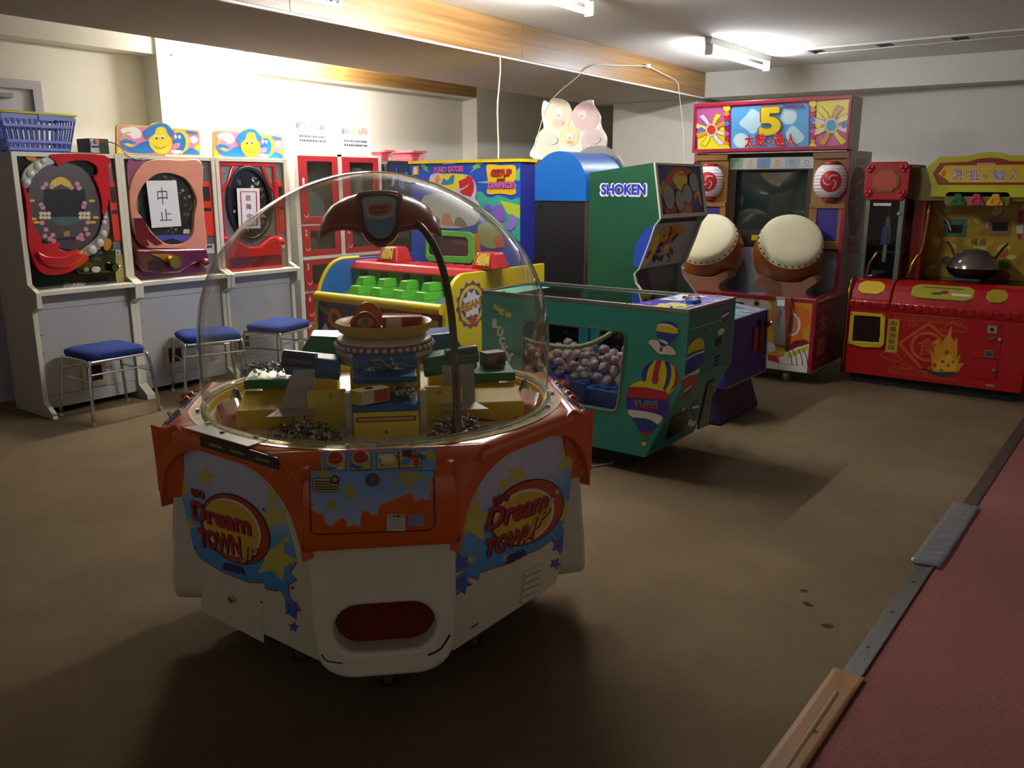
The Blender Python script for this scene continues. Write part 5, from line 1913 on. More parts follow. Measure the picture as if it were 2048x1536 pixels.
for k, (x, y, z_) in enumerate(spots):
    src, wr = protos[k % 4]
    if k < 4:
        o, ww = src, wr
    else:
        o = src.copy()
        COL.objects.link(o)
        ww = wr.copy()
        COL.objects.link(ww)
        ww.parent = o
    o.location = (x, y, z_)
    o.rotation_euler = (rc.uniform(-0.5, 0.5), rc.uniform(-0.5, 0.5), rc.uniform(0, 6.28))
    tag(o, 'pink candy in clear cellophane heaped in the teal crane', 'candy', 'wrapped candies in the teal crane')
# floor cable
b = MB()
b.tube([(3.95, 2.22, 0.006), (3.80, 2.28, 0.006), (3.72, 2.38, 0.006), (3.75, 2.55, 0.006), (3.9, 2.62, 0.006)], 0.006, M('#8a8376', 0.5), 6, smooth=6)
tag(b.build('floor_cable', None, smooth=0), 'grey power cable on the carpet beside the teal candy crane', 'cable')
# ------------------------------------------------------------------ drum game
tk = thing('drum_game', 'tall two-drum arcade game with a printed sign, lanterns and dark screen', 'game machine', (7.0, 2.6, 0))
CREAM = mat('cream_board', '#c9c3b4', 0.45)
OAK = mat('golden_oak_plastic', '#8f662c', 0.4, var=0.15, scale=20)
TRED = mat('crimson_trim', '#9c1a34', 0.35)
TY0, TY1 = 1.962, 3.245
# side boards
sidep = [(7.56, 0.10), (6.42, 0.10), (6.42, 0.655), (6.86, 0.675), (6.93, 0.72), (6.95, 0.92), (6.95, 1.76), (7.56, 1.76)]
for yy in (TY0, TY1 - 0.025):
    b = MB()
    b.prism([(x, yy, z_) for x, z_ in sidep], (0, 0.025, 0), CREAM)
    sd = b.build('side_board', tk)
    b = MB()
    for i in range(1, 6):
        (xa, za_), (xb, zb_) = sidep[i], sidep[i + 1]
        d_ = V((xb - xa, 0, zb_ - za_)).normalized()
        n_ = V((-d_.z, 0, d_.x)) * 0.012
        b.prism([V((xa, yy - 0.002, za_)) - n_ * 0.2, V((xb, yy - 0.002, zb_)) - n_ * 0.2, V((xb, yy - 0.002, zb_)) + n_, V((xa, yy - 0.002, za_)) + n_], (0, 0.029, 0), TRED)
    b.build('red_edge_moulding', sd)
    if yy == TY0:
        pl = PY(TY0)
        b = MB()
        DR = M('#8a2430', 0.45)
        b.fp(pl, [(1640 + x / 3.413, 290 + y / 3.413) for x, y in ((255, 150), (300, 180), (312, 300), (290, 480), (255, 590), (222, 620), (200, 560), (192, 430), (205, 300), (225, 200))], DR, 0.001, True)
        b.stripe(pl, [(1640 + x / 3.413, 290 + y / 3.413) for x, y in ((285, 230), (250, 280), (240, 350), (262, 410), (240, 470), (250, 510), (270, 515))], 0.03, CREAM, 0.0015, smooth=True)
        b.stripe(pl, [(1640 + x / 3.413, 290 + y / 3.413) for x, y in ((240, 380), (215, 400), (205, 450))], 0.03, CREAM, 0.0015, smooth=True)
        for k, (s_, y0, y1, xa, xb) in enumerate((('祭', 700, 640, 178, 222), ('太', 745, 705, 178, 222), ('鼓', 700, 640, 225, 270), ('達', 745, 705, 225, 268))):
            q = lambda x, y: (1640 + x / 3.413, 290 + y / 3.413)
            b.text(pl, s_, q(xa, y0), q(xb, y0 - 3), q(xa + 2, y1), M('#b86a6a'), 0.0015, bold=0.02)
        q = [(1640 + x / 3.413, 290 + y / 3.413) for x, y in ((248, 95), (322, 90), (318, 135), (246, 135))]
        b.fp(pl, q, M('#a09a8c'), 0.001)
        # red lower side with faded lettering
        b.flat(pl, [(6.43, 0.11), (7.55, 0.11), (7.55, 0.64), (6.9, 0.64), (6.43, 0.64)], M('#7a1f28', 0.4), 0.0012)
        for k in range(26):
            b.flat(pl, [(6.46 + 0.017 * k, 0.555), (6.468 + 0.017 * k, 0.555), (6.468 + 0.017 * k, 0.61), (6.46 + 0.017 * k, 0.61)], M('#a8605a'), 0.0018)
            b.flat(pl, [(6.46 + 0.017 * k, 0.14), (6.468 + 0.017 * k, 0.14), (6.468 + 0.017 * k, 0.18), (6.46 + 0.017 * k, 0.18)], M('#a8605a'), 0.0018)
        b.text(pl, '太', (6.50, 0.40), (6.72, 0.40), (6.50, 0.54), M('#b8604a'), 0.002, bold=0.03, px=False)
        b.text(pl, '鼓', (6.50, 0.21), (6.72, 0.21), (6.50, 0.36), M('#b8604a'), 0.002, bold=0.03, px=False)
        b.build('side_print', sd, kind='stuff')
# console
b = MB()
b.box(6.425, 6.93, TY0 + 0.025, TY1 - 0.025, 0.10, 0.60, CREAM)
b.build('console', tk)
b = MB()
b.box(6.405, 6.44, TY0, TY1, 0.640, 0.668, TRED)
b.build('red_console_rim', tk, bevel=0.004)
CFP = PX(6.425)
b = MB()
b.plate(CFP, [(-TY1, 0.10), (-TY0, 0.10), (-TY0, 0.64), (-TY1, 0.64)], 0.0, 0.008, mat('white_print_board', '#d9d5ca', 0.4))
cf = b.build('console_front', tk)
zl = Z(1340, 440, 4.5175)
CF2 = PX(6.417)
ya = M('#c89a2c', 0.4)
lay = [([(745, 700), (1310, 715), (1262, 1310), (885, 1270), (880, 900)], ya), ([(1180, 770), (1250, 810), (1270, 900), (1240, 970), (1190, 980), (1200, 1050), (1190, 1100), (1060, 1110), (920, 1000), (920, 850), (1000, 770), (1100, 760)], M('#d8701e', 0.4)),
       ([(1100, 830), (1150, 860), (1180, 930), (1160, 1010), (1100, 1050), (1030, 1030), (1000, 950), (1030, 860)], M('#d9d5ca', 0.4)), ([(1100, 850), (1140, 880), (1160, 940), (1140, 1010), (1090, 1030), (1050, 1000), (1040, 930), (1060, 870)], M('#c87a5a', 0.4)),
       ([(760, 740), (830, 720), (900, 740), (920, 790), (880, 830), (800, 800)], M('#d9c8c8', 0.4)),
       ([(1030, 1160), (1130, 1090), (1220, 1080), (1262, 1110), (1150, 1150), (1060, 1200)], M('#7a1c30', 0.4)), ([(1040, 1200), (1150, 1150), (1260, 1120), (1245, 1320), (1060, 1300), (1030, 1250)], M('#e0dcd2', 0.4)), ([(1060, 1210), (1250, 1130), (1248, 1170), (1055, 1260)], M('#c8c03a', 0.4)),
       ([(890, 1100), (950, 1120), (960, 1180), (900, 1200), (880, 1160)], M('#d9c8cc', 0.4)), ([(885, 1220), (960, 1225), (985, 1290), (885, 1260)], M('#a82a2a', 0.4)), ([(985, 1240), (1040, 1230), (1050, 1300), (990, 1290)], M('#e0dcd2', 0.4))]
b = MB()
for k, (p, m_) in enumerate(lay):
    b.fp(CF2, zl(p), m_, 0.0008 + 0.0003 * k, len(p) > 6)
for xx in (1085, 1130, 1180, 1225):
    b.stripe(CF2, zl([(xx - 20, 1170), (xx + 8, 1230), (xx + 20, 1310)]), 0.006, M('#4a1c20'), 0.005, smooth=True)
b.flat(CF2, ell(-2.42, 0.60, 0.022, 0.018, 12), M('#3a2020'), 0.005)
b.flat(CF2, rrect(-2.72, 0.50, -2.52, 0.60, 0.02), DARK, 0.004)
b.build('console_print', cf)
# cash unit and stick pouch in the middle
b = MB()
b.platepx(CF2, zl([(968, 690), (1060, 700), (1115, 700), (1100, 780), (1060, 1130), (945, 1120)]), 0.0, 0.035, M('#8a8880', 0.5, 0.3))
st = b.build('stick_holder', tk, bevel=0.006)
b = MB()
b.platepx(CF2, zl([(985, 715), (1055, 720), (1050, 775), (985, 770)]), 0.035, 0.039, M('#e2e0da', 0.4))
b.build('number_plate', st)
b = MB()
b.platepx(CF2, zl([(1060, 700), (1112, 700), (1100, 880), (1075, 1060), (1060, 1130)]), 0.035, 0.05, M('#7a2a2a', 0.5))
b.build('red_edge', st)
b = MB()
b.tube([CF2.pt(*CF2.px(*q), 0.055) for q in zl([(1000, 780), (1015, 830), (990, 870), (1000, 920)])], 0.004, M('#b83a3a'), 6, smooth=4)
b.tube([CF2.pt(*CF2.px(*q), 0.055) for q in zl([(1100, 710), (1120, 770), (1140, 830)])], 0.004, M('#b83a3a'), 6, smooth=4)
b.build('red_string', st, smooth=0)
# castors
for y in (2.17, 3.05):
    b = MB()
    b.cyl((6.50, y - 0.02, 0.045), (0, 1, 0), 0.045, 0.04, M('#8a8880', 0.4, 0.4), 18)
    c = b.build('castor', tk, smooth=40)
    b = MB()
    b.box(6.48, 6.54, y - 0.028, y + 0.028, 0.07, 0.105, STEEL)
    b.build('castor_bracket', c)
# inner well, back slope
GREYP = mat('grey_metal_panel', '#8f949a', 0.4, 0.3)
b = MB()
b.prism([(6.45, TY0 + 0.026, 0.605), (6.90, TY0 + 0.026, 0.625), (6.98, TY0 + 0.026, 0.99), (7.05, TY0 + 0.026, 0.99), (7.05, TY0 + 0.026, 0.58), (6.45, TY0 + 0.026, 0.585)], (0, TY1 - TY0 - 0.052, 0), GREYP)
b.build('back_slope', tk)
b = MB()
b.plate(PL((6.52, 2.62, 0.612), (0, -1, 0), (1, 0, 0.05)), [(-0.12, 0), (0.12, 0), (0.12, 0.2), (-0.12, 0.2)], -0.002, 0.002, M('#b8c4cc', 0.3))
b.build('info_card', tk)
# screen housing
b = MB()
b.box(7.08, 7.56, TY0 + 0.03, TY1 - 0.03, 0.58, 1.755, mat('brown_black_bezel', '#3a2c24', 0.35))
b.build('housing', tk)
BZ = PX(6.995)
b = MB()
BZo = [(-2.95, 1.0), (-2.245, 1.0), (-2.245, 1.72), (-2.95, 1.72)]
b.ring(BZ, BZo, [(-2.885, 1.13), (-2.29, 1.13), (-2.29, 1.615), (-2.885, 1.615)], -0.10, 0.0, mat('brown_black_bezel', '#3a2c24', 0.35))
bz = b.build('bezel', tk)
b = MB()
n = 10
vs, fs = [], []
for i in range(n + 1):
    for j in range(n + 1):
        u_, v_ = i / n, j / n
        vs.append(BZ.pt(-2.885 + 0.595 * u_, 1.13 + 0.485 * v_, -0.05 + 0.03 * math.sin(PI * u_) * math.sin(PI * v_)))
fs = [(i * (n + 1) + j, (i + 1) * (n + 1) + j, (i + 1) * (n + 1) + j + 1, i * (n + 1) + j + 1) for i in range(n) for j in range(n)]
b.add(vs, fs, mat('crt_glass', '#26302c', 0.08, coat=0.6))
b.build('screen', bz, smooth=0)
b = MB()
b.plate(BZ, [(-2.95, 1.625), (-2.245, 1.625), (-2.245, 1.715), (-2.95, 1.715)], 0.0, 0.006, M('#c8d4cc', 0.35))
ms = b.build('menu_strip', bz)
b = MB()
for k, h in enumerate(('#8fc0a0', '#dcd8d0', '#7aa4d8', '#dccfc4', '#a8c8d8', '#d0dce0')):
    x = -2.945 + 0.117 * k
    b.flat(BZ, [(x, 1.63), (x + 0.112, 1.63), (x + 0.112, 1.71), (x, 1.71)], M(h), 0.0066)
    b.stripe(BZ, ell(x + 0.056, 1.672, 0.017, 0.017, 14), 0.005, M('#8a9aa8'), 0.0072, closed=True, px=False)
    b.flat(BZ, [(x + 0.02, 1.64), (x + 0.092, 1.64), (x + 0.092, 1.645), (x + 0.02, 1.645)], M('#c08a8a'), 0.0072)
b.build('menu_print', ms)
b = MB()
b.plate(BZ, [(-2.72, 1.045), (-2.61, 1.045), (-2.61, 1.09), (-2.72, 1.09)], 0.0, 0.003, M('#e8e6ea', 0.4))
b.plate(BZ, [(-2.72, 1.045), (-2.675, 1.045), (-2.675, 1.09), (-2.72, 1.09)], 0.003, 0.004, M('#d8c81e', 0.4))
b.build('yellow_label', bz)
# pillars
LRIB = mat('white_lantern_plastic', '#e0dce0', 0.4)
LRED = mat('lantern_red', '#b01f28', 0.35)
PPL = PX(6.95)
for ya_, yb_ in ((1.964, 2.24), (2.945, 3.243)):
    b = MB()
    b.box(6.96, 7.08, ya_, yb_, 1.0, 1.745, OAK)
    pi_ = b.build('pillar', tk)
    ym = (ya_ + yb_) / 2
    for nm, z0, z1, dx in (('pillar_cap', 1.698, 1.745, 0.03), ('pillar_shelf', 1.318, 1.356, 0.025), ('pillar_sill', 1.0, 1.065, 0.02)):
        b = MB()
        b.box(6.96 - dx, 6.962, ya_, yb_, z0, z1, OAK)
        b.build(nm, pi_, bevel=0.003)
    for y0, y1 in ((ya_, ya_ + 0.05), (yb_ - 0.06, yb_)):
        b = MB()
        b.box(6.945, 6.962, y0, y1, 1.065, 1.318, OAK)
        b.build('pillar_post', pi_)
    b = MB()
    b.plate(PX(6.96), [(-yb_ + 0.06, 1.066), (-ya_ - 0.05, 1.066), (-ya_ - 0.05, 1.316), (-yb_ + 0.06, 1.316)], 0, 0.003, M('#38288a', 0.4))
    b.build('violet_panel', pi_)
    # lantern
    prof = []
    R_ = 0.124
    for k in range(41):
        t = k / 40
        a_ = -1.0 + 2.0 * t
        r_ = R_ * (1 - 0.42 * abs(a_) ** 3.2) * (1 + 0.022 * math.cos(2 * PI * 10 * t))
        prof.append((r_, 1.525 + 0.122 * a_))
    b = MB()
    cy_ = 2.088 if ya_ < 2.5 else 3.10
    b.lathe([(0.02, 1.403)] + prof + [(0.02, 1.647)], (6.925, cy_, 0), LRIB, 28)
    ln = b.build('lantern', tk, smooth=60)
    for z0, z1 in ((1.376, 1.408), (1.642, 1.674)):
        b = MB()
        b.lathe([(1e-4, z0), (0.05, z0), (0.055, (z0 + z1) / 2), (0.05, z1), (1e-4, z1)], (6.925, cy_, 0), LRED, 20)
        b.build('lantern_cap', ln, smooth=40)
    # crest wrapped on the lantern surface
    b = MB()

    def wrap(p, lift):
        """crest outline wrapped round the lantern, u is arc angle, v height"""
        out = []
        for u_, v_ in p:
            a_ = v_ / 0.122
            r_ = R_ * (1 - 0.42 * abs(a_) ** 3.2) * 1.02 + lift
            t = PI + 0.32 - u_ / R_
            out.append(V((6.925 + r_ * math.cos(t), cy_ + r_ * math.sin(t), 1.525 + v_)))
        return out

    n = 30
    vs, fs = wrap([(0, 0)] + [(0.080 * k / 4 * math.cos(2 * PI * j / n), 0.080 * k / 4 * math.sin(2 * PI * j / n)) for k in range(1, 5) for j in range(n)], 0.002), []
    for j in range(n):
        fs.append((0, 1 + j, 1 + (j + 1) % n))
        for k in range(3):
            a_, c_ = 1 + k * n, 1 + (k + 1) * n
            fs.append((a_ + j, c_ + j, c_ + (j + 1) % n, a_ + (j + 1) % n))
    b.add(vs, fs, M('#c02030', 0.35))
    for q in range(3):
        a0 = 2 * PI * q / 3 + 0.5
        arc = [(0.010 + 0.048 * (k / 10) ** 0.8, a0 + 1.9 * (k / 10)) for k in range(11)]
        L = wrap([(r_ * math.cos(t), r_ * math.sin(t)) for r_, t in [(r2_ - 0.004, t2) for r2_, t2 in arc]], 0.0035)
        Rr = wrap([(r_ * math.cos(t), r_ * math.sin(t)) for r_, t in [(r2_ + 0.005, t2) for r2_, t2 in arc]], 0.0035)
        b.add(L + Rr, [(k, k + 1, 12 + k, 11 + k) for k in range(10)], LRIB)
    b.build('crest', ln)
# drums
DWOOD = mat('orange_drum_wood', '#96511c', 0.35, var=0.2, scale=8, coat=0.3)
SKIN = mat('drum_skin', '#ded6b2', 0.55, var=0.06, scale=6)
STAND = mat('pinkish_stand_plastic', '#8a5c48', 0.5, var=0.15)
e_ = math.radians(39)
for hy, hz, hx, az_ in ((2.245, 1.095, 6.60, 0.48), (2.95, 1.085, 6.60, 0.10)):
    n_ = V((-math.cos(e_) * math.cos(az_), -math.cos(e_) * math.sin(az_), math.sin(e_))).normalized()
    ex = V((0, 1, 0))
    ex = (ex - n_ * ex.dot(n_)).normalized()
    ey = n_.cross(ex)
    c = V((hx, hy, hz))
    b = MB()
    b.lathe([(0.225, 0.0), (0.243, -0.05), (0.262, -0.13), (0.268, -0.20), (0.255, -0.29), (0.215, -0.37), (0.12, -0.40), (1e-4, -0.40)], c, DWOOD, 40, ex, ey, n_)
    dr = b.build('drum_body', tk, smooth=60)
    b = MB()
    b.lathe([(1e-4, 0.022), (0.12, 0.022), (0.205, 0.018), (0.222, 0.010), (0.235, -0.008), (0.243, -0.045), (0.247, -0.05), (0.236, -0.05)], c, SKIN, 40, ex, ey, n_)
    b.build('drum_skin', dr, smooth=60)
    for k in range(30):
        t = 2 * PI * k / 30
        b = MB()
        q = c + (ex * math.cos(t) + ey * math.sin(t)) * 0.243 + n_ * (-0.028)
        b.ball(q, 0.007, DARK, 6, 4)
        b.build('stud', dr)
    # cloud-shaped stand
    b = MB()
    pl = PX(hx + 0.02, 0)
    shp = [(-0.27, 0.74), (-0.25, 0.80), (-0.19, 0.83), (-0.1, 0.79), (0.0, 0.78), (0.1, 0.79), (0.19, 0.84), (0.23, 0.80), (0.19, 0.76), (0.15, 0.72), (0.17, 0.68), (0.21, 0.64), (0.22, 0.61), (-0.24, 0.61), (-0.20, 0.65), (-0.16, 0.69), (-0.2, 0.71)]
    b.plate(pl, spline([(-hy + a_, z_ - (0.02 if z_ > 0.65 else 0)) for a_, z_ in shp], 3), -0.10, 0.06, STAND)
    b.build('drum_stand', tk, bevel=0.012, smooth=60)
# sign box
b = MB()
b.box(6.905, 7.19, 1.972, 3.248, 1.765, 2.155, CREAM)
sg = b.build('sign_box', tk)
SGP = PX(6.905)
b = MB()
O_ = [(-3.25, 1.762), (-1.968, 1.762), (-1.968, 2.158), (-3.25, 2.158)]
I_ = [(-3.225, 1.79), (-1.99, 1.79), (-1.99, 2.128), (-3.225, 2.128)]
b.ring(SGP, O_, I_, 0.0, 0.016, TRED)
b.build('sign_frame', sg, bevel=0.003)
b = MB()
b.plate(SGP, I_, 0.0, 0.004, M('#7a2068', 0.3))
sf = b.build('sign_face', sg)
zs_ = Z(1380, 185, 5.689)
S2 = PX(6.901)
b = MB()
YY, PP, OO, LV, CY_ = M('#e6da1e', 0.3), M('#c85a9c', 0.3), M('#d8912c', 0.3), M('#e6d8ee', 0.3), M('#ece39a', 0.3)
OUT = M('#7a4a3a', 0.3)
k_ = [0]


def art(p, m_, sm=False):
    k_[0] += 1
    b.fp(S2, zs_(p), m_, 0.0006 + 0.00012 * k_[0], sm)


art([(75, 150), (385, 150), (400, 440), (385, 680), (90, 685), (85, 420)], PP)
art([(85, 450), (400, 450), (400, 680), (92, 682)], YY)
art([(1440, 100), (1815, 72), (1805, 380), (1440, 390)], YY)
art([(1430, 390), (1805, 380), (1798, 640), (1430, 650)], PP)
art([(470, 190), (495, 168), (1320, 125), (1352, 155), (1350, 610), (1325, 640), (500, 655), (472, 630)], M('#5aa4dc', 0.3))
art([(560, 350), (640, 260), (700, 185), (760, 210), (810, 260), (800, 380), (720, 470), (640, 420)], M('#c2e2ea', 0.3), True)
art([(1090, 470), (1160, 380), (1230, 420), (1300, 510), (1230, 580), (1130, 560)], M('#c2e2ea', 0.3), True)
for cx, cy, r_ in ((1125, 270, 95), (580, 545, 85)):
    art(ell(cx, cy, r_, r_, 28), M('#bfe0e6', 0.3))
    art(ell(cx, cy, r_ * 0.78, r_ * 0.78, 28), M('#d4ecec', 0.3))
for sx, (cx, cy, m_, kx) in enumerate(((245, 425, M('#c83220', 0.3), 0.82), (1610, 375, M('#3a9ec0', 0.3), 1.0))):
    for q in range(8):
        ang = (-70, -28, 22, 62, 110, 152, 205, 248)[q]
        t = math.radians(ang)
        d_ = (math.sin(t), -math.cos(t))
        L_ = (230 if ang in (-28, 22, 152, 205) else 195) * kx
        w_ = 48 * kx
        pr = (-d_[1], d_[0])
        bend = 26 * kx * (1 if d_[0] > 0 else -1)
        pts = [(cx + d_[0] * 60 * kx - pr[0] * w_ * 0.5, cy + d_[1] * 60 * kx - pr[1] * w_ * 0.5), (cx + d_[0] * L_ * 0.65 - pr[0] * w_ * 0.8, cy + d_[1] * L_ * 0.65 - pr[1] * w_ * 0.8), (cx + d_[0] * L_ - pr[0] * w_ + bend, cy + d_[1] * L_ - pr[1] * w_), (cx + d_[0] * L_ * 1.02 + pr[0] * w_ * 0.6 + bend, cy + d_[1] * L_ * 1.02 + pr[1] * w_ * 0.6), (cx + d_[0] * L_ * 0.65 + pr[0] * w_ * 0.5, cy + d_[1] * L_ * 0.65 + pr[1] * w_ * 0.5), (cx + d_[0] * 60 * kx + pr[0] * w_ * 0.5, cy + d_[1] * 60 * kx + pr[1] * w_ * 0.5)]
        big = [(cx + (x - cx) * 1.03 + (5 if x > cx else -5) * 0, y) for x, y in pts]
        art(pts, (CY_, LV, YY, OO, CY_, LV, YY, OO)[(q + sx) % 8])
        b.stripe(S2, zs_(pts), 0.005, OUT, 0.0007 + 0.00012 * k_[0], closed=True)
    for dx, h in ((-115, M('#3a7ac8', 0.3)), (125, YY)) if sx == 0 else ((-150, YY), (145, M('#3a7ac8', 0.3))):
        art(ell(cx + dx, cy - 2, 30 * kx + 4, 30 * kx + 4, 16), h)
    art(ell(cx, cy, 84 * kx, 90 * kx, 30), OUT)
    art(ell(cx, cy, 80 * kx, 86 * kx, 30), M('#e2d6b4', 0.3))
    art(ell(cx, cy, 60 * kx, 66 * kx, 30), m_)
for xs in (420, 1400):
    for cy, h, r_ in ((175, '#e6da1e', 42), (240, '#d8912c', 30), (300, '#c02034', 28), (355, '#3a8ad0', 28), (415, '#8a2a78', 26), (470, '#c85a9c', 28), (528, '#c02034', 28), (583, '#d8912c', 28), (640, '#e6da1e', 42)):
        art(ell(xs, cy - (50 if xs > 900 else 0) * (1 - (cy - 175) / 465 * 0.55), r_, r_, 16), M(h, 0.3))
b.text(S2, '5', zs_([(775, 505)])[0], zs_([(1055, 495)])[0], zs_([(775, 160)])[0], OUT, 0.0135, bold=0.07)
b.text(S2, '5', zs_([(789, 494)])[0], zs_([(1041, 484)])[0], zs_([(789, 173)])[0], M('#e8cc1e', 0.3), 0.0139, bold=0.045)
for dx, dz, bd, m_ in ((0, 0, 0.085, M('#e8d8d4', 0.3)), (0, 0, 0.045, M('#c01828', 0.3))):
    for s_, xa, xb, ya_, yb_ in (('太', 630, 735, 630, 480), ('鼓', 745, 870, 615, 470), ('の', 885, 925, 590, 530), ('達', 950, 1085, 615, 465), ('人', 1095, 1210, 610, 470)):
        b.text(S2, s_, zs_([(xa, ya_)])[0], zs_([(xb, ya_ - 5)])[0], zs_([(xa, yb_)])[0], m_, 0.0146 + bd * -0.008, bold=bd)
b.text(S2, 'namco', zs_([(1060, 187)])[0], zs_([(1305, 178)])[0], zs_([(1060, 143)])[0], M('#5a2a7a', 0.3), 0.0143, bold=0.03)
b.build('sign_print', sf)
# ------------------------------------------------------------------ cooking game
ck = thing('cooking_game', 'red and gold cooking arcade game with a wok, right edge of the photo', 'game machine', (7.1, 1.2, 0))
KRED = mat('cooking_red', '#a8141c', 0.28, coat=0.35)
KDRED = mat('cooking_dark_red', '#5c0f14', 0.4)
KYEL = mat('cooking_yellow', '#d8b81e', 0.35)
KOR = mat('cooking_orange_print', '#b8541e', 0.45)
BRASS = mat('polished_brass', '#a8803a', 0.22, 1.0)
KY0, KY1 = 0.60, 1.82           # right end, left end
z3 = Z(1680, 280, 2.954)
KF = PX(6.75)
b = MB()
b.box(6.75, 7.55, KY0, KY1, 0.075, 0.60, KRED)
bs = b.build('base_cabinet', ck, bevel=0.006)
b = MB()
b.box(6.80, 7.5, KY0 + 0.05, KY1 - 0.05, 0.0, 0.075, DARK)
b.build('plinth', ck)
# rolled red top: left third and main part
for ya_, yb_ in ((1.525, KY1), (KY0, 1.518)):
    prof = [(6.75, 0.57), (6.735, 0.60), (6.735, 0.64), (6.755, 0.66), (6.77, 0.72), (6.82, 0.775), (6.90, 0.80), (7.05, 0.80), (7.05, 0.57)]
    b = MB()
    b.prism([(x, ya_, z_) for x, z_ in prof], (0, yb_ - ya_, 0), KRED)
    rt = b.build('rolled_top', ck, bevel=0.008, smooth=50)
    n = int((yb_ - ya_) / 0.055)
    for k in range(n):
        y = ya_ + (k + 0.5) * (yb_ - ya_) / n
        g = MB()
        g.box(6.726, 6.75, y - 0.016, y + 0.016, 0.598 + 0.014 * (k % 2), 0.642, KRED)
        g.build('fret_block', rt, bevel=0.004)
TP = PL((6.762, 0, 0.690), (0, -1, 0), (0.10, 0, 0.115))
for p, m_ in ((((-1.77, 0.03), (-1.73, 0.0), (-1.62, 0.0), (-1.58, 0.03), (-1.58, 0.085), (-1.62, 0.115), (-1.73, 0.115), (-1.77, 0.085)), KYEL), (((-1.39, 0.02), (-1.35, -0.005), (-1.02, -0.005), (-0.98, 0.02), (-0.98, 0.09), (-1.02, 0.115), (-1.35, 0.115), (-1.39, 0.09)), M('#a8a02a', 0.35)), (((-0.90, 0.03), (-0.87, 0.0), (-0.80, 0.0), (-0.77, 0.03), (-0.77, 0.08), (-0.80, 0.11), (-0.87, 0.11), (-0.90, 0.08)), M('#a8901e', 0.35))):
    g = MB()
    g.plate(TP, [(a_, c_) for a_, c_ in p], -0.01, 0.016, m_)
    pn = g.build('yellow_plate', ck, bevel=0.003)
    if m_ is not KYEL and len(p) == 8 and p[0][0] < -1.2:
        g = MB()
        g.flat(TP, ell(-1.22, 0.04, 0.035, 0.012, 12), M('#4a3020'), 0.0168)
        g.flat(TP, ell(-1.17, 0.055, 0.03, 0.015, 12), M('#8a2a20'), 0.0170)
        g.flat(TP, [(-1.12, 0.03), (-1.0, 0.03), (-1.0, 0.05), (-1.12, 0.05)], M('#d8d4c8'), 0.0168)
        g.flat(TP, [(-1.32, 0.085), (-1.05, 0.085), (-1.05, 0.095), (-1.32, 0.095)], M('#5a5020'), 0.0168)
        g.build('plate_print', pn)
# front prints
b = MB()
q2 = lambda p: [KF.px(*q) for q in z3(p)]


def meander(x0, x1, zc, h):
    n = int((x1 - x0) / 0.062)
    w_ = (x1 - x0) / n
    for k in range(n):
        a_ = x0 + k * w_
        pts = [(a_, zc - h), (a_, zc + h), (a_ + w_ * 0.8, zc + h), (a_ + w_ * 0.8, zc - h * 0.5), (a_ + w_ * 0.35, zc - h * 0.5), (a_ + w_ * 0.35, zc + h * 0.3)]
        b.stripe(KF, pts, 0.007, KOR, 0.001, px=False)
    b.stripe(KF, [(x0, zc - h - 0.004), (x1, zc - h - 0.004)], 0.006, KOR, 0.0012, px=False)


x0, zc0 = KF.px(*z3([(325, 1040)])[0])
x1, zc1 = KF.px(*z3([(735, 1068)])[0])
meander(x0, x1, 0.548, 0.02)
x0, zc0 = KF.px(*z3([(290, 1370)])[0])
x1, zc1 = KF.px(*z3([(690, 1415)])[0])
meander(x0, x1, 0.137, 0.02)
b.stripe(KF, z3([(525, 1085), (690, 1225), (500, 1370), (350, 1200)]), 0.03, KOR, 0.0012, closed=True)
b.stripe(KF, z3([(525, 1115), (655, 1225), (500, 1335), (385, 1200)]), 0.008, KRED, 0.0016, closed=True)
cc = KF.px(*z3([(515, 1220)])[0])
b.stripe(KF, ell(cc[0], cc[1], 0.105, 0.10, 30), 0.022, KOR, 0.0018, closed=True, px=False)
b.text(KF, '食', (cc[0] - 0.065, cc[1] - 0.07), (cc[0] + 0.065, cc[1] - 0.07), (cc[0] - 0.065, cc[1] + 0.065), KOR, 0.002, bold=0.01, px=False)
for p in ([(590, 1120), (620, 1105), (650, 1080), (690, 1085), (700, 1100), (735, 1105), (750, 1125), (720, 1135), (690, 1125), (650, 1130)], [(240, 1270), (260, 1250), (300, 1260), (340, 1275), (365, 1300), (330, 1310), (290, 1295)], [(360, 1335), (385, 1320), (400, 1335), (430, 1345), (400, 1350), (370, 1348)], [(405, 1085), (425, 1075), (455, 1090), (420, 1095)]):
    b.stripe(KF, z3(p), 0.008, KOR, 0.0014, closed=True, smooth=True)
FLM = M('#c88a1e', 0.4)
b.fp(KF, z3([(545, 1370), (540, 1290), (525, 1240), (560, 1260), (550, 1190), (585, 1170), (595, 1215), (640, 1140), (660, 1095), (658, 1160), (675, 1190), (690, 1160), (695, 1240), (690, 1290), (715, 1260), (700, 1320), (735, 1315), (700, 1370)]), FLM, 0.0022)
b.fp(KF, z3([(560, 1360), (565, 1300), (590, 1310), (600, 1270), (620, 1300), (640, 1240), (665, 1290), (690, 1300), (685, 1365)]), M('#d8a82a', 0.4), 0.0026)
for cx, cy, r_ in ((632, 1255, 14), (560, 1330, 12), (608, 1308, 11), (640, 1330, 9), (600, 1358, 8), (670, 1310, 10)):
    b.fp(KF, z3(ell(cx, cy, r_, r_, 12)), M('#8a4a1e', 0.4), 0.003)
b.fp(KF, z3([(475, 1345), (530, 1355), (560, 1370), (690, 1375), (705, 1368), (680, 1392), (610, 1402), (560, 1390), (530, 1370), (480, 1358)]), M('#3a3a3a', 0.4), 0.0032)
b.build('front_print', bs)
pl_ = [KF.px(*q) for q in z3([(288, 1055), (354, 1062), (336, 1258), (268, 1250)])]
g = MB()
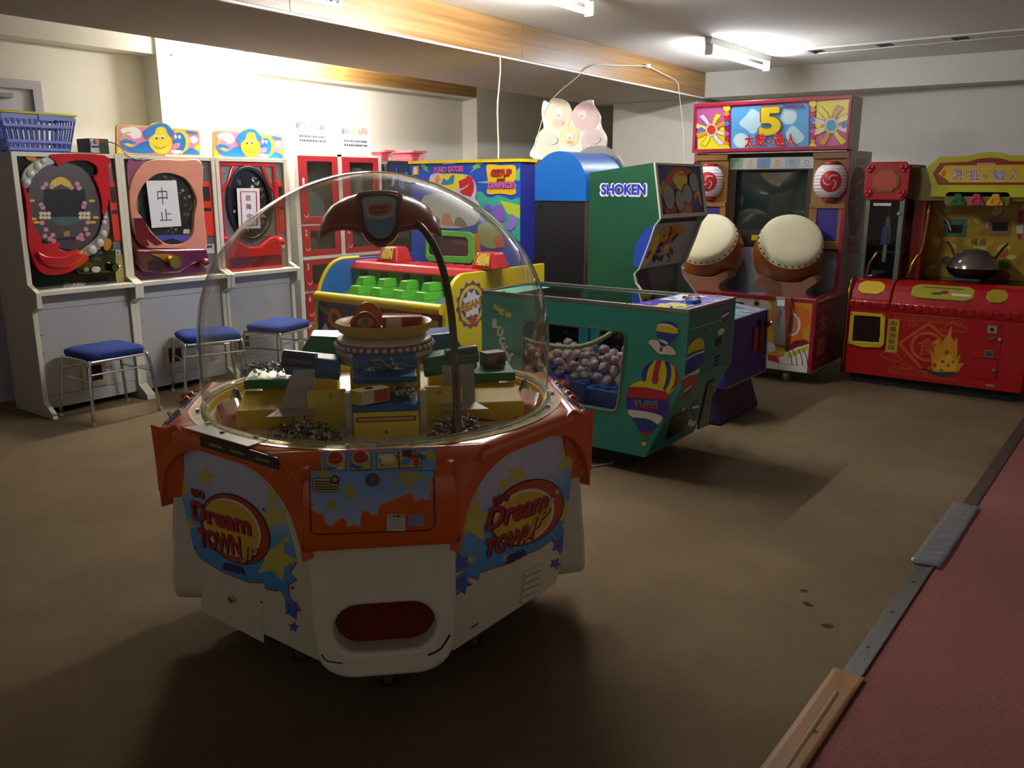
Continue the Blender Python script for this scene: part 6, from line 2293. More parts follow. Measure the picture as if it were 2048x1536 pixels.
g.plate(KF, pl_, 0.0, 0.004, M('#b8a02a', 0.4))
nm_ = g.build('name_plate', bs)
g = MB()
for k, s_ in enumerate('南鳳宮飯店'):
    u_ = k / 5
    ca = z3([(296 - 18 * u_, 1095 + 178 * u_ + 0)])[0]
    cb = z3([(338 - 18 * u_, 1099 + 178 * u_)])[0]
    ct = z3([(299 - 18 * u_, 1065 + 178 * u_)])[0]
    g.text(KF, s_, ca, cb, ct, M('#5a3a14'), 0.0046, bold=0.015)
g.build('name_print', nm_)
# yellow hatch, coin door
hp = [KF.px(*q) for q in z3([(68, 1012), (258, 1028), (272, 1045), (262, 1205), (245, 1225), (130, 1222), (50, 1200), (52, 1180)])]
hi = [KF.px(*q) for q in z3([(88, 1034), (240, 1044), (243, 1050), (240, 1150), (232, 1196), (150, 1190), (76, 1185), (77, 1170)])]
g = MB()
g.ring(KF, hp, hi, 0.0, 0.022, KYEL)
ht = g.build('prize_hatch_frame', ck, bevel=0.005)
g = MB()
g.plate(KF, hi, 0.0, 0.004, M('#1c0b08', 0.35))
g.build('prize_hatch', ht)
for q in ((76, 1024), (258, 1040), (60, 1192), (240, 1212)):
    g = MB()
    c = KF.pt(*KF.px(*z3([q])[0]), 0.022)
    g.cyl(c, (-1, 0, 0), 0.007, 0.003, M('#8a7a2a'), 8)
    g.build('screw', ht)
for pts in ([(805, 1070), (955, 1085), (945, 1300), (785, 1285)], [(783, 1295), (930, 1310), (925, 1420), (775, 1405)]):
    g = MB()
    g.plate(KF, [KF.px(*q) for q in z3(pts)], 0.0, 0.006, KRED)
    g.build('coin_door', bs, bevel=0.003)
for nm, pts, d_, m_ in (('coin_slot', [(875, 1095), (930, 1098), (927, 1142), (872, 1138)], 0.012, M('#b5b2aa', 0.35, 0.6)), ('coin_slot_hole', [(890, 1108), (912, 1110), (910, 1130), (888, 1128)], 0.013, DARK), ('return_lever', [(873, 1172), (915, 1160), (916, 1172), (876, 1184)], 0.02, CHROME), ('coin_return', [(858, 1238), (908, 1243), (905, 1285), (855, 1280)], 0.012, M('#8a8880', 0.35, 0.6)), ('coin_return_cup', [(866, 1246), (900, 1249), (898, 1277), (864, 1273)], 0.013, M('#3a3a38')), ('plate_label', [(860, 1440), (915, 1446), (914, 1458), (859, 1452)], 0.008, M('#8a8478'))):
    g = MB()
    g.platepx(KF, z3(pts), 0.004, d_, m_)
    g.build(nm, bs)
for q, r_, m_ in (((908, 1357), 0.014, CHROME), ((945, 1176), 0.010, M('#d8a0a0', 0.3))):
    g = MB()
    g.cyl(KF.pt(*KF.px(*z3([q])[0]), 0.005), (-1, 0, 0), r_, 0.01, m_, 12)
    g.build('lock', bs, smooth=40)
# brass tubes at the front corners
for y in (KY1 + 0.004, KY0 - 0.004):
    g = MB()
    g.tube([(6.735, y, 0.08), (6.735, y, 0.60), (6.75, y, 0.72), (6.80, y, 0.79), (6.88, y, 0.82)], 0.012, BRASS, 10, smooth=4)
    g.build('brass_tube', ck, smooth=0)
# left tower: glass case with a hanging prize
TX0, TX1, TY_0, TY_1 = 6.90, 7.36, 1.525, 1.80
ALU = mat('grey_green_aluminium', '#6f776c', 0.4, 0.5)
g = MB()
g.box(7.34, TX1, TY_0, TY_1, 0.80, 1.40, mat('case_red', '#7c2028', 0.4))
g.build('case_back', ck)
for y0, y1 in ((TY_0, TY_0 + 0.035), (TY_1 - 0.03, TY_1)):
    g = MB()
    g.box(TX0, TX0 + 0.03, y0, y1, 0.80, 1.40, ALU)
    g.build('case_post', ck, bevel=0.003)
g = MB()
g.box(TX0 + 0.03, 7.34, TY_1 - 0.012, TY_1, 0.80, 1.40, KDRED)
g.build('case_side', ck)
g = MB()
g.flat(PX(TX0 + 0.012), [(-TY_1 + 0.03, 0.805), (-TY_0 - 0.035, 0.805), (-TY_0 - 0.035, 1.40), (-TY_1 + 0.03, 1.40)], clear_mat('tinted_case_glass', '#cfcfcf', 1.5, 0.03, 1.3), 0)
g.build('case_glass', ck)
g = MB()
g.flat(PY(TY_0), [(6.93, 0.805), (7.34, 0.805), (7.34, 1.40), (6.93, 1.40)], MATS['tinted_case_glass'], 0)
g.build('case_side_glass', ck)
g = MB()
g.box(7.07, 7.34, 1.55, 1.78, 0.985, 0.99, M('#a89a98', 0.3))
g.build('case_shelf_edge', ck)
g = MB()
g.plate(PX(TX0), [(-1.745, 1.345), (-1.62, 1.345), (-1.62, 1.365), (-1.745, 1.365)], 0.0, 0.003, M('#d8d2d0'))
g.build('white_label', ck)
g = MB()
g.cyl((TX0, 1.56, 1.29), (-1, 0, 0), 0.013, 0.012, CHROME, 12)
g.build('lock', ck, smooth=40)
# red octagon cap
g = MB()
OP = PX(6.885)
oc = [(-1.825, 1.43), (-1.79, 1.385), (-1.545, 1.385), (-1.51, 1.43), (-1.51, 1.62), (-1.545, 1.665), (-1.79, 1.665), (-1.825, 1.62)]
g.plate(OP, oc, -0.05, 0.0, KRED)
cap = g.build('red_cap', ck, bevel=0.008)
star8 = [(-1.765, 1.48), (-1.765, 1.57), (-1.735, 1.575), (-1.715, 1.605), (-1.62, 1.605), (-1.60, 1.575), (-1.575, 1.57), (-1.575, 1.48), (-1.60, 1.475), (-1.62, 1.445), (-1.715, 1.445), (-1.735, 1.475)]
g = MB()
g.plate(OP, star8, 0.0, 0.008, M('#7a5a24', 0.35, 0.5))
g.build('gold_border', cap)
g = MB()
cx_, cz_ = -1.67, 1.525
g.plate(OP, [(cx_ + (a_ - cx_) * 0.84, cz_ + (z_ - cz_) * 0.82) for a_, z_ in star8], 0.008, 0.011, M('#a83a24', 0.4))
g.build('centre_plate', cap)
for a_, z_ in ((-1.785, 1.615), (-1.55, 1.615), (-1.785, 1.435), (-1.55, 1.435)):
    for da, dz in ((-0.013, 0.01), (0.014, 0.008), (0.0, -0.014)):
        g = MB()
        g.ball(OP.pt(a_ + da, z_ + dz, 0.0), 0.017, KRED, 8, 6)
        g.build('cap_knob', cap, smooth=0)
g = MB()
g.box(6.94, 7.36, 1.50, 1.82, 1.40, 1.645, M('#7a3a1e', 0.45))
g.build('cap_body', ck)
g = MB()
g.box(7.10, 7.36, 1.42, 1.50, 0.80, 1.385, KRED)
g.build('red_side_wall', ck)
# gold pipes beside the case
for pts in (((6.88, 1.74, 0.82), (6.88, 1.735, 0.90), (6.89, 1.70, 0.97), (6.90, 1.69, 1.0)), ((6.93, 1.47, 0.82), (6.93, 1.45, 0.86), (6.94, 1.44, 0.92), (6.96, 1.41, 0.99), (6.97, 1.39, 1.04), (6.98, 1.37, 1.36))):
    g = MB()
    g.tube(pts, 0.011, BRASS, 10, smooth=4)
    g.build('gold_pipe', ck, smooth=0)
# play recess
g = MB()
g.box(7.36, 7.55, KY0, KY1, 0.60, 1.62, KDRED)
g.build('back_cabinet', ck)
BBP = PX(7.36)
g = MB()
g.plate(BBP, [(-1.50, 0.80), (-KY0, 0.80), (-KY0, 1.40), (-1.50, 1.40)], 0.0, 0.006, M('#b8921e', 0.4))
bbd = g.build('back_board', ck)
zk_ = Z(1690, 300, 5.69)
B2 = PX(7.354)
g = MB()
rk = random.Random(9)
for k in range(70):
    a_, z_ = rk.uniform(-1.42, -0.62), rk.uniform(0.82, 1.36)
    r_ = rk.uniform(0.012, 0.05)
    g.flat(B2, ell(a_, z_, r_, r_ * rk.uniform(0.6, 1), 9, rk.uniform(0, 3)), M(rk.choice(['#c89a1e', '#a8801e', '#d0b84a', '#c8c0a0', '#b86a1e', '#d8c86a', '#9a7a1e', '#c8a83a', '#cfc8b4']), 0.4), 0.0006 + 0.00003 * k)
for p, h in (([(1135, 780), (1390, 785), (1375, 990), (1125, 985)], '#3a7a5a'), ([(1640, 770), (1900, 780), (1880, 985), (1630, 975)], '#8a6a4a'), ([(1360, 1010), (1710, 1030), (1660, 1100), (1340, 1090)], '#c8a82a'), ([(1975, 690), (2030, 690), (2030, 830), (1960, 830)], '#a8242c'), ([(1950, 860), (2030, 850), (2025, 960), (1950, 950)], '#d8d2c8'), ([(1960, 950), (2020, 955), (2000, 1020), (1970, 1010)], '#a83a2c')):
    g.fp(B2, zk_(p), M(h, 0.4), 0.003)
for p in ([(1170, 850), (1345, 850), (1330, 945), (1165, 945)], [(1680, 820), (1860, 820), (1850, 920), (1675, 920)]):
    g.fp(B2, zk_(p), M('#120c10', 0.15), 0.0034)
for p, h in ((ell(1830, 1300, 70, 62), '#4a6a2a'), (ell(1800, 1180, 60, 45), '#b8601e'), (ell(1780, 1440, 100, 70), '#7a1c24'), (ell(1210, 1140, 45, 35), '#b87a2a'), (ell(1160, 1260, 60, 50), '#4a4a24')):
    g.fp(B2, zk_(p), M(h, 0.4), 0.0034)
for s_, xa, xb in (('得', 1435, 1510), ('点', 1530, 1610)):
    g.text(B2, s_, zk_([(xa, 1082)])[0], zk_([(xb, 1087)])[0], zk_([(xa, 1010)])[0], M('#4a2f14'), 0.0036, bold=0.02)
g.build('back_board_print', bbd, kind='stuff')
g = MB()
g.tube([B2.pt(*B2.px(*q), 0.02) for q in zk_([(1045, 680), (1080, 740), (1150, 780), (1190, 850), (1210, 920)])], [0.008, 0.008, 0.007, 0.006, 0.005] * 4, M('#d2c8b4', 0.4), 6, smooth=4)
g.build('light_tube', bbd, smooth=0)
g = MB()
g.box(7.0, 7.36, KY0, 1.515, 0.74, 0.80, mat('black_cook_top', '#1a1210', 0.25))
g.build('cook_top', ck)
# wok
wc = V((7.12, 1.06, 0.90))
WOK = mat('smoked_lid', '#6e6860', 0.16, 0.5, coat=0.6)
g = MB()
g.lathe([(0.172, 0.0), (0.165, 0.03), (0.135, 0.085), (0.085, 0.125), (0.03, 0.14), (1e-4, 0.142)], wc, WOK, 32)
wk = g.build('wok_lid', ck, smooth=60)
g = MB()
g.lathe([(0.178, 0.002), (0.176, -0.012), (0.15, -0.05), (0.10, -0.08), (0.09, -0.10), (1e-4, -0.10)], wc, M('#141212', 0.3), 32)
g.build('wok_bowl', ck, smooth=60)
for y in (-0.13, 0.13):
    g = MB()
    g.tube([wc + V((0.05, y, 0.06)), wc + V((0.06, y * 1.3, 0.14)), wc + V((0.07, y * 1.55, 0.18))], 0.008, DARK, 6)
    g.build('wok_arm', ck)
g = MB()
g.box(7.0, 7.26, 0.98, 1.16, 0.80, 0.83, M('#2a3032', 0.4))
g.build('wok_base', ck, bevel=0.01)
# header
HD = PX(7.0)
hout = [(-1.42, 1.60), (-1.42, 1.63), (-1.345, 1.70), (-1.16, 1.70), (-1.10, 1.718), (-1.02, 1.725), (-0.95, 1.718), (-0.90, 1.70), (-0.70, 1.70), (-0.62, 1.63), (-0.62, 1.60), (-0.65, 1.49), (-0.65, 1.41), (-1.38, 1.41), (-1.38, 1.49)]
g = MB()
g.plate(HD, hout, -0.10, 0.0, M('#b8b82a', 0.3))
hd = g.build('header', ck, bevel=0.008)
g = MB()
g.box(7.02, 7.36, KY0, 1.50, 1.385, 1.62, M('#6a5a1e', 0.4))
g.build('header_body', ck)
g = MB()
g.plate(HD, [(-1.375, 1.58), (-1.335, 1.655), (-1.15, 1.66), (-1.09, 1.68), (-1.02, 1.685), (-0.95, 1.68), (-0.89, 1.66), (-0.70, 1.655), (-0.66, 1.58), (-0.70, 1.50), (-1.335, 1.50)], 0.0, 0.006, M('#8a1c1a', 0.35))
pn = g.build('header_panel', hd)
g = MB()
g.plate(HD, [(-1.34, 1.575), (-1.30, 1.635), (-0.73, 1.635), (-0.69, 1.575), (-0.73, 1.515), (-1.30, 1.515)], 0.006, 0.009, M('#d8b41e', 0.3))
g.build('title_plate', pn)
H2 = PX(6.991)
g = MB()
for bd, m_, dd in ((0.05, M('#6a2a70', 0.3), 0.001), (0.012, M('#d0c8cc', 0.3), 0.0016)):
    for s_, xa, xb, y0, y1 in (('料', 1215, 1365, 350, 210), ('理', 1390, 1530, 350, 215), ('の', 1550, 1640, 335, 265), ('達', 1665, 1825, 350, 215), ('人', 1840, 1990, 345, 215)):
        g.text(H2, s_, zk_([(xa, y0)])[0], zk_([(xb, y0)])[0], zk_([(xa, y1)])[0], m_, dd, bold=bd)
g.text(H2, 'namco', zk_([(1505, 175)])[0], zk_([(1715, 175)])[0], zk_([(1505, 145)])[0], M('#d8b0a8', 0.3), 0.0016, bold=0.04)
g.fp(H2, zk_([(1090, 280), (1120, 240), (1130, 210), (1145, 250), (1140, 300), (1110, 300)]), M('#c8641e', 0.3), 0.001)
g.fp(H2, zk_([(1040, 260), (1180, 350), (1150, 390), (1090, 390)]), M('#7a4a1e', 0.3), 0.001)
g.build('title_print', pn)
g = MB()
g.plate(PX(7.02), rrect(-1.28, 1.345, -0.86, 1.452, 0.03), 0.0, 0.02, M('#6a6a2a', 0.35))
tr = g.build('lamp_tray', hd, bevel=0.004)
for a_, h in ((-1.19, '#1f5a2a'), (-1.07, '#a8284a'), (-0.95, '#c88a1e')):
    g = MB()
    T2 = PX(7.0)
    g.plate(T2, spline([(a_ - 0.045, 1.355), (a_ + 0.045, 1.355), (a_ + 0.05, 1.375), (a_ + 0.025, 1.415), (a_ + 0.02, 1.435), (a_ - 0.02, 1.435), (a_ - 0.025, 1.415), (a_ - 0.05, 1.375)], 3), 0.0, 0.018, M(h, 0.3))
    lb = g.build('badge_lamp', tr, bevel=0.005)
    g = MB()
    g.ring(T2, ell(a_, 1.382, 0.03, 0.024, 18), ell(a_, 1.382, 0.022, 0.017, 18), 0.018, 0.023, M(h, 0.25))
    g.build('badge_ring', lb)
# the prize in the case
g = MB()
g.tube([(7.02, 1.655, 1.384), (7.02, 1.656, 1.26)], 0.004, M('#8a8a88'), 6)
g.loft([[(7.02 + dx, 1.656 + dy, z_) for dx, dy in ((-0.012, -w_), (0.012, -w_), (0.012, w_), (-0.012, w_))] for z_, w_ in ((1.26, 0.014), (1.20, 0.016), (1.16, 0.022), (1.06, 0.026))], M('#9a8a6a'))
g.loft([[(7.008 + dx, 1.668 + dy, z_) for dx, dy in ((-0.012, -w_), (0.012, -w_), (0.012, w_), (-0.012, w_))] for z_, w_ in ((1.19, 0.016), (1.05, 0.028))], M('#3a62a8'))
g.loft([[(7.012 + dx, 1.66 + dy, z_) for dx, dy in ((-0.008, -w_), (0.008, -w_), (0.008, w_), (-0.008, w_))] for z_, w_ in ((1.05, 0.012), (0.93, 0.013), (0.915, 0.008))], M('#c8cccc'))
tag(g.build('hanging_prize', None), 'blue and white trinket hanging inside the glass case of the cooking game', 'prize')
# ------------------------------------------------------------------ the domed prize machine in the foreground
DC = V((1.975, 2.035, 0.0))
dm = thing('domed_prize_machine', 'large orange and white prize machine under a clear dome in the foreground', 'game machine', tuple(DC))
ORA = mat('orange_gelcoat', '#d05a20', 0.26, var=0.06, coat=0.35)
IVO = mat('ivory_gelcoat', '#d6cdb6', 0.38, var=0.05)
DYEL = mat('playfield_yellow', '#dcb81e', 0.55, var=0.05, spec=0.3)
DBLU = mat('playfield_blue', '#1f62a0', 0.35)
DGRN = mat('playfield_green', '#1f7a34', 0.35)
ZD = 0.80
E_F, E_R = V((-math.sqrt(0.5), -math.sqrt(0.5), 0)), V((math.sqrt(0.5), -math.sqrt(0.5), 0))


def L(a, b_, z_):
    return DC + E_R * a + E_F * b_ + V((0, 0, z_))


def octo(pa, h, z_):
    r = []
    for x, y in ((-pa, h), (-pa, -h), (-h, -pa), (h, -pa), (pa, -h), (pa, h), (h, pa), (-h, pa)):
        r.append(DC + V((x, y, z_)))
    return r


# core and panels
b = MB()
b.loft([octo(0.525, 0.26, 0.165), octo(0.585, 0.32, 0.775)], IVO)
b.build('core', dm)
b = MB()
b.loft([octo(0.42, 0.2, 0.13), octo(0.47, 0.23, 0.165)], DARK)
b.build('underside', dm)
for x, y in ((-0.33, -0.33), (0.33, -0.33), (0.33, 0.33), (-0.33, 0.33), (0.0, -0.40), (-0.40, 0.0)):
    b = MB()
    c = DC + V((x, y, 0))
    b.cyl(c, (0, 0, 1), 0.028, 0.012, M('#3a3834', 0.5), 14)
    b.cyl(c + V((0, 0, 0.012)), (0, 0, 1), 0.014, 0.13, M('#6a665c', 0.4, 0.6), 12)
    b.build('levelling_foot', dm, smooth=40)
PNL = []
for k in range(4):
    n_ = (V((-1, 0, 0)), V((0, -1, 0)), V((1, 0, 0)), V((0, 1, 0)))[k]
    u_ = V((0, 0, 1)).cross(n_) * 1.0
    u_ = V((0, 0, 1)).cross(n_)
    v_ = (n_ * 0.06 + V((0, 0, 0.62))).normalized()
    pl = PL(DC + n_ * 0.545 + V((0, 0, 0.165)), u_, v_)
    PNL.append(pl)
    b = MB()
    b.plate(pl, [(-0.272, 0.0), (0.272, 0.0), (0.335, 0.615), (-0.335, 0.615)], -0.02, 0.0, IVO)
    pn = b.build('side_panel', dm)
    pl.obj = pn
    # orange arched skirt over the panel
    sk_ = PL(DC + n_ * 0.632, u_, (0, 0, 1))
    arch = spline([(-0.335, 0.52), (-0.315, 0.60), (-0.27, 0.675), (-0.17, 0.735), (0.0, 0.757), (0.17, 0.735), (0.27, 0.675), (0.315, 0.60), (0.335, 0.52)], 4, False)
    b = MB()
    h_ = 0.352
    vs = []
    n = len(arch)
    top = [(-h_ + 2 * h_ * i / (n - 1), 0.785) for i in range(n)]
    for d_ in (0.0, -0.045):
        vs += [sk_.pt(a_, z_, d_) for a_, z_ in arch] + [sk_.pt(a_, z_, d_) for a_, z_ in top]
    fs = []
    for i in range(n - 1):
        fs.append((i, i + 1, n + i + 1, n + i))
        fs.append((2 * n + i, 3 * n + i, 3 * n + i + 1, 2 * n + i + 1))
        fs.append((i, 2 * n + i, 2 * n + i + 1, i + 1))
    b.add(vs, fs, ORA)
    b.build('skirt_arch', dm, smooth=40)

# deck ring
NA = 96
angs = sorted(set([2 * PI * i / NA for i in range(NA)] + [math.atan2(y, x) % (2 * PI) for x, y in ((-0.634, 0.234), (-0.634, -0.234), (-0.234, -0.634), (0.234, -0.634), (0.634, -0.234), (0.634, 0.234), (0.234, 0.634), (-0.234, 0.634))]))


def ocr(t, pa, h):
    ca, sa = math.cos(t), math.sin(t)
    r = pa / max(abs(ca), abs(sa))
    return min(r, (pa + h) / (abs(ca) + abs(sa)))


def oloop(pa, h, z_):
    return [DC + V((ocr(t, pa, h) * math.cos(t), ocr(t, pa, h) * math.sin(t), z_)) for t in angs]


def cloop(r, z_):
    return [DC + V((r * math.cos(t), r * math.sin(t), z_)) for t in angs]


b = MB()
b.loft([cloop(0.56, 0.735), oloop(0.600, 0.25, 0.745), oloop(0.634, 0.234, 0.75), oloop(0.634, 0.234, 0.780), oloop(0.628, 0.232, 0.793), oloop(0.615, 0.232, 0.80), cloop(0.598, 0.803), cloop(0.56, 0.803), cloop(0.56, 0.735)], ORA, caps=False)
b.build('deck', dm, smooth=50)
# printed ring round the dome
b = MB()
for r0, r1, m_, z_ in ((0.562, 0.592, M('#a9bcc4', 0.25), 0.8036), (0.592, 0.603, M('#c88a2a', 0.25), 0.8038), (0.603, 0.612, M('#c8b42a', 0.25), 0.8040)):
    n = len(angs)
    b.add(cloop(r0, z_) + [DC + V((min(r1, ocr(t, 0.622, 0.245)) * math.cos(t), min(r1, ocr(t, 0.622, 0.245)) * math.sin(t), z_)) for t in angs], [(i, (i + 1) % n, n + (i + 1) % n, n + i) for i in range(n)], m_)
for k in range(40):
    t = 2 * PI * k / 40
    m_ = M(['#b8b82a', '#4a9a6a', '#8fa8c8', '#c8b42a', '#b87a5a', '#3a8a7a'][k % 6], 0.25)
    p = []
    for r_, tt in ((0.568, t), (0.588, t), (0.588, t + 0.10), (0.568, t + 0.10)):
        p.append(DC + V((r_ * math.cos(tt), r_ * math.sin(tt), 0.8042)))
    b.add(p, [(0, 1, 2, 3)], m_)
b.build('dome_ring_print', dm, kind='stuff')

# consoles on the four corners
SKY1 = ramp_mat('console_sky_print', [(0.58, '#aeb2cc'), (0.78, '#6f9fcf')], rough=0.3)
PUR = M('#7a3a50')
for k in range(4):
    rot = Matrix.Rotation(k * PI / 2, 3, 'Z')
    ef, er = rot @ E_F, rot @ E_R
    LL = lambda a_, b_, z_: DC + er * a_ + ef * b_ + V((0, 0, z_))
    # orange block, profile in (outwards, up)
    prof = [(0.575, 0.790), (0.600, 0.8045), (0.612, 0.8045), (0.676, 0.762), (0.690, 0.735), (0.690, 0.575), (0.680, 0.548), (0.60, 0.548), (0.575, 0.60)]
    b = MB()
    hw0, hw1 = 0.205, 0.215
    lo_ = []
    for a_ in (-1, -0.985, 0.985, 1):
        s_ = 1.0 if abs(a_) < 1 else 0.985
        lo_.append([LL((0.204 + (max(0.0, 0.692 - q) * 0.98 if z_ > 0.74 else 0.002)) * a_, 0.60 + (q - 0.60) * s_, 0.68 + (z_ - 0.68) * s_) for q, z_ in prof])
    b.loft(lo_, ORA)
    con = b.build('console', dm, bevel=0.012, bseg=3, smooth=45)
    # control plate on the slope and its wrap-over print on the face
    sl = PL(LL(0, 0.676, 0.762), er, ef * (0.612 - 0.676) + V((0, 0, 0.8045 - 0.762)))
    fc = PL(LL(0, 0.690, 0.0), er, (0, 0, 1))
    b = MB()
    b.plate(sl, rrect(-0.150, -0.004, 0.150, 0.072, 0.008), -0.004, 0.004, SKY1)
    cpn = b.build('control_plate', con)
    rk = random.Random(31)
    b = MB()
    for x0, x1 in ((-0.142, -0.085), (-0.075, -0.020), (-0.008, 0.052), (0.052, 0.112)):
        b.flat(sl, [(x0, 0.004), (x1, 0.004), (x1, 0.060), (x0, 0.060)], M('#4a2a34'), 0.0046)
        b.flat(sl, [(x0 + 0.002, 0.006), (x1 - 0.002, 0.006), (x1 - 0.002, 0.058), (x0 + 0.002, 0.058)], M('#b8a25a', 0.3), 0.0050)
        for q in range(9):
            cx, cy = rk.uniform(x0 + 0.01, x1 - 0.01), rk.uniform(0.009, 0.054)
            b.flat(sl, ell(cx, cy, min(cx - x0, x1 - cx) * rk.uniform(0.5, 0.95), min(cy - 0.004, 0.06 - cy) * rk.uniform(0.4, 0.9), 7), M(rk.choice(['#3a6aa8', '#c8b43a', '#b83a2c', '#d8d0b8', '#6a9a7a', '#c89a9a', '#4a8ac0']), 0.3), 0.0052 + 0.00006 * q)
    b.flat(sl, [(0.122, 0.03), (0.146, 0.03), (0.146, 0.06), (0.122, 0.06)], M('#b8b03a', 0.3), 0.005)
    b.build('control_print', cpn, kind='stuff')
    for x0 in (-0.114, -0.048):
        b = MB()
        b.lathe([(0.026, 0.004), (0.026, 0.009), (0.019, 0.011)], sl.pt(x0, 0.043, 0), M('#b8a878', 0.3), 22, sl.u, sl.v, sl.n)
        bt = b.build('button_collar', cpn, smooth=40)
        b = MB()
        b.lathe([(0.019, 0.006), (0.018, 0.018), (0.014, 0.022), (1e-4, 0.023)], sl.pt(x0, 0.043, 0), mat('red_button', '#b02a18', 0.22, coat=0.4), 20, sl.u, sl.v, sl.n)
        b.build('button', bt, smooth=40)
    b = MB()
    b.plate(sl, [(0.062, 0.044), (0.086, 0.044), (0.086, 0.062), (0.062, 0.062)], 0.004, 0.010, M('#5a2420', 0.4))
    b.build('ticket_slot', cpn)
    b = MB()
    b.plate(sl, [(0.098, 0.044), (0.116, 0.044), (0.116, 0.066), (0.098, 0.066)], 0.004, 0.014, M('#a09a80', 0.35, 0.5))
    b.build('coin_slot', cpn)
    b = MB()
    b.cyl(sl.pt(0.120, 0.036, 0.004), sl.n, 0.007, 0.022, CHROME, 12)
    b.build('return_button', cpn, smooth=40)
    if k == 0:
        zq = Z(600, 880, 6.983)
        b = MB()
        edge = [(150, 430), (1865, 430), (1865, 500), (1720, 612), (1830, 605), (1850, 640), (1790, 730), (1825, 820), (1690, 805), (1610, 870), (1580, 745), (1530, 725), (1100, 900), (1075, 1030), (1020, 1040), (960, 980), (850, 985), (860, 1040), (830, 1110), (840, 1195), (740, 1170), (670, 1205), (660, 1110), (560, 1075), (420, 1195), (370, 1160), (330, 1030), (180, 970), (165, 930), (230, 900), (150, 880)]
        b.stripe(fc, zq(edge[2:-1]), 0.0075, M('#c89a72', 0.3), 0.0008)
        b.fp(fc, zq(edge), SKY1, 0.0012)
        for cx, cy, r_, rt_ in ((1510, 500, 240, 0.2), (690, 720, 150, 0.6), (440, 910, 105, 0.1), (320, 440, 150, 0.0)):
            p = [q for q in star2(cx, cy, r_, rt_, 0.5)]
            p = [(x, max(y, 432)) for x, y in p]
            b.fp(fc, zq(p), M('#a8a05a', 0.3), 0.0018)
        b.fp(fc, zq(rrect(180, 525, 535, 725, 20)), M('#3a2030'), 0.0021)
        b.fp(fc, zq(rrect(190, 535, 525, 715, 16)), M('#b8a46a', 0.3), 0.0024)
        for r_ in range(4):
            x = 210
            while x < 490 - 60 * (r_ < 2):
                w_ = rk.uniform(14, 34)
                b.fp(fc, zq([(x, 565 + 36 * r_), (x + w_, 565 + 36 * r_), (x + w_, 588 + 36 * r_), (x, 588 + 36 * r_)]), M('#4a3a2a'), 0.0027)
                x += w_ + 5
        b.fp(fc, zq(ell(488, 552, 62, 60, 22)), M('#3a2030'), 0.0029)
        b.fp(fc, zq(star2(488, 548, 50, 3.14, 0.55)), M('#b8902a', 0.3), 0.0032)
        b.fp(fc, zq(rrect(1215, 1028, 1470, 1268, 12)), M('#c8c2ba', 0.4), 0.0012)
        b.fp(fc, zq([(1220, 1030), (1465, 1030), (1465, 1082), (1220, 1082)]), M('#b8a04a', 0.4), 0.0015)
        b.fp(fc, zq([(1290, 1070), (1310, 1040), (1330, 1070)]), M('#3a2a1a'), 0.0018)
        b.fp(fc, zq([(1345, 1050), (1395, 1050), (1395, 1070), (1345, 1070)]), M('#3a2a1a'), 0.0018)
        for r_ in range(5):
            b.fp(fc, zq([(1235, 1100 + 30 * r_), (1440 - 40 * (r_ % 2), 1098 + 30 * r_), (1440 - 40 * (r_ % 2), 1106 + 30 * r_), (1235, 1108 + 30 * r_)]), M('#8a8486'), 0.0018)
        b.stripe(fc, zq([(140, 480), (150, 1290), (240, 1320), (1800, 1260), (1885, 1180), (1870, 480)]), 0.004, M('#6a2414', 0.35), 0.0007)
        b.build('console_print', con)
        b = MB()
        b.platepx(fc, zq([(1510, 1040), (1730, 1040), (1728, 1205), (1512, 1200)]), 0.0, 0.003, M('#8a86a0', 0.35))
        b.build('meter_window', con)
        b = MB()
        c = fc.pt(*fc.px(*zq([(1012, 550)])[0]), 0)
        b.cyl(c, fc.n, 0.018, 0.006, M('#6a6878', 0.3, 0.6), 18)
        b.cyl(c + fc.n * 0.006, fc.n, 0.009, 0.005, CHROME, 14)
        b.build('lock', con, smooth=40)
    # ivory outlet below
    op = PL(LL(0, 0.655, 0.165), er, ef * 0.012 + V((0, 0, 0.38)))
    op = PL(LL(0, 0.688, 0.165), er, ef * -0.034 + V((0, 0, 0.38)))
    out = [(-0.200, 0.392), (0.200, 0.392), (0.198, 0.20)] + [(0.085 + 0.105 * math.cos(t), 0.09 + 0.09 * math.sin(t)) for t in [-PI / 2 * i / 6 for i in range(7)]] + [(-0.085 + 0.105 * math.cos(t), 0.09 + 0.09 * math.sin(t)) for t in [-PI / 2 - PI / 2 * i / 6 for i in range(7)]] + [(-0.198, 0.20)]
    inn = [(0.072 + 0.069 * math.cos(t), 0.143 + 0.069 * math.sin(t)) for t in [PI / 2 - PI * i / 10 for i in range(11)]] + [(-0.072 + 0.069 * math.cos(t), 0.143 + 0.069 * math.sin(t)) for t in [-PI / 2 - PI * i / 10 for i in range(11)]]
    b = MB()
    holed(b, op, out, inn, -0.13, 0.0, IVO)
    ol = b.build('prize_outlet', dm, bevel=0.014, bseg=4, smooth=50)
    b = MB()
    b.plate(op, [(a_ * 1.12, 0.148 + (z_ - 0.148) * 1.15) for a_, z_ in inn], -0.085, -0.078, mat('dark_red_flap', '#6a120c', 0.35))
    b.build('outlet_flap', ol)
    if k == 0:
        b = MB()
        b.stripe(op, [(0.115, 0.055), (0.15, 0.07), (0.178, 0.11)], 0.006, M('#1c1814'), 0.0006, smooth=True, px=False)
        b.build('scuff', ol)
        b = MB()
        b.stripe(op, [(-0.175, 0.08), (-0.16, 0.06), (-0.12, 0.05)], 0.004, M('#3a342a'), 0.0006, smooth=True, px=False)
        b.build('scuff', ol)

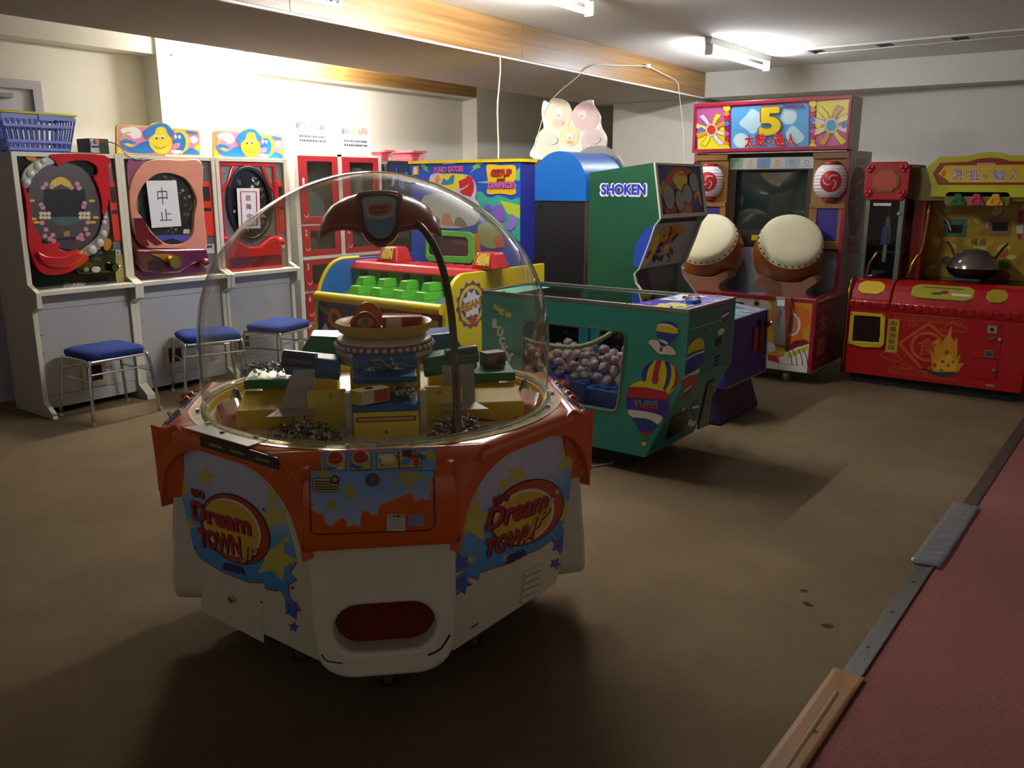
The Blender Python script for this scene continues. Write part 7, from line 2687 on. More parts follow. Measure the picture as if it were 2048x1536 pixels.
# ---- stickers on the two panels that face the room
SKYP = ramp_mat('panel_sky_print', [(0.36, '#3f8fd0'), (0.52, '#5fa6da'), (0.62, '#b9bfdc'), (0.78, '#d3d0e0')], rough=0.35)
STY, STR, STB = M('#cfc05a', 0.35), M('#a8282c', 0.35), M('#2f6fc0', 0.35)


def logo(b, pl, z, c, rx, ry, rot, words, base=0.003):
    b.fp(pl, z(ell(c[0], c[1], rx * 1.03, ry * 1.04, 40, rot)), M('#3a1418', 0.35), base)
    b.fp(pl, z(ell(c[0], c[1], rx, ry, 40, rot)), M('#b8402a', 0.35), base + 0.0003)
    b.fp(pl, z(ell(c[0] - 0.10 * rx * math.cos(rot), c[1] - 0.10 * rx * math.sin(rot) + 0.05 * ry, rx * 0.84, ry * 0.86, 40, rot)), M('#e0d4c4', 0.35), base + 0.0006)
    b.fp(pl, z(ell(c[0] - 0.12 * rx * math.cos(rot), c[1] - 0.12 * rx * math.sin(rot) + 0.07 * ry, rx * 0.80, ry * 0.78, 40, rot)), M('#d8b43a', 0.35), base + 0.0009)
    q = base + 0.0013
    for s_, bl, br, tl, h in words:
        o_ = V((5, 5))
        b.text(pl, s_, z([(bl[0] + 5, bl[1] + 5)])[0], z([(br[0] + 5, br[1] + 5)])[0], z([(tl[0] + 5, tl[1] + 5)])[0], M('#4a1218', 0.35), q, bold=0.06)
        b.text(pl, s_, z([bl])[0], z([br])[0], z([tl])[0], M(h, 0.35), q + 0.0004, bold=0.03)
        q += 0.0002


# right-hand panel
z = Z(580, 740, 2.477)
pl = PNL[1]
edge = [(808, 880), (808, 800), (830, 690), (880, 590), (960, 480), (1100, 400), (1250, 340), (1390, 320), (1445, 370), (1450, 450), (1435, 560), (1420, 620), (1390, 700), (1345, 770), (1360, 820), (1350, 860), (1340, 910), (1318, 870), (1300, 835), (1240, 880), (1180, 905), (1080, 955), (940, 1000), (935, 1035), (890, 1020), (860, 1085), (825, 1115), (840, 1050), (820, 1030), (870, 990), (812, 1000), (828, 950), (808, 915)]
b = MB()
b.stripe(pl, z(edge[11:]), 0.009, STR, 0.0006)
b.fp(pl, z(edge), SKYP, 0.001)
for cx, cy, r_, rt_ in ((900, 740, 120, 0.5), (1330, 690, 105, 0.7), (1395, 440, 90, 0.3), (1120, 520, 55, 0.2), (1060, 570, 40, 0.5), (905, 590, 45, 0.9), (1410, 545, 22, 0.4), (893, 938, 22, 0.2), (1068, 930, 24, 0.4)):
    b.fp(pl, z(star2(cx, cy, r_, rt_, 0.5)), STY, 0.0014)
for cx, cy, r_, rt_ in ((850, 1060, 46, 0.3), (845, 950, 44, 0.9), (1335, 865, 40, 0.4), (1315, 960, 28, 0.2)):
    b.fp(pl, z(star2(cx, cy, r_ * 1.2, rt_, 0.5)), STR, 0.0012)
    b.fp(pl, z(star2(cx, cy, r_, rt_, 0.5)), STB, 0.0016)
logo(b, pl, z, (1170, 705), 195, 142, -0.62, [('UFO', (1000, 665), (1078, 640), (1005, 625), '#b83a48'), ('Dream', (962, 800), (1262, 690), (985, 680), '#b0242c'), ('TOWN', (950, 935), (1195, 835), (968, 838), '#b0242c'), ('JP', (1150, 850), (1262, 755), (1182, 750), '#c8a02a'), ('SEGA', (1066, 958), (1165, 910), (1068, 925), '#1f3f94')])
for cx, cy in ((1290, 640), (1315, 600)):
    b.fp(pl, z(star2(cx, cy, 18, 0.4, 0.5)), M('#d8a89a', 0.35), 0.0066)
b.build('panel_sticker', pl.obj)
for k in range(5):
    g = MB()
    y0 = 985 + 34 * k
    x0 = 1160 - 5 * k
    g.platepx(pl, z([(x0, y0 + 12), (x0 + 84, y0 - 28), (x0 + 88, y0 - 14), (x0 + 82, y0 - 4), (x0, y0 + 34), (x0 - 6, y0 + 24)]), 0.0, 0.008, IVO)
    g.build('vent_slat', pl.obj, bevel=0.003)
g = MB()
g.fp(pl, z([(895, 1275), (930, 1252), (935, 1256), (900, 1280)]), M('#2a241c'), 0.0006)
g.build('scuff', pl.obj)
# left-hand panel
z = Z(270, 740, 2.477)
pl = PNL[0]
edge = [(180, 600), (170, 520), (168, 440), (195, 388), (230, 370), (400, 420), (560, 490), (650, 560), (710, 650), (755, 760), (790, 880), (800, 950), (768, 1000), (800, 1035), (760, 1062), (765, 1120), (785, 1150), (812, 1165), (798, 1195), (800, 1232), (770, 1212), (752, 1190), (748, 1130), (722, 1088), (700, 1092), (645, 1080), (640, 1052), (560, 1048), (440, 1000), (330, 935), (295, 890), (288, 930), (262, 910), (243, 925), (240, 870), (225, 840), (220, 800), (207, 720), (192, 650)]
b = MB()
b.stripe(pl, z(edge[11:]), 0.008, STR, 0.0006)
b.fp(pl, z(edge), SKYP, 0.001)
for cx, cy, r_, rt_ in ((700, 940, 110, 0.3), (215, 590, 75, 0.2), (160, 460, 40, 0.5), (350, 530, 55, 0.4), (690, 720, 80, 0.8), (685, 620, 35, 0.3), (265, 770, 40, 0.2), (755, 840, 24, 0.1)):
    b.fp(pl, z(star2(cx, cy, r_, rt_, 0.5)), STY, 0.0014)
for cx, cy, r_, rt_ in ((262, 880, 42, 0.3), (783, 1185, 38, 0.2), (787, 1272, 24, 0.5), (215, 810, 26, 0.5)):
    b.fp(pl, z(star2(cx, cy, r_ * 1.2, rt_, 0.5)), STR, 0.0012)
    b.fp(pl, z(star2(cx, cy, r_, rt_, 0.5)), STB, 0.0016)
logo(b, pl, z, (500, 785), 195, 140, 0.82, [('UFO', (285, 618), (345, 638), (283, 580), '#b83a48'), ('Dream', (288, 735), (582, 820), (278, 640), '#b0242c'), ('TOWN', (325, 872), (532, 922), (315, 775), '#b0242c'), ('JP', (535, 950), (610, 962), (540, 868), '#c8a02a'), ('SEGA', (440, 982), (545, 1008), (442, 950), '#1f3f94')])
b.build('panel_sticker', pl.obj)
g = MB()
g.plate(pl, [pl.px(*q) for q in z([(330, 1000), (635, 1140), (640, 1350), (330, 1190)])], 0.0, 0.002, IVO)
fd = g.build('service_door', pl.obj)
g = MB()
c = pl.pt(*pl.px(*z([(490, 1130)])[0]), 0.002)
g.cyl(c, pl.n, 0.012, 0.012, CHROME, 14)
g.build('door_lock', fd, smooth=40)
for q in ((228, 540), (640, 690), (630, 1148), (783, 1078)):
    g = MB()
    g.cyl(pl.pt(*pl.px(*z([q])[0]), 0.0), pl.n, 0.004, 0.004, M('#4a463c'), 8)
    g.build('screw', pl.obj)
# hinge plate on the deck edge
HZ = PZ(0.8045)
g = MB()
g.plate(HZ, [HZ.px(*q) for q in z([(238, 285), (375, 262), (662, 345), (560, 380)])], -0.001, 0.0015, M('#d8d4d0', 0.4))
hg = g.build('hinge_plate', dm)
HV = PL(DC + V((-0.6345, 0, 0)), (0, -1, 0), (0, 0, 1))
g = MB()
g.plate(HV, [(-0.085, 0.767), (0.262, 0.767), (0.262, 0.800), (-0.085, 0.800)], 0.0, 0.003, M('#5a564c', 0.35, 0.8))
hv = g.build('hinge_leaf', dm)
for a_ in (-0.04, 0.06, 0.17):
    g = MB()
    g.plate(HV, [(a_, 0.778), (a_ + 0.06, 0.778), (a_ + 0.06, 0.786), (a_, 0.786)], 0.003, 0.004, M('#b0aca0', 0.3, 0.8))
    g.build('hinge_slot', hv)
for q in ((362, 268), (432, 312), (600, 335)):
    g = MB()
    g.cyl(HZ.pt(*HZ.px(*z([q])[0]), 0.0015), (0, 0, 1), 0.007, 0.004, M('#3a3a3c', 0.3, 0.6), 10)
    g.build('bolt', hg, smooth=40)

# ---- the dome
DOME = clear_mat('acrylic_dome', '#f6f6f2', 1.45, 0.015, 1.0, haze=0.025, bump=0.05, bscale=5.0, power=3.4)
prof = [(0.566, 0.796), (0.568, 0.82), (0.571, 0.90), (0.571, 1.00), (0.566, 1.08), (0.552, 1.15), (0.525, 1.225), (0.485, 1.295), (0.430, 1.36), (0.365, 1.415), (0.290, 1.463), (0.205, 1.503), (0.115, 1.530), (0.04, 1.541), (1e-4, 1.542)]
pp = spline(prof, 4, False)
b = MB()
b.lathe(pp, DC, DOME, 72)
dome = b.build('dome', dm, smooth=0)
b = MB()
b.lathe([(0.566, 0.803), (0.576, 0.803), (0.576, 0.811), (0.570, 0.816), (0.566, 0.812)], DC, clear_mat('dome_rim_acrylic', '#dcd6b0', 1.5, 0.08, 2.0, haze=0.35), 72)
b.build('dome_rim', dm, smooth=40)
for t in (-2.36, -2.2, -2.5, -1.2, -3.4, -0.9, -3.7):
    b = MB()
    b.cyl(DC + V((0.585 * math.cos(t), 0.585 * math.sin(t), 0.804)), (0, 0, 1), 0.006, 0.008, CHROME, 10)
    b.build('dome_bolt', dm, smooth=40)

# ---- inside the dome
b = MB()
b.lathe([(1e-4, 0.742), (0.56, 0.742), (0.56, 0.80), (0.552, 0.80), (0.552, 0.75), (1e-4, 0.75)], DC, DYEL, 64)
b.build('playfield_floor', dm, smooth=40)
O0 = 0.02      # tower axis sits a touch right of the dome axis


def lbox(nm, a0, a1, b0, b1, z0, z1, m_, bev=0.004, tilt=0.0, parent=None):
    g = MB()
    g.hull2([L(a0, b0, z0), L(a1, b0, z0), L(a1, b1, z0), L(a0, b1, z0)], [L(a0, b0, z1 + tilt), L(a1, b0, z1 + tilt), L(a1, b1, z1), L(a0, b1, z1)], m_)
    return g.build(nm, parent or dm, bevel=bev)


YD = mat('playfield_yellow_brightened', '#e2ca48', 0.5, var=0.1)  # brighter yellow: light put into the colour of the front-facing dome walls
lbox('centre_tower', O0 - 0.11, O0 + 0.11, -0.11, 0.18, 0.75, 0.93, DYEL)
fb = lbox('front_box', O0 - 0.095, O0 + 0.095, 0.24, 0.40, 0.75, 0.852, YD)
FB = PL(L(O0, 0.40, 0.75), E_R, (0, 0, 1))
g = MB()
g.flat(FB, rrect(-0.088, 0.072, 0.088, 0.088, 0.008), M('#8a2a2c', 0.35), 0.001)
g.flat(FB, rrect(-0.082, 0.076, 0.082, 0.084, 0.004), M('#c8a86a', 0.35), 0.0014)
g.build('slot_print', fb)
g = MB()
g.cyl(FB.pt(0.0, 0.04, 0), FB.n, 0.005, 0.003, STEEL, 8)
g.build('screw', fb)
for nm, b0, b1, z0 in (('lower_tray', 0.23, 0.405, 0.853), ('upper_tray', 0.16, 0.30, 0.915)):
    t_ = lbox(nm, O0 - 0.097, O0 + 0.097, b0, b1, z0, z0 + 0.020, DBLU, 0.006)
    g = MB()
    g.flat(PL(L(O0, 0, z0 + 0.02), E_R, E_F), [(-0.09, b0 + 0.01), (0.09, b0 + 0.01), (0.09, b1 - 0.01), (-0.09, b1 - 0.01)], M('#9ab8c0', 0.4), 0.0008)
    g.build('tray_mat', t_)
lbox('tray_riser', O0 - 0.095, O0 + 0.095, 0.16, 0.24, 0.85, 0.915, DYEL)
ub = lbox('upper_block', O0 - 0.10, O0 + 0.10, 0.10, 0.19, 0.935, 0.975, DBLU)
UBP = PL(L(O0, 0.19, 0.935), E_R, (0, 0, 1))
g = MB()
g.stripe(UBP, [(-0.04, 0.028), (-0.015, 0.03), (0.0, 0.018), (0.004, 0.008)], 0.006, M('#c8a02a', 0.35), 0.001, smooth=True, px=False)
g.stripe(UBP, rrect(0.03, 0.008, 0.085, 0.018, 0.004), 0.0015, M('#b8a86a', 0.35), 0.001, closed=True, px=False)
g.build('block_print', ub)
for a0 in (-0.118, 0.100):
    lbox('white_post', O0 + a0, O0 + a0 + 0.02, 0.34, 0.37, 0.75, 0.905, M('#c8c4b8', 0.45), 0.002)
for s in (-1, 1):
    w_ = lbox('yellow_wall', O0 + min(s * 0.12, s * 0.235), O0 + max(s * 0.12, s * 0.235), 0.27, 0.285, 0.75, 0.895, YD, 0.002)
    g = MB()
    g.cyl(L(O0 + s * 0.165, 0.285, 0.878), E_F, 0.005, 0.004, STEEL, 8)
    g.build('screw', w_)
# drum with lamps, bowl on top
tc_ = L(O0, 0.0, 0.0)
g = MB()
g.lathe([(1e-4, 0.93), (0.158, 0.93), (0.160, 0.945), (0.156, 1.005), (0.14, 1.015), (1e-4, 1.015)], tc_, M('#cfc4ae', 0.35), 48)
dr = g.build('lamp_drum', dm, smooth=40)
g = MB()
g.lathe([(0.1592, 0.972), (0.1588, 0.998)], tc_, M('#8a2028', 0.35), 48)
g.lathe([(0.1604, 0.942), (0.1600, 0.958)], tc_, M('#b8902a', 0.35), 48)
g.build('drum_band', dr)
for k in range(40):
    t = 2 * PI * k / 40
    g = MB()
    g.ball(tc_ + V((0.160 * math.cos(t), 0.160 * math.sin(t), 0.985)), 0.0085, M('#d8d0c4', 0.25), 8, 6)
    g.build('lamp_bulb', dr, smooth=0)
g = MB()
g.lathe([(1e-4, 1.015), (0.128, 1.015), (0.150, 1.03), (0.160, 1.055), (0.158, 1.060), (0.150, 1.058), (0.135, 1.035), (1e-4, 1.028)], tc_, mat('bowl_yellow', '#d8a41e', 0.42, coat=0.1), 48)
g.build('prize_bowl', dm, smooth=50)
# arms: yellow terraces, coloured decks, rollers, grey paddles, orange pods
GREYM = mat('grey_paddle_sheet', '#aaa496', 0.5, 0.2)
for s in (-1, 1):
    S = lambda a_: a_ * s + (O0 if s > 0 else 0)

    def sb(nm, a0, a1, b0, b1, z0, z1, m_, bev=0.004, tilt=0.0):
        x0, x1 = sorted((S(a0), S(a1)))
        return lbox(nm, x0, x1, b0, b1, z0, z1, m_, bev, tilt)

    sb('yellow_terrace', 0.20, 0.43, 0.08, 0.27, 0.75, 0.835, DYEL, 0.006, 0.02)
    sb('yellow_step', 0.43, 0.50, -0.05, 0.12, 0.75, 0.81, DYEL, 0.006)
    g = MB()
    g.hull2([L(S(0.43), 0.05, 0.75), L(S(0.545), 0.05, 0.75), L(S(0.49), 0.27, 0.75), L(S(0.385), 0.30, 0.75)], [L(S(0.455), 0.07, 0.835), L(S(0.52), 0.07, 0.815), L(S(0.475), 0.22, 0.805), L(S(0.41), 0.25, 0.825)], mat('orange_pod', '#c0542c', 0.25, coat=0.3))
    g.build('orange_pod', dm, bevel=0.012)
    t_ = sb('green_tray', 0.24, 0.43, -0.10, 0.09, 0.86, 0.89, DGRN)
    x0, x1 = sorted((S(0.25), S(0.42)))
    g = MB()
    g.flat(PL(L(0, 0, 0.89), E_R, E_F), [(x0, -0.09), (x1, -0.09), (x1, 0.08), (x0, 0.08)], M('#9abf9a', 0.4), 0.001)
    g.build('tray_mat', t_)
    sb('tray_stem', 0.29, 0.38, -0.06, 0.05, 0.75, 0.86, DYEL)
    # roller arm
    m1 = DBLU if s < 0 else DGRN
    g = MB()
    pr = [(0.0, 0.0), (0.075, 0.0), (0.085, 0.03), (0.06, 0.062), (0.0, 0.07), (-0.03, 0.05), (-0.03, 0.0)]
    ca = [L(S(0.125), q - 0.0 + 0.06, 0.89 + z_) for q, z_ in pr]
    cb = [L(S(0.30), q + 0.02, 0.905 + z_) for q, z_ in pr]
    g.hull2(ca, cb, m1)
    g.build('arm', dm, bevel=0.006)
    g = MB()
    g.tube([L(S(0.20), 0.10, 0.945), L(S(0.30), 0.08, 0.955)], 0.030, BLACKG if s < 0 else mat('dark_green_gloss', '#14502c', 0.12, coat=0.6), 18)
    g.build('roller', dm, smooth=40)
    # grey bent paddle
    ac = S(0.245) if s < 0 else S(0.225)
    g = MB()
    p0, p1, p2, p3 = L(ac - 0.055, 0.275, 0.838), L(ac + 0.05, 0.275, 0.838), L(ac + 0.052, 0.225, 0.945), L(ac - 0.012 * (1 if s < 0 else 4), 0.225, 0.945)
    f0, f1 = L(ac - 0.085 if s < 0 else ac - 0.055, 0.34, 0.830), L(ac + 0.05 if s < 0 else ac + 0.085, 0.34, 0.830)
    vs = [p0, p1, p2, p3, f0, f1]
    off = V((0, 0, 0.004))
    g.add(vs + [q + off + E_F * 0.002 for q in vs], [(0, 1, 2, 3), (6, 9, 8, 7), (4, 5, 1, 0), (10, 6, 7, 11), (0, 3, 9, 6), (3, 2, 8, 9), (2, 1, 7, 8), (1, 5, 11, 7), (5, 4, 10, 11), (4, 0, 6, 10)], GREYM)
    g.build('paddle', dm)
    # rear arms
    m2 = DGRN if s < 0 else DBLU
    g = MB()
    g.hull2([L(S(0.10), -0.10, 0.90), L(S(0.29), -0.16, 0.90), L(S(0.29), -0.32, 0.90), L(S(0.10), -0.28, 0.90)], [L(S(0.11), -0.11, 0.985), L(S(0.24), -0.17, 0.985), L(S(0.24), -0.30, 0.985), L(S(0.11), -0.27, 0.985)], m2)
    ra = g.build('rear_arm', dm, bevel=0.006)
    g = MB()
    g.flat(PL(L(0, 0, 0.985), E_R, E_F), [(S(0.14), -0.16), (S(0.18), -0.18), (S(0.20), -0.28), (S(0.15), -0.25)], M('#c8a83a', 0.35), 0.001)
    g.build('arm_print', ra)
    sb('rear_stem', 0.15, 0.24, -0.28, -0.16, 0.75, 0.90, DYEL)
    g = MB()
    c = L(S(0.47), 0.02, 0.812)
    g.lathe([(1e-4, 0.0), (0.020, 0.0), (0.014, 0.02), (0.008, 0.034), (1e-4, 0.038)], c, CHROME, 14)
    g.build('cone_stop', dm, smooth=40)
    g = MB()
    g.stripe(PL(L(0, 0.272, 0.0), E_R, (0, 0, 1)), [(S(0.20), 0.795), (S(0.30), 0.780), (S(0.40), 0.762)], 0.007, M('#3a2c14'), 0.001, px=False)
    g.build('seam_line', dm)
# red canopy on a bent pole
CAN = mat('red_canopy_gelcoat', '#9a2a14', 0.2, coat=0.5)
cc_ = L(O0, 0.02, 0.0)
g = MB()
cp_ = [(1e-4, 1.478), (0.05, 1.475), (0.10, 1.462), (0.14, 1.44), (0.165, 1.41), (0.178, 1.38), (0.182, 1.352)]


def cfn(r, z_, t, j):
    k = max(0, j - 1) / 5.0
    d2 = math.cos(2 * (t + PI / 4))          # +1 towards the wing tips, -1 towards front and back
    d4 = math.cos(4 * (t + PI / 4))
    return (r * (1 + 0.09 * d2), z_ - 0.012 * k * k * d4 - 0.010 * k * d2)


g.lathe(cp_, cc_, CAN, 64, fn=cfn)
cn = g.build('canopy', dm, smooth=0)
md = cn.modifiers.new('thick', 'SOLIDIFY')
md.thickness = 0.008
for k in (0, 2):
    rot = Matrix.Rotation(k * PI / 2, 3, 'Z')
    ef, er = rot @ E_F, rot @ E_R
    sp_ = PL(cc_ + ef * 0.166 + V((0, 0, 1.403)), er, V((0, 0, 1)) - ef * 0.25)
    shp = [(a_ * 1.0, z_ * 1.08) for a_, z_ in ((-0.052, 0.062), (0.052, 0.062), (0.056, 0.02), (0.052, -0.025), (0.03, -0.058), (0.0, -0.068), (-0.03, -0.058), (-0.052, -0.025), (-0.056, 0.02))]
    s5 = spline(shp, 4)
    i5 = [(a_ * 0.86, 0.0 + z_ * 0.88) for a_, z_ in s5]
    g = MB()
    g.ring(sp_, s5, i5, -0.03, 0.014, M('#3a2018', 0.25))
    fr = g.build('shield_frame', dm, bevel=0.004, smooth=50)
    g = MB()
    g.plate(sp_, [(a_ * 1.16, z_ * 1.14) for a_, z_ in s5], -0.04, -0.004, CAN)
    g.build('shield_back', fr, smooth=40)
    g = MB()
    g.plate(sp_, i5, -0.004, 0.006, M('#b4bdc0', 0.25))
    sc = g.build('shield_print', fr)
    g = MB()
    g.flat(sp_, ell(0.004, 0.024, 0.038, 0.020, 20, 0.2), M('#c8783a', 0.3), 0.0066)
    g.text(sp_, 'Dream', (-0.030, 0.020), (0.024, 0.027), (-0.030, 0.034), M('#8a1f24', 0.3), 0.007, bold=0.03, px=False)
    g.text(sp_, 'TOWN', (-0.028, 0.005), (0.020, 0.011), (-0.028, 0.017), M('#8a1f24', 0.3), 0.007, bold=0.03, px=False)
    g.flat(sp_, [(-0.046, 0.0), (0.0, -0.008), (0.046, 0.004), (0.043, -0.024), (0.026, -0.052), (0.0, -0.060), (-0.026, -0.052), (-0.043, -0.024)], M('#6f93b4', 0.3), 0.0066)
    g.build('shield_lettering', sc)
POLE = mat('bronze_pole', '#6a5a4a', 0.28, 1.0)
g = MB()
g.tube([L(O0 + 0.05, 0.08, 1.395), L(O0 + 0.09, 0.12, 1.395), L(O0 + 0.135, 0.18, 1.36), L(O0 + 0.175, 0.26, 1.28), L(O0 + 0.198, 0.34, 1.15), L(O0 + 0.205, 0.40, 1.0), L(O0 + 0.205, 0.45, 0.85), L(O0 + 0.205, 0.48, 0.752)], 0.0115, POLE, 14, smooth=5)
g.build('pole', dm, smooth=0)

# loose sweets in the dome: too many and too small to count
rs = random.Random(77)
SWE = [M(h, 0.4) for h in ('#d8d2c4', '#2a261f', '#8a8272', '#b8a87a', '#5a5340', '#c8c0b0', '#3a3a34', '#7a6a4a')]


def heap(nm, label, spots, size, cat='sweets'):
    g = MB()
    for x, y, z_ in spots:
        c = V((x, y, z_))
        s_ = size * rs.uniform(0.7, 1.3)
        ax = V((rs.uniform(-1, 1), rs.uniform(-1, 1), rs.uniform(-0.6, 0.6))).normalized()
        ay = ax.orthogonal().normalized()
        az = ax.cross(ay)
        vs = [c + ax * s_, c - ax * s_, c + ay * s_ * 0.5, c - ay * s_ * 0.5, c + az * s_ * 0.45, c - az * s_ * 0.45, c + ax * s_ * 1.7 + ay * s_ * rs.uniform(0.3, 0.8), c + ax * s_ * 1.7 - ay * s_ * rs.uniform(0.3, 0.8), c - ax * s_ * 1.7 + az * s_ * 0.6, c - ax * s_ * 1.7 - az * s_ * 0.6]
        g.add(vs, [(0, 2, 4), (0, 4, 3), (0, 3, 5), (0, 5, 2), (1, 4, 2), (1, 3, 4), (1, 5, 3), (1, 2, 5), (0, 6, 7), (1, 8, 9)], rs.choice(SWE))
    o = g.build(nm, None)
    o['kind'] = 'stuff'
    o['label'] = label
    o['category'] = cat
    return o


def ringheap(t0, t1, r0, r1, n, zt):
    out = []
    for k in range(n):
        t, r_ = rs.uniform(t0, t1), rs.uniform(r0, r1)
        q = (t - t0) / (t1 - t0)
        hump = zt * math.sin(PI * q) * math.sin(PI * (r_ - r0) / (r1 - r0))
        a_, b_ = r_ * math.sin(t), r_ * math.cos(t)
        if abs(a_ - O0) < 0.135:
            continue
        p = L(a_, b_, 0.769 + rs.uniform(0, 1) * hump)
        out.append(p)
    return out


heap('sweet_heap', 'small wrapped sweets heaped on the dome floor left of the front box', ringheap(-0.75, -0.20, 0.395, 0.540, 620, 0.075), 0.0105)
heap('sweet_heap', 'small wrapped sweets heaped on the dome floor by the bent pole', ringheap(0.20, 0.75, 0.395, 0.540, 620, 0.065), 0.0105)
heap('sweet_heap', 'wrapped sweets on the lower blue tray beside the yellow snack box', [L(O0 + rs.uniform(0.03, 0.085), rs.uniform(0.30, 0.385), 0.890 + rs.uniform(0, 0.018)) for _ in range(46)], 0.010)
heap('sweet_heap', 'wrapped sweets on the upper blue tray at the front of the tower', [L(O0 + rs.uniform(-0.085, 0.085), rs.uniform(0.20, 0.28), 0.950 + rs.uniform(0, 0.006)) for _ in range(26)], 0.009)
heap('sweet_heap', 'grey and orange sweets on the left green tray', [L(rs.uniform(-0.42, -0.30), rs.uniform(-0.03, 0.07), 0.908 + rs.uniform(0, 0.02)) for _ in range(60)], 0.010)


def snack(nm, label, c, ux, sx, sy, sz, m_, prints):
    ux = V(ux).normalized()
    uy = V((0, 0, 1)).cross(ux).normalized()
    g = MB()
    g.obox(V(c) + V((0, 0, sz / 2)), ux, uy, (0, 0, 1), sx, sy, sz, m_)
    o = g.build(nm, None, bevel=0.0015)
    tag(o, label, 'box', 'snack boxes in the dome')
    g = MB()
    pf = PL(V(c) + uy * -(sy / 2), ux, (0, 0, 1))
    pt_ = PL(V(c) + V((0, 0, sz)), ux, uy)
    for side_, x0, x1, y0, y1, h in prints:
        p_ = pf if side_ == 'f' else pt_
        hh_ = sz if side_ == 'f' else sy
        oy = 0 if side_ == 'f' else -sy / 2
        g.flat(p_, [(sx * (x0 - 0.5), oy + hh_ * y0), (sx * (x1 - 0.5), oy + hh_ * y0), (sx * (x1 - 0.5), oy + hh_ * y1), (sx * (x0 - 0.5), oy + hh_ * y1)], M(h, 0.4), 0.0008)
    g.build('box_print', o)
    return o


snack('snack_box', 'yellow snack box sticking out over the lower blue tray', L(O0 - 0.045, 0.372, 0.876), E_R * 0.82 - E_F * 0.57, 0.105, 0.05, 0.042, M('#c8a83a', 0.4), [('f', 0.05, 0.45, 0.1, 0.9, '#c8c0b8'), ('f', 0.5, 0.95, 0.1, 0.9, '#b84a2c'), ('t', 0.1, 0.9, 0.2, 0.8, '#b8a878'), ('t', 0.35, 0.6, 0.3, 0.7, '#8a3a2c')])
snack('snack_box', 'brown-red snack box standing on the right green tray', L(O0 + 0.365, -0.01, 0.893), E_R * 0.9 - E_F * 0.4, 0.075, 0.05, 0.05, M('#7a4a3a', 0.45), [('f', 0.1, 0.5, 0.2, 0.8, '#8a6a4a'), ('f', 0.55, 0.9, 0.2, 0.6, '#6a2a2a')])
snack('snack_box', 'red snack box lying in the yellow bowl', L(O0 + 0.06, 0.03, 1.036), E_R, 0.13, 0.05, 0.042, M('#a8242c', 0.35), [('f', 0.1, 0.48, 0.1, 0.95, '#c8c0dc'), ('f', 0.55, 0.9, 0.3, 0.7, '#8a1a24')])
g = MB()
tp_ = PL(L(O0 - 0.06, 0.055, 1.037), E_R, (0, 0, 1))
g.plate(tp_, spline([(-0.045, 0.0), (0.045, 0.0), (0.04, 0.03), (0.015, 0.058), (-0.015, 0.058), (-0.04, 0.03)], 3), -0.008, 0.0, M('#8a3a34', 0.35))
o = tag(g.build('bowl_sign'), 'small rounded red sign standing at the front of the yellow bowl', 'sign')
g = MB()
g.flat(tp_, ell(0, 0.026, 0.026, 0.018, 16), M('#b88a6a', 0.35), 0.0008)
g.flat(tp_, ell(0, 0.028, 0.012, 0.010, 12), M('#5a7a9a', 0.35), 0.0012)
g.build('sign_print', o)
g = MB()
tp_ = PL(L(O0 - 0.05, -0.05, 1.037), E_R, (0, 0, 1))
g.plate(tp_, spline([(-0.06, 0.0), (0.06, 0.0), (0.05, 0.03), (0.02, 0.072), (-0.02, 0.075), (-0.045, 0.04)], 3), -0.008, 0.0, M('#c8802a', 0.35))
tag(g.build('bowl_sign'), 'taller rounded orange sign standing at the back of the yellow bowl', 'sign')
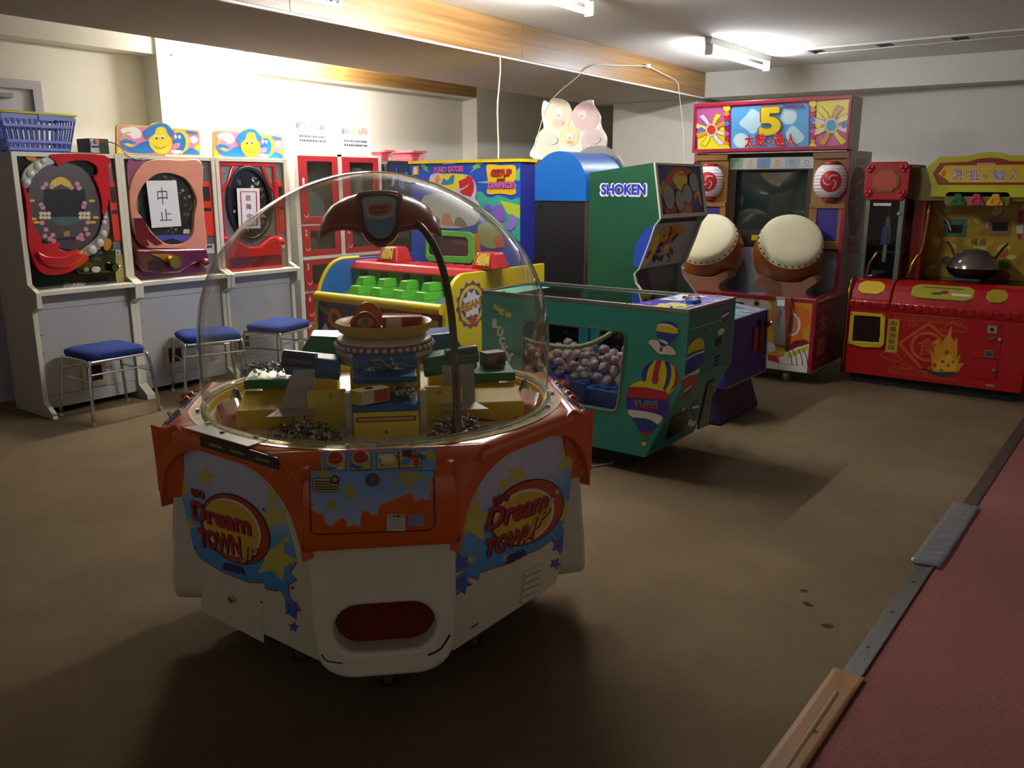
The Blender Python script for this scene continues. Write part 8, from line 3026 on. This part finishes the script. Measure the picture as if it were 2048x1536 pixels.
# ------------------------------------------------------------------ cords, paper sign
CORD = mat('white_cord', '#d9d5c6', 0.5)
BX = lambda x: bf(x)
b = MB()
x = 4.88
b.tube([(x, bf(x) + 0.015, 2.352), (x + 0.02, bf(x) + 0.03, 2.25), (x + 0.03, bf(x) + 0.06, 2.05), (x + 0.05, bf(x) + 0.075, 1.90), (x + 0.07, bf(x) + 0.085, 1.78), (x + 0.075, bf(x) + 0.09, 1.670)], 0.0055, CORD, 8, smooth=5)
tag(b.build('electric_cord', None, smooth=0), 'white electric cord hanging from the beam down to the blue gator cabinet', 'cord')
pl = PY(bf(6.3))
q = [pl.pt(*pl.px(*p), 0.012) for p in ((1120, 178), (1150, 155), (1185, 132), (1240, 132), (1296, 132), (1325, 145), (1352, 160), (1356, 190))]
b = MB()
lo = [V((6.9, bf(6.9) + 0.02, 2.0)), V((7.0, bf(7.0) + 0.02, 1.6))]
P = lambda x_, y_, Y: V(PY(Y).pt(*PY(Y).px(x_, y_)))
path = [P(1068, 300, 3.95), P(1076, 270, 3.93), P(1090, 225, 3.88), P(1112, 190, 3.82), P(1150, 158, 3.765), P(1184, 132, 3.755), P(1240, 131, 3.765), P(1296, 132, 3.77)]
b.tube(path, 0.0035, CORD, 8, smooth=4)
path2 = [P(1296, 132, 3.77), P(1325, 147, 3.775), P(1354, 163, 3.78), P(1358, 185, 3.785), P(1362, 220, 3.79), P(1366, 260, 3.79), P(1368, 300, 3.79), P(1370, 380, 3.79)]
b.tube(path2, 0.0035, CORD, 8, smooth=4)
cd2 = tag(b.build('looped_cord', None, smooth=0), 'white cord looped along the wooden beam with a small plug joint', 'cord')
g = MB()
c = P(1296, 132, 3.765)
g.obox(c, (1, 0, 0), (0, 1, 0), (0, 0, 1), 0.055, 0.025, 0.032, M('#e2decf', 0.4))
g.build('plug_joint', cd2, bevel=0.004)
# opening hours paper on the beam, cut by the top of the photo
b = MB()
o3, o4 = 3.00, 3.405
u_ = V((1, 0.0286, 0)).normalized()
sp = PL((o3, bf(o3) - 0.001, 2.425), u_, (0, 0, 1))
b.plate(sp, [(0, 0), (o4 - o3, 0), (o4 - o3, 0.16), (0, 0.16)], 0.0, 0.0015, mat('white_paper', '#e9e8ee', 0.7))
pp_ = tag(b.build('hours_sign'), 'white paper sign with closing time taped to the wooden beam, cut by the top edge', 'sign')
b = MB()
b.text(sp, '21:30', (0.20, 0.022), (0.39, 0.022), (0.20, 0.095), M('#3a3a3c', 0.6), 0.002, bold=0.01, px=False)
b.build('sign_lettering', pp_)
